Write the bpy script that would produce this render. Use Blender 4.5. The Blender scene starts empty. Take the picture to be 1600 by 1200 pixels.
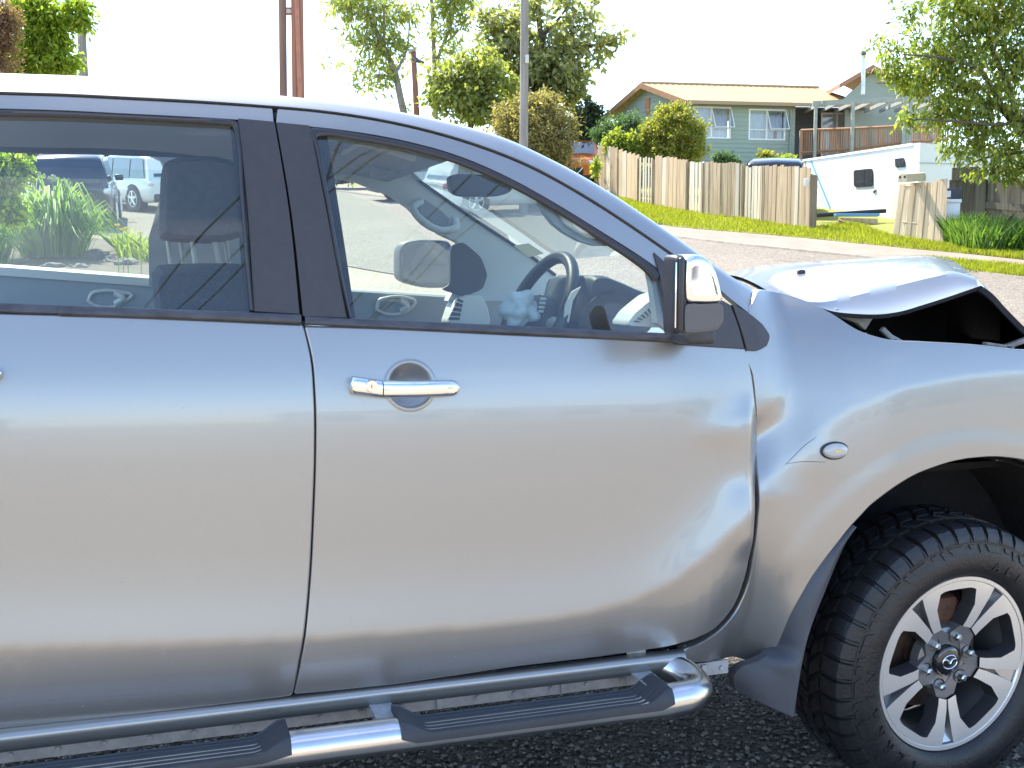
import bpy, bmesh, math, random
import numpy as np
from mathutils import Vector, Matrix

random.seed(7)
rng = np.random.default_rng(7)
sc = bpy.context.scene
col = sc.collection
RAD = math.radians

# ------------------------------------------------------------------ camera
FPX, YAW, PITCH, HC = 1750.0, RAD(18.0), RAD(5.9), 1.43
Rv = np.array([math.cos(YAW), -math.sin(YAW), 0.0])
F0 = np.array([math.sin(YAW), math.cos(YAW), 0.0])
UP = np.array([0.0, 0.0, 1.0])
Fv = F0 * math.cos(PITCH) - UP * math.sin(PITCH)
Uv = UP * math.cos(PITCH) + F0 * math.sin(PITCH)
CAM = np.array([0.0, 0.0, HC])
cam_d = bpy.data.cameras.new('camera')
cam = bpy.data.objects.new('camera', cam_d)
col.objects.link(cam)
M = Matrix.Identity(4)
for i in range(3):
    M[i][0], M[i][1], M[i][2], M[i][3] = Rv[i], Uv[i], -Fv[i], CAM[i]
cam.matrix_world = M
cam_d.sensor_width = 36.0
cam_d.lens = FPX / 1600.0 * 36.0
cam_d.clip_start = 0.05
cam_d.clip_end = 2000
sc.camera = cam
sc.render.resolution_x, sc.render.resolution_y = 1024, 768

# ------------------------------------------------------------------ sky, sun, exposure
SUN_EL = RAD(53)
SUN_AZ = RAD(-20)          # towards the sun: x = sin, y = cos  (behind the truck, from the left)
world = bpy.data.worlds.new('World')
sc.world = world
world.use_nodes = True
wn = world.node_tree.nodes
wl = world.node_tree.links
wn.clear()
w_out = wn.new('ShaderNodeOutputWorld')
w_bg = wn.new('ShaderNodeBackground')
w_bg.inputs['Strength'].default_value = 0.15
sky = wn.new('ShaderNodeTexSky')
sky.sky_type = 'NISHITA'
sky.sun_disc = False
sky.sun_elevation = SUN_EL
sky.sun_rotation = SUN_AZ
sky.air_density = 1.0
sky.dust_density = 0.6
sky.ozone_density = 2.6
w_tc = wn.new('ShaderNodeTexCoord')
w_map = wn.new('ShaderNodeMapping')
w_map.inputs['Scale'].default_value = (1.0, 1.0, 2.6)
w_map.inputs['Location'].default_value = (0.35, 0.2, 0.1)
w_nz = wn.new('ShaderNodeTexNoise')
w_nz.inputs['Scale'].default_value = 2.3
w_nz.inputs['Detail'].default_value = 7.0
w_nz.inputs['Roughness'].default_value = 0.55
w_cr = wn.new('ShaderNodeValToRGB')
w_cr.color_ramp.elements[0].position = 0.56
w_cr.color_ramp.elements[0].color = (0, 0, 0, 1)
w_cr.color_ramp.elements[1].position = 0.74
w_cr.color_ramp.elements[1].color = (0.5, 0.5, 0.5, 1)
w_mx = wn.new('ShaderNodeMix')
w_mx.data_type = 'RGBA'
w_mx.inputs['B'].default_value = (7.5, 7.4, 7.3, 1)
wl.new(w_tc.outputs['Generated'], w_map.inputs['Vector'])
wl.new(w_map.outputs['Vector'], w_nz.inputs['Vector'])
wl.new(w_nz.outputs['Fac'], w_cr.inputs['Fac'])
wl.new(w_cr.outputs['Color'], w_mx.inputs['Factor'])
wl.new(sky.outputs['Color'], w_mx.inputs['A'])
wl.new(w_mx.outputs['Result'], w_bg.inputs['Color'])
wl.new(w_bg.outputs['Background'], w_out.inputs['Surface'])

sun_d = bpy.data.lights.new('sun', 'SUN')
sun_d.energy = 3.7
sun_d.angle = RAD(0.53)
sun_d.color = (1.0, 0.92, 0.78)
sun = bpy.data.objects.new('sun', sun_d)
col.objects.link(sun)
SUN_V = Vector((math.sin(SUN_AZ) * math.cos(SUN_EL), math.cos(SUN_AZ) * math.cos(SUN_EL), math.sin(SUN_EL)))
sun.rotation_euler = SUN_V.to_track_quat('Z', 'Y').to_euler()
sun.location = (-20, 20, 30)

sc.view_settings.view_transform = 'Standard'
sc.view_settings.look = 'None'
sc.view_settings.gamma = 1.0
sc.view_settings.use_curve_mapping = False
sc.view_settings.exposure = 1.85
sc.render.engine = 'CYCLES'
sc.cycles.max_bounces = 10
sc.cycles.transparent_max_bounces = 24
sc.cycles.use_denoising = True

# ------------------------------------------------------------------ pixel measurements -> points in the place
def ray(px, py):
    d = Fv * FPX + Rv * (px - 800.0) - Uv * (py - 600.0)
    return d / np.linalg.norm(d)

def onY(px, py, Y):                      # where that sight line meets the upright plane y = Y (parallel to the truck)
    d = ray(px, py)
    return CAM + d * (Y / d[1])

def onD(px, py, D):                      # ... at horizontal distance D ahead of the camera
    d = ray(px, py)
    return CAM + d * (D / (d @ F0))

def ground_z(x, y):                      # level forecourt, then the street bank rising away
    d = np.asarray(x) * F0[0] + np.asarray(y) * F0[1]
    t = (d - 6.5) / 0.8
    return 0.12 * 0.8 * np.log1p(np.exp(np.clip(t, -40, 40))) * np.where(t > 40, 1, 1) + np.where(t > 40, 0.12 * 0.8 * (t - 40), 0)

def onG(px, py):                         # ... meets the ground
    d = ray(px, py)
    lo, hi = 1.0, None
    s = 1.0
    prev = s
    while s < 400:
        p = CAM + d * s
        if p[2] < ground_z(p[0], p[1]):
            hi = s
            break
        prev = s
        s += 0.5
    if hi is None:
        return CAM + d * 150
    lo = prev
    for _ in range(30):
        m = (lo + hi) / 2
        p = CAM + d * m
        if p[2] < ground_z(p[0], p[1]):
            hi = m
        else:
            lo = m
    return CAM + d * hi

def spl(pts, n, uniform=True):           # Catmull-Rom through points, n samples along the chord
    P = np.array(pts, float)
    if len(P) == 2:
        t = np.linspace(0, 1, n)[:, None]
        return P[0] * (1 - t) + P[1] * t
    d = np.maximum(np.linalg.norm(np.diff(P, axis=0), axis=1), 1e-6)
    T = np.concatenate([[0], np.cumsum(d)])
    m = np.zeros_like(P)
    for i in range(len(P)):
        if i == 0:
            m[i] = (P[1] - P[0]) / d[0]
        elif i == len(P) - 1:
            m[i] = (P[-1] - P[-2]) / d[-1]
        else:
            a, b = (P[i] - P[i-1]) / d[i-1], (P[i+1] - P[i]) / d[i]
            m[i] = (a * d[i] + b * d[i-1]) / (d[i] + d[i-1])
    t = np.linspace(0, T[-1], n)
    k = np.clip(np.searchsorted(T, t, side='right') - 1, 0, len(d) - 1)
    h = d[k]
    u = ((t - T[k]) / h)[:, None]
    h = h[:, None]
    return ((2*u**3-3*u**2+1)*P[k] + (u**3-2*u**2+u)*h*m[k] + (-2*u**3+3*u**2)*P[k+1] + (u**3-u**2)*h*m[k+1])

def sstep(a, b, x):
    t = np.clip((np.asarray(x, float) - a) / (b - a), 0, 1)
    return t * t * (3 - 2 * t)

# ------------------------------------------------------------------ objects
def tag(o, label=None, cat=None, group=None, kind=None):
    if label: o['label'] = label
    if cat: o['category'] = cat
    if group: o['group'] = group
    if kind: o['kind'] = kind
    return o

def empty(name, loc, rz=0.0, parent=None):
    o = bpy.data.objects.new(name, None)
    o.empty_display_size = 0.2
    o.location = loc
    o.rotation_euler = (0, 0, rz)
    o.parent = parent
    col.objects.link(o)
    return o

def link_mesh(name, me, parent=None, world=True):
    o = bpy.data.objects.new(name, me)
    col.objects.link(o)
    if parent is not None:
        o.parent = parent
        if world:                                  # mesh coordinates are world ones
            o.matrix_parent_inverse = world_of(parent).inverted()
    return o

def world_of(o):
    m = Matrix.LocRotScale(o.location, o.rotation_euler, o.scale)
    if o.parent is not None:
        m = world_of(o.parent) @ o.matrix_parent_inverse @ m
    return m

class MB:
    """collects shapes into one mesh"""
    def __init__(s):
        s.v, s.f, s.m = [], [], []
        s.cur = 0
    def add(s, vs, fs):
        b = len(s.v)
        s.v.extend([tuple(map(float, p)) for p in vs])
        s.f.extend([tuple(b + i for i in f) for f in fs])
        s.m.extend([s.cur] * len(fs))
        return s
    def box(s, c, d, M=None):
        hx, hy, hz = d[0]/2, d[1]/2, d[2]/2
        vs = [Vector((x, y, z)) for x in (-hx, hx) for y in (-hy, hy) for z in (-hz, hz)]
        if M is not None:
            vs = [M @ v for v in vs]
        c = Vector(c)
        return s.add([v + c for v in vs], [(0,1,3,2),(4,6,7,5),(0,4,5,1),(2,3,7,6),(0,2,6,4),(1,5,7,3)])
    def bbox(s, c, d, r=0.01, M=None, seg=2):        # box with rounded edges
        bm = bmesh.new()
        bmesh.ops.create_cube(bm, size=1.0)
        for v in bm.verts:
            v.co = Vector((v.co.x*d[0], v.co.y*d[1], v.co.z*d[2]))
        bmesh.ops.bevel(bm, geom=list(bm.edges), offset=min(r, min(d)*0.49), segments=seg, affect='EDGES', profile=0.5)
        vs = [(M @ v.co if M is not None else v.co) + Vector(c) for v in bm.verts]
        bm.verts.index_update()
        fs = [[v.index for v in f.verts] for f in bm.faces]
        bm.free()
        return s.add(vs, fs)
    def tube(s, path, r, n=10, cap=True, closed=False):
        P = [Vector(p) for p in path]
        rs = r if hasattr(r, '__len__') else [r] * len(P)
        vs, fs = [], []
        prev = None
        N = len(P)
        for i, p in enumerate(P):
            if closed:
                t = (P[(i+1) % N] - P[i-1]).normalized()
            else:
                t = (P[min(i+1, N-1)] - P[max(i-1, 0)]).normalized()
            if prev is None:
                a = Vector((0, 0, 1)) if abs(t.z) < 0.9 else Vector((1, 0, 0))
                u = t.cross(a).normalized()
            else:
                u = (prev - t * prev.dot(t)).normalized()
            prev = u
            w = t.cross(u)
            for k in range(n):
                a = 2 * math.pi * k / n
                vs.append(p + (u * math.cos(a) + w * math.sin(a)) * rs[i])
        for i in range(N if closed else N - 1):
            j = (i + 1) % N
            for k in range(n):
                fs.append((i*n+k, i*n+(k+1) % n, j*n+(k+1) % n, j*n+k))
        if cap and not closed:
            fs.append(tuple(range(n-1, -1, -1)))
            fs.append(tuple((N-1)*n + k for k in range(n)))
        return s.add(vs, fs)
    def grid(s, P, cu=False, cv=False, flip=False):
        P = np.asarray(P, float)
        a, b = P.shape[:2]
        fs = []
        for i in range(a if cu else a - 1):
            for j in range(b if cv else b - 1):
                q = (i*b+j, ((i+1) % a)*b+j, ((i+1) % a)*b+(j+1) % b, i*b+(j+1) % b)
                fs.append(q[::-1] if flip else q)
        return s.add(P.reshape(-1, 3), fs)
    def prism(s, pts, ext):                           # polygon of 3d points swept along ext
        n = len(pts)
        e = Vector(ext)
        vs = [Vector(p) for p in pts] + [Vector(p) + e for p in pts]
        fs = [tuple(range(n)), tuple(range(2*n-1, n-1, -1))] + [(i, i+n, (i+1) % n + n, (i+1) % n) for i in range(n)]
        return s.add(vs, fs)
    def ball(s, c, r, nu=12, nv=8):
        rx = r if hasattr(r, '__len__') else (r, r, r)
        P = [[(c[0]+rx[0]*math.sin(math.pi*j/nv)*math.cos(2*math.pi*i/nu), c[1]+rx[1]*math.sin(math.pi*j/nv)*math.sin(2*math.pi*i/nu), c[2]+rx[2]*math.cos(math.pi*j/nv)) for j in range(nv+1)] for i in range(nu)]
        return s.grid(P, cu=True)
    def build(s, name, mats, parent=None, smooth=None, world=True, fixn=True):
        me = bpy.data.meshes.new(name)
        me.from_pydata(s.v, [], s.f)
        for m in (mats if isinstance(mats, (list, tuple)) else [mats]):
            me.materials.append(m)
        if any(s.m):
            me.polygons.foreach_set('material_index', s.m)
        me.validate()
        if fixn:
            bm = bmesh.new()
            bm.from_mesh(me)
            bmesh.ops.recalc_face_normals(bm, faces=bm.faces)
            bm.to_mesh(me)
            bm.free()
        if smooth:
            me.shade_smooth()
            if smooth < 180:
                me.set_sharp_from_angle(angle=RAD(smooth))
        me.update()
        return link_mesh(name, me, parent, world)

def copy_tree(o, parent=None):
    c = o.copy()
    col.objects.link(c)
    if parent is not None:
        c.parent = parent
    for ch in list(o.children):
        copy_tree(ch, c)
    return c

# ------------------------------------------------------------------ materials
def new_mat(name):
    m = bpy.data.materials.new(name)
    m.use_nodes = True
    nt = m.node_tree
    return m, nt.nodes, nt.links, nt.nodes['Principled BSDF']

def pm(name, c, rough=0.6, metal=0.0, coat=0.0, var=0.0, scale=8.0, bump=0.0, bscale=60.0, spec=0.5, stretch=None, c2=None, detail=5.0, coord='Object', coat_rough=0.03, island=0.0):
    """principled surface with noise mottling and fine relief"""
    m, n, l, b = new_mat(name)
    b.inputs['Base Color'].default_value = (*c, 1)
    b.inputs['Roughness'].default_value = rough
    b.inputs['Metallic'].default_value = metal
    b.inputs['Specular IOR Level'].default_value = spec
    b.inputs['Coat Weight'].default_value = coat
    b.inputs['Coat Roughness'].default_value = coat_rough
    src = None
    if var > 0 or bump > 0 or c2:
        tc = n.new('ShaderNodeTexCoord')
        mp = n.new('ShaderNodeMapping')
        if stretch: mp.inputs['Scale'].default_value = stretch
        l.new(tc.outputs[coord], mp.inputs['Vector'])
    if var > 0 or c2:
        nz = n.new('ShaderNodeTexNoise')
        nz.inputs['Scale'].default_value = scale
        nz.inputs['Detail'].default_value = detail
        nz.inputs['Roughness'].default_value = 0.65
        l.new(mp.outputs['Vector'], nz.inputs['Vector'])
        cr = n.new('ShaderNodeValToRGB')
        e = cr.color_ramp.elements
        e[0].position, e[1].position = 0.3, 0.7
        a = c2 if c2 else tuple(x * (1 - var) for x in c)
        d = c if c2 else tuple(min(1, x * (1 + var)) for x in c)
        e[0].color, e[1].color = (*a, 1), (*d, 1)
        l.new(nz.outputs['Fac'], cr.inputs['Fac'])
        out = cr.outputs['Color']
        if island > 0:
            out = island_vary(n, l, out, island)
        l.new(out, b.inputs['Base Color'])
    elif island > 0:
        rgb = n.new('ShaderNodeRGB')
        rgb.outputs[0].default_value = (*c, 1)
        l.new(island_vary(n, l, rgb.outputs[0], island), b.inputs['Base Color'])
    if bump > 0:
        nb = n.new('ShaderNodeTexNoise')
        nb.inputs['Scale'].default_value = bscale
        nb.inputs['Detail'].default_value = 4
        l.new(mp.outputs['Vector'], nb.inputs['Vector'])
        bp = n.new('ShaderNodeBump')
        bp.inputs['Strength'].default_value = bump
        bp.inputs['Distance'].default_value = 0.01
        l.new(nb.outputs['Fac'], bp.inputs['Height'])
        l.new(bp.outputs['Normal'], b.inputs['Normal'])
    return m

def island_vary(n, l, out, amt):
    g = n.new('ShaderNodeNewGeometry')
    oi = n.new('ShaderNodeObjectInfo')
    ad = n.new('ShaderNodeMath'); ad.operation = 'ADD'
    l.new(g.outputs['Random Per Island'], ad.inputs[0])
    l.new(oi.outputs['Random'], ad.inputs[1])
    fr = n.new('ShaderNodeMath'); fr.operation = 'FRACT'
    l.new(ad.outputs[0], fr.inputs[0])
    mr = n.new('ShaderNodeMapRange')
    mr.inputs['To Min'].default_value = 1 - amt
    mr.inputs['To Max'].default_value = 1 + amt
    l.new(fr.outputs[0], mr.inputs['Value'])
    mx = n.new('ShaderNodeVectorMath'); mx.operation = 'SCALE'
    l.new(out, mx.inputs[0])
    l.new(mr.outputs['Result'], mx.inputs['Scale'])
    return mx.outputs['Vector']

def glass_mat(name, tint, refl=1.0, rough=0.0, dust=0.0):
    """thin sheet: tinted see-through plus a mirror-like reflection that grows at grazing angles"""
    m, n, l, b = new_mat(name)
    n.remove(b)
    out = n['Material Output']
    tr = n.new('ShaderNodeBsdfTransparent'); tr.inputs['Color'].default_value = (*tint, 1)
    gl = n.new('ShaderNodeBsdfGlossy'); gl.inputs['Roughness'].default_value = rough
    fr = n.new('ShaderNodeFresnel'); fr.inputs['IOR'].default_value = 1.52
    geo = n.new('ShaderNodeNewGeometry')
    mu = n.new('ShaderNodeMath'); mu.operation = 'MULTIPLY'; mu.inputs[1].default_value = 1.8 * refl
    mu.use_clamp = True
    l.new(fr.outputs[0], mu.inputs[0])
    mx = n.new('ShaderNodeMixShader')
    l.new(mu.outputs[0], mx.inputs['Fac'])
    l.new(tr.outputs[0], mx.inputs[1])
    l.new(gl.outputs[0], mx.inputs[2])
    if dust > 0:                                         # dust film added to wash the cabin view with haze
        df = n.new('ShaderNodeBsdfDiffuse'); df.inputs['Color'].default_value = (0.7, 0.72, 0.70, 1)
        tl = n.new('ShaderNodeBsdfTranslucent'); tl.inputs['Color'].default_value = (0.7, 0.72, 0.70, 1)
        ad = n.new('ShaderNodeMixShader'); ad.inputs['Fac'].default_value = 0.5
        l.new(df.outputs[0], ad.inputs[1]); l.new(tl.outputs[0], ad.inputs[2])
        tc = n.new('ShaderNodeTexCoord'); nz = n.new('ShaderNodeTexNoise'); nz.inputs['Scale'].default_value = 6; nz.inputs['Detail'].default_value = 8
        l.new(tc.outputs['Object'], nz.inputs['Vector'])
        mr = n.new('ShaderNodeMapRange'); mr.inputs['From Min'].default_value = 0.35; mr.inputs['From Max'].default_value = 0.7
        mr.inputs['To Min'].default_value = dust*0.6; mr.inputs['To Max'].default_value = dust*1.5
        l.new(nz.outputs['Fac'], mr.inputs['Value'])
        m2 = n.new('ShaderNodeMixShader')
        l.new(mr.outputs['Result'], m2.inputs['Fac']); l.new(mx.outputs[0], m2.inputs[1]); l.new(ad.outputs[0], m2.inputs[2])
        mx = m2
    l.new(mx.outputs[0], out.inputs['Surface'])
    return m

def paint_mat(name, c, metal=0.75, rough=0.32, flake=True, dust=0.0):
    m, n, l, b = new_mat(name)
    b.inputs['Metallic'].default_value = metal
    b.inputs['Roughness'].default_value = rough
    b.inputs['Coat Weight'].default_value = 0.65
    b.inputs['Coat Roughness'].default_value = 0.02
    tc = n.new('ShaderNodeTexCoord')
    nz = n.new('ShaderNodeTexNoise'); nz.inputs['Scale'].default_value = 1400; nz.inputs['Detail'].default_value = 1
    l.new(tc.outputs['Object'], nz.inputs['Vector'])
    cr = n.new('ShaderNodeValToRGB')
    e = cr.color_ramp.elements
    e[0].position, e[1].position = 0.35, 0.68
    e[0].color = (*[x*0.93 for x in c], 1)
    e[1].color = (*[min(1, x*1.07) for x in c], 1)
    l.new(nz.outputs['Fac'], cr.inputs['Fac'])
    l.new(cr.outputs['Color'], b.inputs['Base Color'])
    # road film: faint patchy dullness in the lacquer
    n2 = n.new('ShaderNodeTexNoise'); n2.inputs['Scale'].default_value = 7; n2.inputs['Detail'].default_value = 6
    l.new(tc.outputs['Object'], n2.inputs['Vector'])
    mr = n.new('ShaderNodeMapRange')
    mr.inputs['From Min'].default_value = 0.4
    mr.inputs['From Max'].default_value = 0.75
    mr.inputs['To Min'].default_value = 0.02
    mr.inputs['To Max'].default_value = 0.11
    l.new(n2.outputs['Fac'], mr.inputs['Value'])
    l.new(mr.outputs['Result'], b.inputs['Coat Roughness'])
    n3 = n.new('ShaderNodeTexNoise'); n3.inputs['Scale'].default_value = 3.1; n3.inputs['Detail'].default_value = 2
    l.new(tc.outputs['Object'], n3.inputs['Vector'])
    bp = n.new('ShaderNodeBump'); bp.inputs['Strength'].default_value = 0.05; bp.inputs['Distance'].default_value = 0.01
    l.new(n3.outputs['Fac'], bp.inputs['Height'])
    l.new(bp.outputs['Normal'], b.inputs['Normal'])
    l.new(bp.outputs['Normal'], b.inputs['Coat Normal'])
    return m

def leaf_mat(name, ca, cb, cc, trans=0.45):
    m, n, l, b = new_mat(name)
    g = n.new('ShaderNodeNewGeometry')
    cr = n.new('ShaderNodeValToRGB')
    e = cr.color_ramp.elements
    e[0].color, e[1].color = (*ca, 1), (*cc, 1)
    e.new(0.5).color = (*cb, 1)
    l.new(g.outputs['Random Per Island'], cr.inputs['Fac'])
    l.new(cr.outputs['Color'], b.inputs['Base Color'])
    b.inputs['Roughness'].default_value = 0.5
    b.inputs['Specular IOR Level'].default_value = 0.35
    t = n.new('ShaderNodeBsdfTranslucent')
    sc_ = n.new('ShaderNodeVectorMath'); sc_.operation = 'MULTIPLY'; sc_.inputs[1].default_value = (1.5, 1.7, 0.7)
    l.new(cr.outputs['Color'], sc_.inputs[0])
    l.new(sc_.outputs['Vector'], t.inputs['Color'])
    mx = n.new('ShaderNodeMixShader'); mx.inputs['Fac'].default_value = trans
    l.new(b.outputs[0], mx.inputs[1]); l.new(t.outputs[0], mx.inputs[2])
    l.new(mx.outputs[0], n['Material Output'].inputs['Surface'])
    return m

def wood_mat(name, ca, cb, rough=0.85, vary=0.18, sx=(22, 22, 1.2)):
    m, n, l, b = new_mat(name)
    tc = n.new('ShaderNodeTexCoord')
    mp = n.new('ShaderNodeMapping'); mp.inputs['Scale'].default_value = sx
    l.new(tc.outputs['Object'], mp.inputs['Vector'])
    oi = n.new('ShaderNodeObjectInfo')
    nz = n.new('ShaderNodeTexNoise'); nz.noise_dimensions = '4D'; nz.inputs['Scale'].default_value = 1.0; nz.inputs['Detail'].default_value = 6
    mu = n.new('ShaderNodeMath'); mu.operation = 'MULTIPLY'; mu.inputs[1].default_value = 50
    l.new(oi.outputs['Random'], mu.inputs[0]); l.new(mu.outputs[0], nz.inputs['W'])
    l.new(mp.outputs['Vector'], nz.inputs['Vector'])
    cr = n.new('ShaderNodeValToRGB')
    e = cr.color_ramp.elements
    e[0].position, e[1].position = 0.3, 0.68
    e[0].color, e[1].color = (*ca, 1), (*cb, 1)
    l.new(nz.outputs['Fac'], cr.inputs['Fac'])
    l.new(island_vary(n, l, cr.outputs['Color'], vary), b.inputs['Base Color'])
    b.inputs['Roughness'].default_value = rough
    bp = n.new('ShaderNodeBump'); bp.inputs['Strength'].default_value = 0.25; bp.inputs['Distance'].default_value = 0.01
    l.new(nz.outputs['Fac'], bp.inputs['Height']); l.new(bp.outputs['Normal'], b.inputs['Normal'])
    return m

def chip_mat(name, ca, cb, scale, bump=0.6, patch=(0.8, 1.15), pscale=0.6, rough=0.9):
    """chip seal / gravel: cells of stone with relief, and wide patchy wear"""
    m, n, l, b = new_mat(name)
    tc = n.new('ShaderNodeTexCoord')
    vo = n.new('ShaderNodeTexVoronoi'); vo.inputs['Scale'].default_value = scale
    l.new(tc.outputs['Object'], vo.inputs['Vector'])
    sx = n.new('ShaderNodeSeparateColor')
    l.new(vo.outputs['Color'], sx.inputs['Color'])
    cr = n.new('ShaderNodeValToRGB')
    e = cr.color_ramp.elements
    e[0].color, e[1].color = (*ca, 1), (*cb, 1)
    e[0].position = 0.1
    l.new(sx.outputs[0], cr.inputs['Fac'])
    nz = n.new('ShaderNodeTexNoise'); nz.inputs['Scale'].default_value = pscale; nz.inputs['Detail'].default_value = 8; nz.inputs['Roughness'].default_value = 0.6
    l.new(tc.outputs['Object'], nz.inputs['Vector'])
    mr = n.new('ShaderNodeMapRange')
    mr.inputs['From Min'].default_value = 0.3; mr.inputs['From Max'].default_value = 0.7
    mr.inputs['To Min'].default_value = patch[0]; mr.inputs['To Max'].default_value = patch[1]
    l.new(nz.outputs['Fac'], mr.inputs['Value'])
    s = n.new('ShaderNodeVectorMath'); s.operation = 'SCALE'
    l.new(cr.outputs['Color'], s.inputs[0]); l.new(mr.outputs['Result'], s.inputs['Scale'])
    l.new(s.outputs['Vector'], b.inputs['Base Color'])
    b.inputs['Roughness'].default_value = rough
    b.inputs['Specular IOR Level'].default_value = 0.3
    bp = n.new('ShaderNodeBump'); bp.inputs['Strength'].default_value = bump; bp.inputs['Distance'].default_value = 0.012
    bp.invert = True
    l.new(vo.outputs['Distance'], bp.inputs['Height']); l.new(bp.outputs['Normal'], b.inputs['Normal'])
    return m

PAINT = paint_mat('silver grey metallic paint', (0.345, 0.34, 0.332), 0.72, 0.33)
GLASS = glass_mat('pale green window glass', (0.86, 0.95, 0.91), 1.0, 0.0, 0.035)
BLACKTRIM = pm('satin black trim', (0.028, 0.026, 0.030), 0.38, var=0.12, scale=30)
TAPE = pm('charcoal pillar film', (0.048, 0.043, 0.043), 0.42, var=0.1, scale=40)
DARKPLASTIC = pm('charcoal plastic', (0.045, 0.046, 0.052), 0.5, bump=0.15, bscale=400, var=0.15, scale=12)
CHROME = pm('chrome', (0.86, 0.86, 0.87), 0.04, 1.0)
STAINLESS = pm('polished stainless tube', (0.70, 0.69, 0.68), 0.24, 1.0, var=0.08, scale=5)
GALV = pm('grey primed flange', (0.34, 0.34, 0.34), 0.5, 0.0, var=0.25, scale=30)
RUBBER = pm('tyre rubber', (0.014, 0.014, 0.016), 0.46, var=0.35, scale=14, bump=0.2, bscale=120)
BLACKVOID = pm('arch felt and gap shade black', (0.012, 0.012, 0.014), 0.9, var=0.3, scale=9, bump=0.5, bscale=40)  # felt black, also used to blacken the shaded bonnet gap
ALLOY = pm('machined alloy', (0.90, 0.89, 0.87), 0.34, 0.8)
ALLOYDARK = pm('gunmetal alloy paint', (0.20, 0.20, 0.205), 0.38, 0.5, coat=0.5)
TRIMGREY = pm('grey cabin trim', (0.28, 0.31, 0.34), 0.7, bump=0.1, bscale=300)
DASHDARK = pm('dark dash plastic', (0.06, 0.066, 0.075), 0.5, bump=0.1, bscale=300)
SILVERTRIM = pm('silver cabin trim', (0.62, 0.62, 0.60), 0.4, 0.2)
SEATCLOTH = pm('charcoal seat cloth', (0.045, 0.045, 0.052), 0.85, var=0.2, scale=60, bump=0.2, bscale=300)
SCREEN = glass_mat('windscreen glass', (0.84, 0.93, 0.88), 0.3, 0.0, 0.06)
HEADLINER = pm('grey headliner', (0.45, 0.45, 0.44), 0.9, bump=0.1, bscale=300)
# ================================================================== GROUND (first pass of the setting)
ASPHALT = chip_mat('dark asphalt chip', (0.030, 0.027, 0.024), (0.15, 0.13, 0.11), 85, 0.8, (0.6, 1.25), 0.9)
YARD = chip_mat('pale forecourt chip seal', (0.22, 0.18, 0.135), (0.43, 0.36, 0.275), 60, 0.6, (0.8, 1.15), 0.25)

def ground_sheet():
    xs = np.concatenate([np.linspace(-400, -40, 14), np.linspace(-30, 40, 61), np.linspace(50, 400, 14)])
    ys = np.concatenate([np.linspace(-400, -30, 14), np.linspace(-20, 60, 81), np.linspace(70, 400, 14)])
    X, Y = np.meshgrid(xs, ys, indexing='ij')
    Z = ground_z(X, Y) - 0.012
    far = np.maximum(0, np.hypot(X, Y) - 90)
    Z = Z - far * 0.10 * (Z > 0.3)
    return MB().grid(np.stack([X, Y, Z], -1))
tag(ground_sheet().build('ground', YARD, smooth=180), kind='structure')

# ================================================================== TRUCK
D0 = 2.40                       # y of the near flank at mid door height
YC = D0 + 0.895                 # centre line
HUB = onY(1489, 1037, 2.415)
truck = empty('pickup_truck', (0.6, YC, 0))
tag(truck, 'silver grey double cab pickup truck with crumpled bonnet and dented front door', 'pickup truck')

def xz0(px, py, Y=None):
    p = onY(px, py, D0 + 0.02 if Y is None else Y)
    return p[0], p[2]

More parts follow.
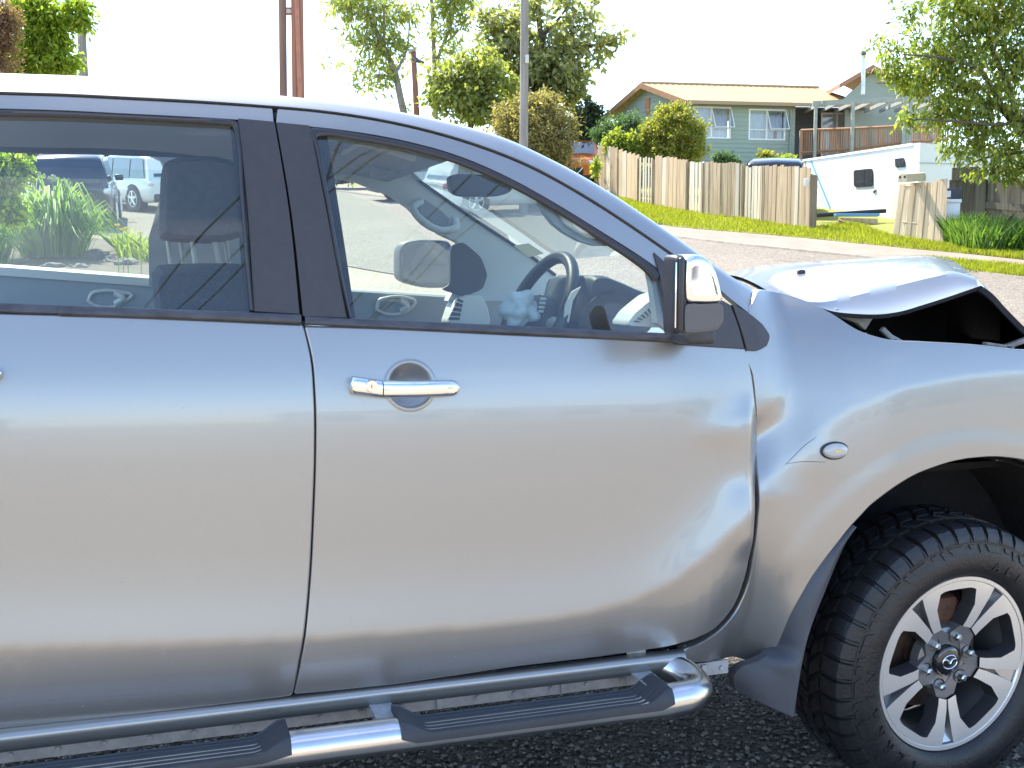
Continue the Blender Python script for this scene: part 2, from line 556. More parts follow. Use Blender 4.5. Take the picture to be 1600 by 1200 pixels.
# ---- flank surface: the lean of the sheet metal at every (x, z), summed upward into depth
GX = np.arange(-1.6, 3.3, 0.01)
GZ = np.arange(0.30, 1.96, 0.005)
def _field():
    X, Z = np.meshgrid(GX, GZ, indexing='ij')
    cpx = [xz0(*p) for p in [(-60, 1004), (0, 1001), (200, 996), (500, 985), (800, 964), (900, 950), (980, 930), (1040, 902), (1100, 858), (1160, 800), (1185, 775)]]
    zc = np.interp(X, [c[0] for c in cpx], [c[1] for c in cpx])
    xf = xz0(960, 940)[0]
    kf = sstep(xf, xf + 0.28, X)
    # door: below the swage it tucks under, above it leans back and fades out
    d = Z - zc
    tlow = np.interp(d, [-0.30, -0.16, -0.07, -0.03, 0.0], [-26, -17, -11, -8, -6])
    tlow_f = np.interp(d, [-0.36, -0.22, -0.12, -0.05, 0.0], [-26, -16, -9, -4, -6])
    tl = tlow * (1 - kf) + tlow_f * kf
    thi = np.interp(d, [0, 0.035, 0.075, 0.12, 0.19, 0.27], [6.5, 7.5, 6.5, 4.0, 1.0, 0.0])*(1-kf) + kf*np.interp(d, [0, 0.04, 0.09, 0.13, 0.19, 0.27], [9.5, 10.5, 9, 6.0, 2.0, 0.0])
    t = np.where(d < 0, tl, thi)
    zz = Z + 0.02 * (X - 0.4)
    tup = np.interp(zz, [0.9, 1.02, 1.07, 1.10, 1.125, 1.15, 1.18, 1.22, 1.30, 1.36, 1.5, 1.7, 1.80, 1.9], [0, 0.5, 2.0, 3.5, 5.5, 8, 11, 14, 16.5, 17.5, 19, 23, 30, 50])
    t = t + tup
    # front guard: swollen arch below a curved crease, leaning in above it
    ep = [xz0(*p) for p in [(1236, 716), (1270, 672), (1320, 634), (1400, 602), (1500, 582), (1600, 575)]]
    ex = [e[0] for e in ep] + [3.3]
    ez = [e[1] for e in ep] + [ep[-1][1] - 0.05]
    ze = np.interp(X, ex, ez)
    dz = Z - ze
    up = np.interp(Z, [1.0, 1.10, 1.16, 1.22, 1.28, 1.36, 1.42], [12, 13, 16, 20, 27, 38, 45])
    tf = np.where(dz > 0, np.maximum(up, np.interp(dz, [0, 0.05], [12, 14])),
                  np.interp(dz, [-0.75, -0.5, -0.38, -0.2, -0.1, -0.03, 0], [-30, -14, -3, 0.5, 2.5, 4.5, 7]))
    w = sstep(xz0(1185, 700)[0], xz0(1262, 700)[0], X)
    t = t * (1 - w) + tf * w
    for ax in (0, 1):                                  # soften every change of lean
        k = np.array([0, 1, 2, 1, 0.]) if ax == 0 else np.array([0, 1, 2, 1, 0.]); k /= k.sum()
        t = np.apply_along_axis(lambda v: np.convolve(np.pad(v, 2, mode='edge'), k, 'valid'), ax, t)
    s = np.tan(np.radians(t))
    o = np.cumsum(s, axis=1) * 0.005
    i0 = int(round((0.9 - 0.30) / 0.005))
    o -= o[:, i0:i0+1]
    o += 0.006 * (X - 0.3) ** 2 * (X < 1.42) + (0.006 * 1.12**2) * (X >= 1.42)
    o -= 0.030 * sstep(1.46, 1.80, X) - 0.05 * sstep(2.4, 3.1, X)
    # guard dent behind the indicator
    dc = xz0(1207, 690)
    rw = np.hypot(X - HUB[0], Z - HUB[2])                # raised band round the wheel opening
    o -= 0.0035 * (1 - sstep(0.60, 0.655, rw)) * (X > 1.5) * sstep(0.62, 0.72, Z)
    # door front edge folded in ahead of a standing ridge
    rp = [xz0(*p) for p in [(1176, 560), (1172, 640), (1164, 720), (1161, 790), (1163, 860), (1168, 915), (1166, 960), (1150, 1000)]]
    rz = [r[1] for r in rp][::-1]
    rx = [r[0] for r in rp][::-1]
    xr = np.interp(Z, rz, rx)
    kz = sstep(0.70, 0.78, Z) * (1 - sstep(1.05, 1.14, Z))
    xe = xz0(1184, 720)[0]
    dx = X - xr
    soft = np.where(dx > 0.006, dx - 0.003, np.clip(dx, 0, None) ** 2 / 0.012)
    o_door = o + kz * (0.62 * soft) - 0.012 * kz * np.exp(-(dx / 0.05) ** 2)
    wav = xz0(1130, 672)
    o_door = o_door - 0.006 * np.exp(-((X - wav[0]) / 0.07) ** 2 - ((Z - wav[1]) / 0.04) ** 2)
    wav = xz0(1150, 745)
    o_door = o_door + 0.005 * np.exp(-((X - wav[0]) / 0.05) ** 2 - ((Z - wav[1]) / 0.05) ** 2)
    # guard dent: a valley rising forwards from the shut line
    va, vb_ = xz0(1180, 690), xz0(1250, 648)            # valley line of the dent, rising forwards
    zv = va[1] + (X - va[0]) * (vb_[1] - va[1]) / (vb_[0] - va[0])
    hv = Z - zv
    tri = np.where(hv > 0, np.clip(1 - hv / 0.072, 0, 1), np.clip(1 + hv / 0.11, 0, 1))
    tri = tri * tri * (3 - 2 * tri) * 0.35 + tri * 0.65
    o += 0.026 * tri * np.exp(-(np.clip(X - va[0] - 0.01, 0, None) / 0.065) ** 2)
    o -= 0.006 * np.exp(-((X - dc[0] - 0.11) / 0.05) ** 2 - ((Z - dc[1] + 0.05) / 0.06) ** 2)
    return o, o_door
O_BODY, O_DOOR = _field()

def BY(x, z, door=False):
    O = O_DOOR if door else O_BODY
    x = np.asarray(x, float); z = np.asarray(z, float)
    fx = np.clip((x - GX[0]) / 0.01, 0, len(GX) - 1.001)
    fz = np.clip((z - GZ[0]) / 0.005, 0, len(GZ) - 1.001)
    i = fx.astype(int); j = fz.astype(int)
    u = fx - i; v = fz - j
    return D0 + (O[i, j]*(1-u)*(1-v) + O[i+1, j]*u*(1-v) + O[i, j+1]*(1-u)*v + O[i+1, j+1]*u*v)

def q(px, py, off=0.0):                               # photograph point -> (x, z) on the flank
    Y = D0
    for _ in range(60):
        p = onY(px, py, Y)
        Y = 0.5 * Y + 0.5 * float(BY(p[0], p[2]) + off)
    p = onY(px, py, Y)
    return (p[0], p[2])
def qs(pts, off=0.0):
    return [q(x, y, off) for x, y in pts]

def flank(xz, off=0.0, door=False):
    xz = np.asarray(xz, float)
    return np.stack([xz[..., 0], BY(xz[..., 0], xz[..., 1], door) + off, xz[..., 1]], -1)

def coons(b, t, l, r, nu, nv):
    B, T_, L, R_ = spl(b, nu), spl(t, nu), spl(l, nv), spl(r, nv)
    u = np.linspace(0, 1, nu)[:, None, None]; v = np.linspace(0, 1, nv)[None, :, None]
    return ((1-v)*B[:, None] + v*T_[:, None] + (1-u)*L[None] + u*R_[None]
            - ((1-u)*(1-v)*B[0] + u*(1-v)*B[-1] + (1-u)*v*T_[0] + u*v*T_[-1]))

def ruled(a, b, nu, nv):
    A, B = spl(a, nu), spl(b, nu)
    v = np.linspace(0, 1, nv)[None, :, None]
    return A[:, None] * (1 - v) + B[:, None] * v

def sheet(mb, P, depth=0.02, edges='lrbt', roll=0.004):
    """a pressed panel: the skin with its edges rolled over and turned inwards"""
    mb.grid(P)
    for k, e in (('l', P[0]), ('r', P[-1]), ('b', P[:, 0]), ('t', P[:, -1])):
        if k in edges:
            nb = {'l': P[1], 'r': P[-2], 'b': P[:, 1], 't': P[:, -2]}[k]
            out = e - nb
            out[:, 1] = 0
            out = out / np.maximum(np.linalg.norm(out, axis=1, keepdims=True), 1e-9)
            e1 = e + out * roll * 0.7 + np.array([0, roll * 0.35, 0])
            e2 = e + out * roll + np.array([0, roll * 1.3, 0])
            e3 = e + out * roll + np.array([0, depth, 0])
            mb.grid(np.stack([e, e1, e2, e3], 1))
    return mb

# ---- key outlines, in the photograph's pixels
DRIP = [(-140, 139), (0, 146), (100, 149), (200, 154), (300, 159), (400, 165.5), (500, 174), (600, 189), (700, 213), (770, 236), (830, 261), (900, 299), (1000, 363), (1060, 405), (1100, 434)]
TRIMTOP = [(-140, 166), (0, 169), (100, 172), (200, 177), (300, 182), (400, 188.5), (485, 197), (560, 206), (640, 221), (720, 244), (800, 279), (860, 312), (940, 361), (1000, 399), (1030, 420)]
SILH = [(-140, 110), (0, 116), (136, 121), (250, 129), (400, 147), (500, 158), (600, 172), (700, 192), (800, 221), (850, 244), (900, 270), (950, 299), (1000, 332), (1060, 373), (1100, 402), (1150, 437), (1186, 456)]
BELT_TOP = [(0, 473), (200, 480), (395, 488), (545, 496), (800, 507), (1040, 519)]     # foot of the glass
BELT_BOT = [(0, 491), (200, 496), (470, 507), (560, 512), (800, 523), (1060, 535), (1164, 543)]

# ---- door skins
fl = [(462, 1082), (471.5, 1040), (481.5, 980), (488.5, 900), (493.5, 800), (496.5, 700), (495.5, 620), (490.5, 560), (479, 512)]
fb = [(461, 1082), (600, 1065), (800, 1041), (1000, 1016), (1050, 1008), (1085, 998)]
fr = [(1085, 998), (1118, 980), (1143, 950), (1160, 910), (1172, 850), (1179, 780), (1180.5, 700), (1179, 640), (1173, 585), (1164, 546)]
ft = [(478, 512), (560, 514), (800, 525), (1060, 537), (1164, 546)]
P = flank(coons(qs(fb), qs(ft), qs(fl), qs(fr), 170, 110), 0, True)
front_door = sheet(MB(), P, 0.03).build('front_door', PAINT, truck, smooth=50)
tag(front_door, 'dented front door with its leading edge folded in')
rr = [(455, 1085), (464, 1040), (474, 980), (481, 900), (486, 800), (489, 700), (488, 620), (483, 560), (472, 510)]
rbx = [(-0.86, q(250, 1111)[1])] + qs([(250, 1111), (455, 1085)])
rt = [(-0.82, q(0, 492)[1] + 0.035)] + qs([(0, 493), (200, 498), (472, 510)])
rl = [(-0.86, 0.497), (-0.80, 0.62), (-0.70, 0.75), (-0.68, 0.9), (-0.70, 1.1), (-0.82, rt[0][1])]
P = flank(coons(rbx, rt, rl, qs(rr), 130, 100), 0)
rear_door = sheet(MB(), P, 0.03).build('rear_door', PAINT, truck, smooth=50)

# dark body shell behind the shut lines
shell = MB()
xs = np.linspace(-1.0, 1.50, 60)
zs = np.linspace(0.44, 1.24, 30)
X, Z = np.meshgrid(xs, zs, indexing='ij')
shell.grid(np.stack([X, BY(X, Z) + 0.055, Z], -1))
shell.build('door_aperture', BLACKVOID, truck, smooth=180)

# ---- sill: a rolled bar below the doors
xs = np.linspace(-1.0, q(1066, 1020)[0], 80)
prof = [(0.035, 0.492), (0.012, 0.489), (0.004, 0.482), (0.003, 0.472), (0.006, 0.461), (0.016, 0.447), (0.030, 0.439), (0.06, 0.434)]
pr = spl(prof, 26)
base = float(BY(0.4, 0.60)) + 0.012
MB().grid([[(x, base + a, z) for a, z in pr] for x in xs]).build('sill', PAINT, truck, smooth=60)
fl_ = MB()
x1 = q(1126, 1036)[0]
fl_.box(((x1 - 1.0) / 2, base + 0.070, 0.418), (x1 + 1.0, 0.006, 0.034))
fl_.box(((x1 - 1.0) / 2, base + 0.09, 0.424), (x1 + 1.0, 0.03, 0.006))
for i in range(26):
    x = -0.95 + i * (x1 + 0.93) / 25
    fl_.tube([(x, base + 0.067, 0.418), (x, base + 0.061, 0.418)], 0.006, 8)
for x in (0.62, 0.93, 1.19, 1.31):
    fl_.box((x, base + 0.063, 0.418), (0.012, 0.008, 0.028))
fl_.build('pinch_flange', GALV, truck, smooth=40)
under = MB()
under.box((0.3, YC, 0.47), (2.9, 1.55, 0.04))
under.box((0.2, YC - 0.42, 0.42), (3.6, 0.09, 0.12))
under.box((0.2, YC + 0.42, 0.42), (3.6, 0.09, 0.12))
under.build('underbody', BLACKVOID, truck)

# ---- front guard (fender)
go = [(1069, 1034), (1070, 1017), (1090, 1008), (1108, 998), (1127, 984), (1148, 960), (1166, 925), (1180, 860), (1188, 790), (1186, 740), (1183, 700), (1183, 640), (1177, 585), (1166, 549), (1180, 546), (1197, 538), (1199, 526), (1190, 508), (1170, 492), (1178, 474), (1187, 457), (1210, 457), (1235, 463), (1262, 472), (1300, 491), (1340, 516), (1380, 530), (1450, 536), (1530, 541), (1600, 549)]
gi = [(1168, 1031), (1180, 1029), (1192, 1026), (1203, 1022), (1212, 1012), (1222, 990), (1237, 956), (1258, 918), (1283, 880), (1306, 850), (1330, 820), (1344, 805), (1358, 790), (1374, 777), (1390, 765), (1408, 753), (1425, 743), (1440, 736), (1456, 730), (1472, 724.5), (1490, 719.5), (1500, 717.5), (1508, 716), (1516, 715), (1526, 714), (1538, 713), (1550, 712.5), (1566, 713), (1582, 714.5), (1600, 717.5)]
go_w = qs(go)
gi_w = qs(gi)
ax, az, = HUB[0], HUB[2]
ra = gi_w[-1][1] - az
for k, (dx, zt) in enumerate([(0.10, -0.004), (0.22, -0.02), (0.34, -0.05), (0.45, -0.10), (0.54, -0.18)]):
    x = gi_w[29][0] + dx
    ddx = x - ax
    gi_w.append((x, az + math.sqrt(max(0.02, (ra + 0.012)**2 - max(0, ddx)**2)) if abs(ddx) < ra else 0.62))
    go_w.append((go_w[29][0] + dx * 1.05, go_w[29][1] + zt))
def ruled_keys(a, b, sub, nv):
    A = spl_keys(a, sub); B = spl_keys(b, sub)
    v = np.linspace(0, 1, nv)[None, :, None]
    return A[:, None] * (1 - v) + B[:, None] * v
def spl_keys(pts, sub):                                # same number of samples in every span
    P_ = np.array(pts, float)
    n = len(P_)
    d = np.maximum(np.linalg.norm(np.diff(P_, axis=0), axis=1), 1e-6)
    out = []
    for i in range(n - 1):
        m0 = (P_[i+1] - P_[i]) if i == 0 else ((P_[i]-P_[i-1])/d[i-1]*d[i] + (P_[i+1]-P_[i])/d[i]*d[i-1])/(d[i]+d[i-1])*d[i]
        m1 = (P_[i+1] - P_[i]) if i == n-2 else ((P_[i+1]-P_[i])/d[i]*d[i+1] + (P_[i+2]-P_[i+1])/d[i+1]*d[i])/(d[i]+d[i+1])*d[i]
        for u in np.linspace(0, 1, sub, endpoint=False):
            out.append((2*u**3-3*u**2+1)*P_[i] + (u**3-2*u**2+u)*m0 + (-2*u**3+3*u**2)*P_[i+1] + (u**3-u**2)*m1)
    out.append(P_[-1])
    return np.array(out)
P = flank(ruled_keys(go_w, gi_w, 6, 90), 0)
fender = sheet(MB(), P, 0.035, 'bt', 0.004)
fender = fender.build('fender', PAINT, truck, smooth=50)
tag(fender, 'crumpled front fender pushed in behind the indicator')

# ---- mud flap behind the wheel
fa = [flank([q(x, y)])[0] + np.array([0, 0.004, 0]) for x, y in [(1332, 822), (1306, 850), (1283, 880), (1258, 918), (1237, 956), (1222, 990), (1211, 1010)]]
fa += [onY(x, y, Y) for x, y, Y in [(1198, 1027, 2.432), (1180, 1036, 2.445), (1160, 1043, 2.46), (1148, 1058, 2.47), (1152, 1080, 2.47)]]
fbx = [onY(x, y, 2.388) for x, y in [(1336, 824), (1320, 850), (1302, 890), (1286, 930), (1272, 965), (1262, 995), (1256, 1020), (1251, 1045), (1247, 1070), (1244, 1090), (1242, 1105), (1240, 1120)]]
A, B = spl_keys(fa, 5), spl_keys(fbx, 5)
v = np.linspace(0, 1, 16)[None, :, None]
rows = A[:, None]*(1-v) + B[:, None]*v
rows[..., 1] -= 0.012*np.sin(np.pi*v[..., 0])
FLAP = pm('weathered mud flap plastic', (0.055, 0.060, 0.072), 0.45, bump=0.12, bscale=300, var=0.2, scale=6)
flap = sheet(MB(), np.array(rows), 0.03, 'lrbt', 0.003).build('mud_flap', FLAP, truck, smooth=40)
# ---- wheel arch liner
lin = MB()
rows = []
for i in range(40):
    a = math.pi * (-0.08 + 1.06 * i / 39)
    inset = 0.10 * float(sstep(0.80 * math.pi, 0.88 * math.pi, a))
    r = ra + 0.006
    row = []
    for yy, rr_ in ((D0 + 0.012 + inset, r), (D0 + 0.05 + inset, r + 0.02), (D0 + 0.20, r + 0.03), (D0 + 0.42, r + 0.01), (D0 + 0.44, r * 0.5), (D0 + 0.45, 0.02)):
        row.append((ax + rr_ * math.cos(a), yy, az + rr_ * math.sin(a)))
    rows.append(row)
lin.grid(rows)
lin.build('arch_liner', BLACKVOID, truck, smooth=50)

# ---- roof, cant rail and windscreen pillar
drip = np.array(qs(DRIP, 0.004))
dripP = flank(spl(drip, 90), 0.0)
nS = 90
def onSurfRail(px, py, inb):
    Y = D0 + 0.3
    for _ in range(60):
        p = onY(px, py, Y)
        Y = 0.5 * Y + 0.5 * float(BY(p[0], min(p[2], 1.9)) + inb)
    return p
sil = spl([onSurfRail(x, y, 0.035 if x < 1000 else 0.03) for x, y in SILH], 200)
# match silhouette samples to drip samples by x lead
sil_m = spl(sil[:: 4], nS)
drip_m = spl(np.array([*dripP, flank([q(1142, 470)])[0], flank([q(1168, 491)])[0]]), nS)
mid = (drip_m + sil_m) / 2 + np.array([0, -0.006, 0.004])
inn = sil_m + np.array([0, 0.05, 0.004])
inn2 = inn + np.array([0, 0.02, -0.03])
rail_rows = np.stack([drip_m + np.array([0, 0.015, -0.002]), drip_m + np.array([0, -0.0015, 0.003]), drip_m*0.8 + sil_m*0.2 + np.array([0, -0.004, 0.003]), mid, drip_m*0.2 + sil_m*0.8 + np.array([0, -0.003, 0.005]), sil_m, inn*0.4 + sil_m*0.6 + np.array([0, 0, 0.004]), inn, inn2], 1)
fine = np.stack([spl(r, 22) for r in rail_rows], 0)
MB().grid(fine).build('cant_rail', PAINT, truck, smooth=60)
HEAD = int(nS * 0.63)
roof_rows = []
for i in range(HEAD + 1):
    a = inn[i]
    row = []
    for v in np.linspace(0, 1, 24):
        y = a[1] + v * 2 * (YC - a[1])
        cr = 1 - (2 * v - 1) ** 2
        row.append((a[0] + 0.12 * cr * (i / HEAD) ** 2, y, a[2] + 0.055 * cr * (1 - 0.3 * i / HEAD)))
    roof_rows.append(row)
roof = MB().grid(roof_rows).build('roof', PAINT, truck, smooth=180)
rr_ = np.array(roof_rows)
hl = rr_[::3].copy()
hl[..., 2] -= 0.045 + 0.0
MB().grid(hl).build('headliner', HEADLINER, truck, smooth=180)
# far cant rail: the mirror image
farr = fine.copy()
farr[..., 1] = 2 * YC - farr[..., 1]
MB().grid(farr, flip=True).build('cant_rail', PAINT, truck, smooth=60)
# windscreen between the pillars
ws = []
for i in range(HEAD, nS):
    a = inn2[i] + np.array([0, 0.0, 0.028])
    row = []
    for v in np.linspace(0, 1, 20):
        cr = 1 - (2 * v - 1) ** 2
        row.append((a[0] + 0.12 * cr, a[1] + v * 2 * (YC - a[1]), a[2] + 0.03 * cr))
    ws.append(row)
ws = np.array(ws)
windscreen = MB().grid(ws[:-6]).build('windscreen', SCREEN, truck, smooth=180)

# ---- upper door frames (painted band), pillars, seals, glass
def band(name, top, bot, mat, off, parent, n=80, m=8, depth=0.012, edges='lrbt', roll=0.002):
    P_ = flank(ruled(qs(bot), qs(top), n, m), off)
    return sheet(MB(), P_, depth, edges, roll).build(name, mat, parent, smooth=50)
def cutx(curve, x0, x1):
    c = np.array(curve, float)
    s_ = spl(c, 400)
    s_ = s_[(s_[:, 0] >= x0) & (s_[:, 0] <= x1)]
    return [tuple(p) for p in s_[:: max(1, len(s_) // 14)]] + [tuple(s_[-1])]
dr2 = [(x, y + 3.0) for x, y in DRIP]
band('window_frame', cutx(dr2, -140, 425), cutx(TRIMTOP, -140, 427), PAINT, 0.002, rear_door)
band('window_frame', cutx(dr2, 432, 1092), [(433, 191.5)] + cutx(TRIMTOP, 440, 1028) + [(1062, 446)], PAINT, 0.002, front_door)
# black film on the pillar, either side of the shut line
P = flank(coons(qs([(398, 486), (467, 490)]), qs([(373, 186), (428, 191)]), qs([(398, 486), (388, 330), (373, 186)]), qs([(467, 490), (452, 340), (428, 191)]), 12, 40), 0.001)
sheet(MB(), P, 0.012, roll=0.002).build('pillar_trim', TAPE, rear_door, smooth=50)
P = flank(coons(qs([(475, 494), (543, 497)]), qs([(433, 192), (484, 197)]), qs([(475, 494), (458, 340), (433, 192)]), qs([(541, 496), (510, 330), (484, 197)]), 12, 40), 0.001)
sheet(MB(), P, 0.012, roll=0.002).build('pillar_trim', TAPE, front_door, smooth=50)
MB().grid(flank(coons(qs([(385, 500), (560, 505)]), qs([(360, 176), (510, 186)]), qs([(385, 500), (360, 176)]), qs([(560, 505), (510, 186)]), 6, 20), 0.03)).build('pillar_core', BLACKVOID, truck)

def outline_strip(name, outer, inner, off, mat, parent, n=120, hump=0.006, depth=0.014):
    A_, B_ = spl(qs(outer), n), spl(qs(inner), n)
    rows_ = []
    for i in range(n):
        r_ = []
        for v in (0, 0.15, 0.5, 0.85, 1):
            p = A_[i] * (1 - v) + B_[i] * v
            r_.append((p[0], float(BY(p[0], p[1])) + off - hump * math.sin(math.pi * v) , p[1]))
        r_.append((r_[-1][0], r_[-1][1] + depth, r_[-1][2]))
        r_.insert(0, (r_[0][0], r_[0][1] + depth, r_[0][2]))
        rows_.append(r_)
    return MB().grid(rows_).build(name, mat, parent, smooth=60)

# front window: seal runs up the pillar, along the top and down to the mirror
fo = [(545, 496), (528, 420), (508, 310), (492, 230), (486, 199), (500, 200), (560, 208), (640, 223), (720, 246), (800, 281), (860, 314), (940, 363), (1000, 401), (1018, 412), (1032, 424)]
fi_ = [(549, 494), (534, 420), (515, 310), (500, 232), (496, 213), (508, 212), (560, 219), (640, 234), (720, 257), (800, 292), (856, 322), (934, 372), (992, 410), (1010, 424), (1024, 440)]
outline_strip('window_seal', fo, fi_, 0.002, BLACKTRIM, front_door)
ro = [(397, 486), (390, 400), (382, 300), (375, 210), (371, 190), (360, 187), (300, 184), (200, 179), (100, 174), (0, 171), (-140, 168)]
ri = [(391, 484), (384, 400), (376, 300), (369, 215), (364, 197), (350, 195), (300, 192), (200, 187), (100, 183), (0, 181), (-140, 178)]
outline_strip('window_seal', ro, ri, 0.002, BLACKTRIM, rear_door)
# glass panes
gt = [(490, 203), (560, 212), (640, 227), (720, 250), (800, 285), (860, 318), (940, 367), (1000, 405), (1045, 440)]
gb = [(543, 502), (800, 514), (1060, 527)]
P = flank(coons(qs(gb), qs(gt), qs([(543, 502), (512, 310), (490, 203)]), qs([(1060, 527), (1045, 440)]), 40, 30), 0.012)
PG_FRONT = P
MB().grid(P).build('window_glass', GLASS, front_door, smooth=180)
gt = [(-0.86, q(0, 174)[1] - 0.012)] + qs([(0, 174), (200, 182), (374, 192)])
gb = [(-0.80, q(0, 480)[1] + 0.03)] + qs([(0, 480), (200, 487), (398, 494)])
P = flank(coons(gb, gt, [gb[0], gt[0]], qs([(398, 494), (388, 330), (374, 192)]), 40, 30), 0.012)
PG_REAR = P
MB().grid(P).build('window_glass', GLASS, rear_door, smooth=180)

# belt mouldings
def moulding(name, top, bot, parent, off=-0.004, world_ext=None):
    A_, B_ = np.array(qs(top)), np.array(qs(bot))
    if world_ext is not None:
        A_ = np.vstack([[world_ext[0]], A_]); B_ = np.vstack([[world_ext[1]], B_])
    A_, B_ = spl(A_, 60), spl(B_, 60)
    rows_ = []
    for i in range(60):
        r_ = []
        for v, h in ((0, 0.016), (0.02, 0.002), (0.12, -0.001), (0.45, -0.005), (0.75, -0.004), (0.95, 0.001), (1, 0.012)):
            p = A_[i]*(1-v) + B_[i]*v
            r_.append((p[0], float(BY(p[0], p[1])) + off + h, p[1]))
        rows_.append(r_)
    return MB().grid(rows_).build(name, BELTMOULD, parent, smooth=50)
BELTMOULD = pm('weathered belt rubber', (0.060, 0.058, 0.066), 0.5, var=0.45, scale=16, stretch=(1, 1, 3), bump=0.1, bscale=200)
zt0 = q(0, 474)[1]; zb0 = q(0, 491)[1]
moulding('belt_moulding', [(93, 477), (200, 481), (395, 488), (470, 491)], [(93, 493), (200, 497), (395, 504), (470, 507)], rear_door)
moulding('belt_moulding', [(0, 473.5), (92, 477)], [(0, 490), (92, 493)], rear_door, 0.002, ((-0.82, zt0 + 0.03), (-0.82, zb0 + 0.03)))
moulding('belt_moulding', [(476, 494), (560, 498), (800, 509), (1044, 521)], [(476, 508), (560, 512), (800, 523), (1054, 536)], front_door)

# rear of the cab and the tray side, beyond the photograph's left edge
tail = MB()
xs = np.linspace(-1.45, -0.88, 30)
zs = np.linspace(0.5, 1.33, 30)
X, Z = np.meshgrid(xs, zs, indexing='ij')
sheet(tail, np.stack([X, BY(X, Z), Z], -1), 0.03)
tail.build('tray_side', PAINT, truck, smooth=50)
zs = np.linspace(1.33, 1.72, 14); xs = np.linspace(-1.08, -0.86, 8)
X, Z = np.meshgrid(xs, zs, indexing='ij')
for mirror in (0, 1):
    Yq = BY(X, Z) + 0.004
    MB().grid(np.stack([X, 2*YC - Yq if mirror else Yq, Z], -1)).build('rear_pillar', PAINT, truck, smooth=180)
bw = MB()
bw.box((-1.09, YC, 0.95), (0.04, 1.66, 0.80))
bw.build('cab_back', PAINT, truck)
# ---- mirror sails
def flank_poly(name, px, mat, parent, off=-0.002, depth=0.012, nu=16, nv=12, roll=0.002):
    """four-sided patch: px = (bottom, top, left, right) pixel curves"""
    P_ = flank(coons(qs(px[0]), qs(px[1]), qs(px[2]), qs(px[3]), nu, nv), off)
    return sheet(MB(), P_, depth, 'lrbt', roll).build(name, mat, parent, smooth=50)
flank_poly('mirror_sail', ([(1052, 537), (1110, 541), (1161, 544)], [(1022, 396), (1062, 430), (1098, 454), (1140, 477)], [(1052, 537), (1040, 470), (1022, 396)], [(1161, 544), (1152, 510), (1140, 477)]), TAPE, front_door, -0.004)
flank_poly('sail_tip', ([(1166, 546), (1182, 546.5), (1196, 540)], [(1144, 477), (1170, 491), (1190, 507)], [(1166, 546), (1156, 511), (1144, 477)], [(1196, 540), (1200, 525), (1190, 507)]), TAPE, fender, -0.006)

# ---- side mirror
def loft(mb, outline, ys, scales, cap=True, n=56, mid=None):
    """closed outline in (x, z) carried along y with a scale for every station"""
    O = np.array(outline, float)
    O = spl(np.vstack([O, O[:1]]), n + 1)[:-1]
    c = O.mean(0) if mid is None else np.array(mid)
    P_ = [[(c[0] + (p[0]-c[0])*s_, y, c[1] + (p[1]-c[1])*s_) for p in O] for y, s_ in zip(ys, scales)]
    mb.grid(P_, cv=True)
    if cap:
        for k in (0, -1):
            mb.add(P_[k], [tuple(range(n))] if k else [tuple(range(n-1, -1, -1))])
    return mb
def xzY(pts, Y):
    return [(onY(x, y, Y)[0], onY(x, y, Y)[2]) for x, y in pts]
def rounded(pts, r=0.2, k=4):                           # soften polygon corners, staying close to the sides
    P_ = np.array(pts, float); n = len(P_); out = []
    for i in range(n):
        a, b, c = P_[i-1], P_[i], P_[(i+1) % n]
        p0, p1 = b + (a-b)*r, b + (c-b)*r
        for t in np.linspace(0, 1, k):
            out.append((1-t)**2*p0 + 2*t*(1-t)*b + t*t*p1)
    return out
YM = 2.235
full = [(1068, 401), (1078, 396), (1098, 396), (1112, 404), (1122, 424), (1129, 450), (1133, 480), (1133, 506), (1124, 518), (1108, 522), (1084, 523), (1068, 522)]
sp_ = 475.5
mir = MB()
low = [(1069, sp_ + 1.5), (1100, sp_ + 1.5), (1132.5, sp_ + 0.5), (1134, 504), (1124, 518), (1106, 522), (1084, 523.5), (1069, 523)]
mc = xzY([(1098, 462)], YM)[0]
loft(mir, xzY(rounded(low, 0.18), YM), [2.305, 2.28, 2.262, 2.243, 2.237, 2.236], [1.0, 1.0, 1.0, 0.975, 0.93, 0.86], mid=mc)
side_mirror = mir.build('side_mirror', pm('mirror plastic lifted by bounce light', (0.10, 0.098, 0.10), 0.42, bump=0.1, bscale=400), truck, smooth=45)  # grey lifted for the light bounced off door and ground
tag(side_mirror, 'near side mirror with a chrome upper cap')
upc = [(1071.5, sp_), (1071.5, 404), (1080, 397), (1098, 397), (1111, 405), (1121, 424), (1128, 450), (1131.5, sp_)]
loft(MB(), xzY(rounded(upc, 0.15), YM), [2.305, 2.28, 2.262, 2.244, 2.236, 2.2335, 2.233], [1.0, 1.0, 0.995, 0.965, 0.90, 0.78, 0.6], mid=xzY([(1096, 440)], YM)[0]).build('chrome_cap', CHROME, side_mirror, smooth=60)
rim_o = [(1056, 402), (1062, 397.5), (1072, 398), (1073, 460), (1071, 520), (1062, 524.5), (1055, 522)]
loft(MB(), xzY(rounded(rim_o, 0.2), YM), [2.295, 2.27, 2.25, 2.242], [1, 1, 0.99, 0.93], mid=mc).build('mirror_rim', BLACKTRIM, side_mirror, smooth=45)
x_g = xzY([(1063, 460)], YM)[0][0]
zt_, zb_ = xzY([(1060, 402)], YM)[0][1], xzY([(1060, 520)], YM)[0][1]
fr_ = MB()
fr_.bbox((x_g + 0.004, 2.252, (zt_+zb_)/2), (0.014, 0.036, zt_ - zb_), 0.007, seg=3)
fr_.build('mirror_bezel', BLACKTRIM, side_mirror, smooth=40)
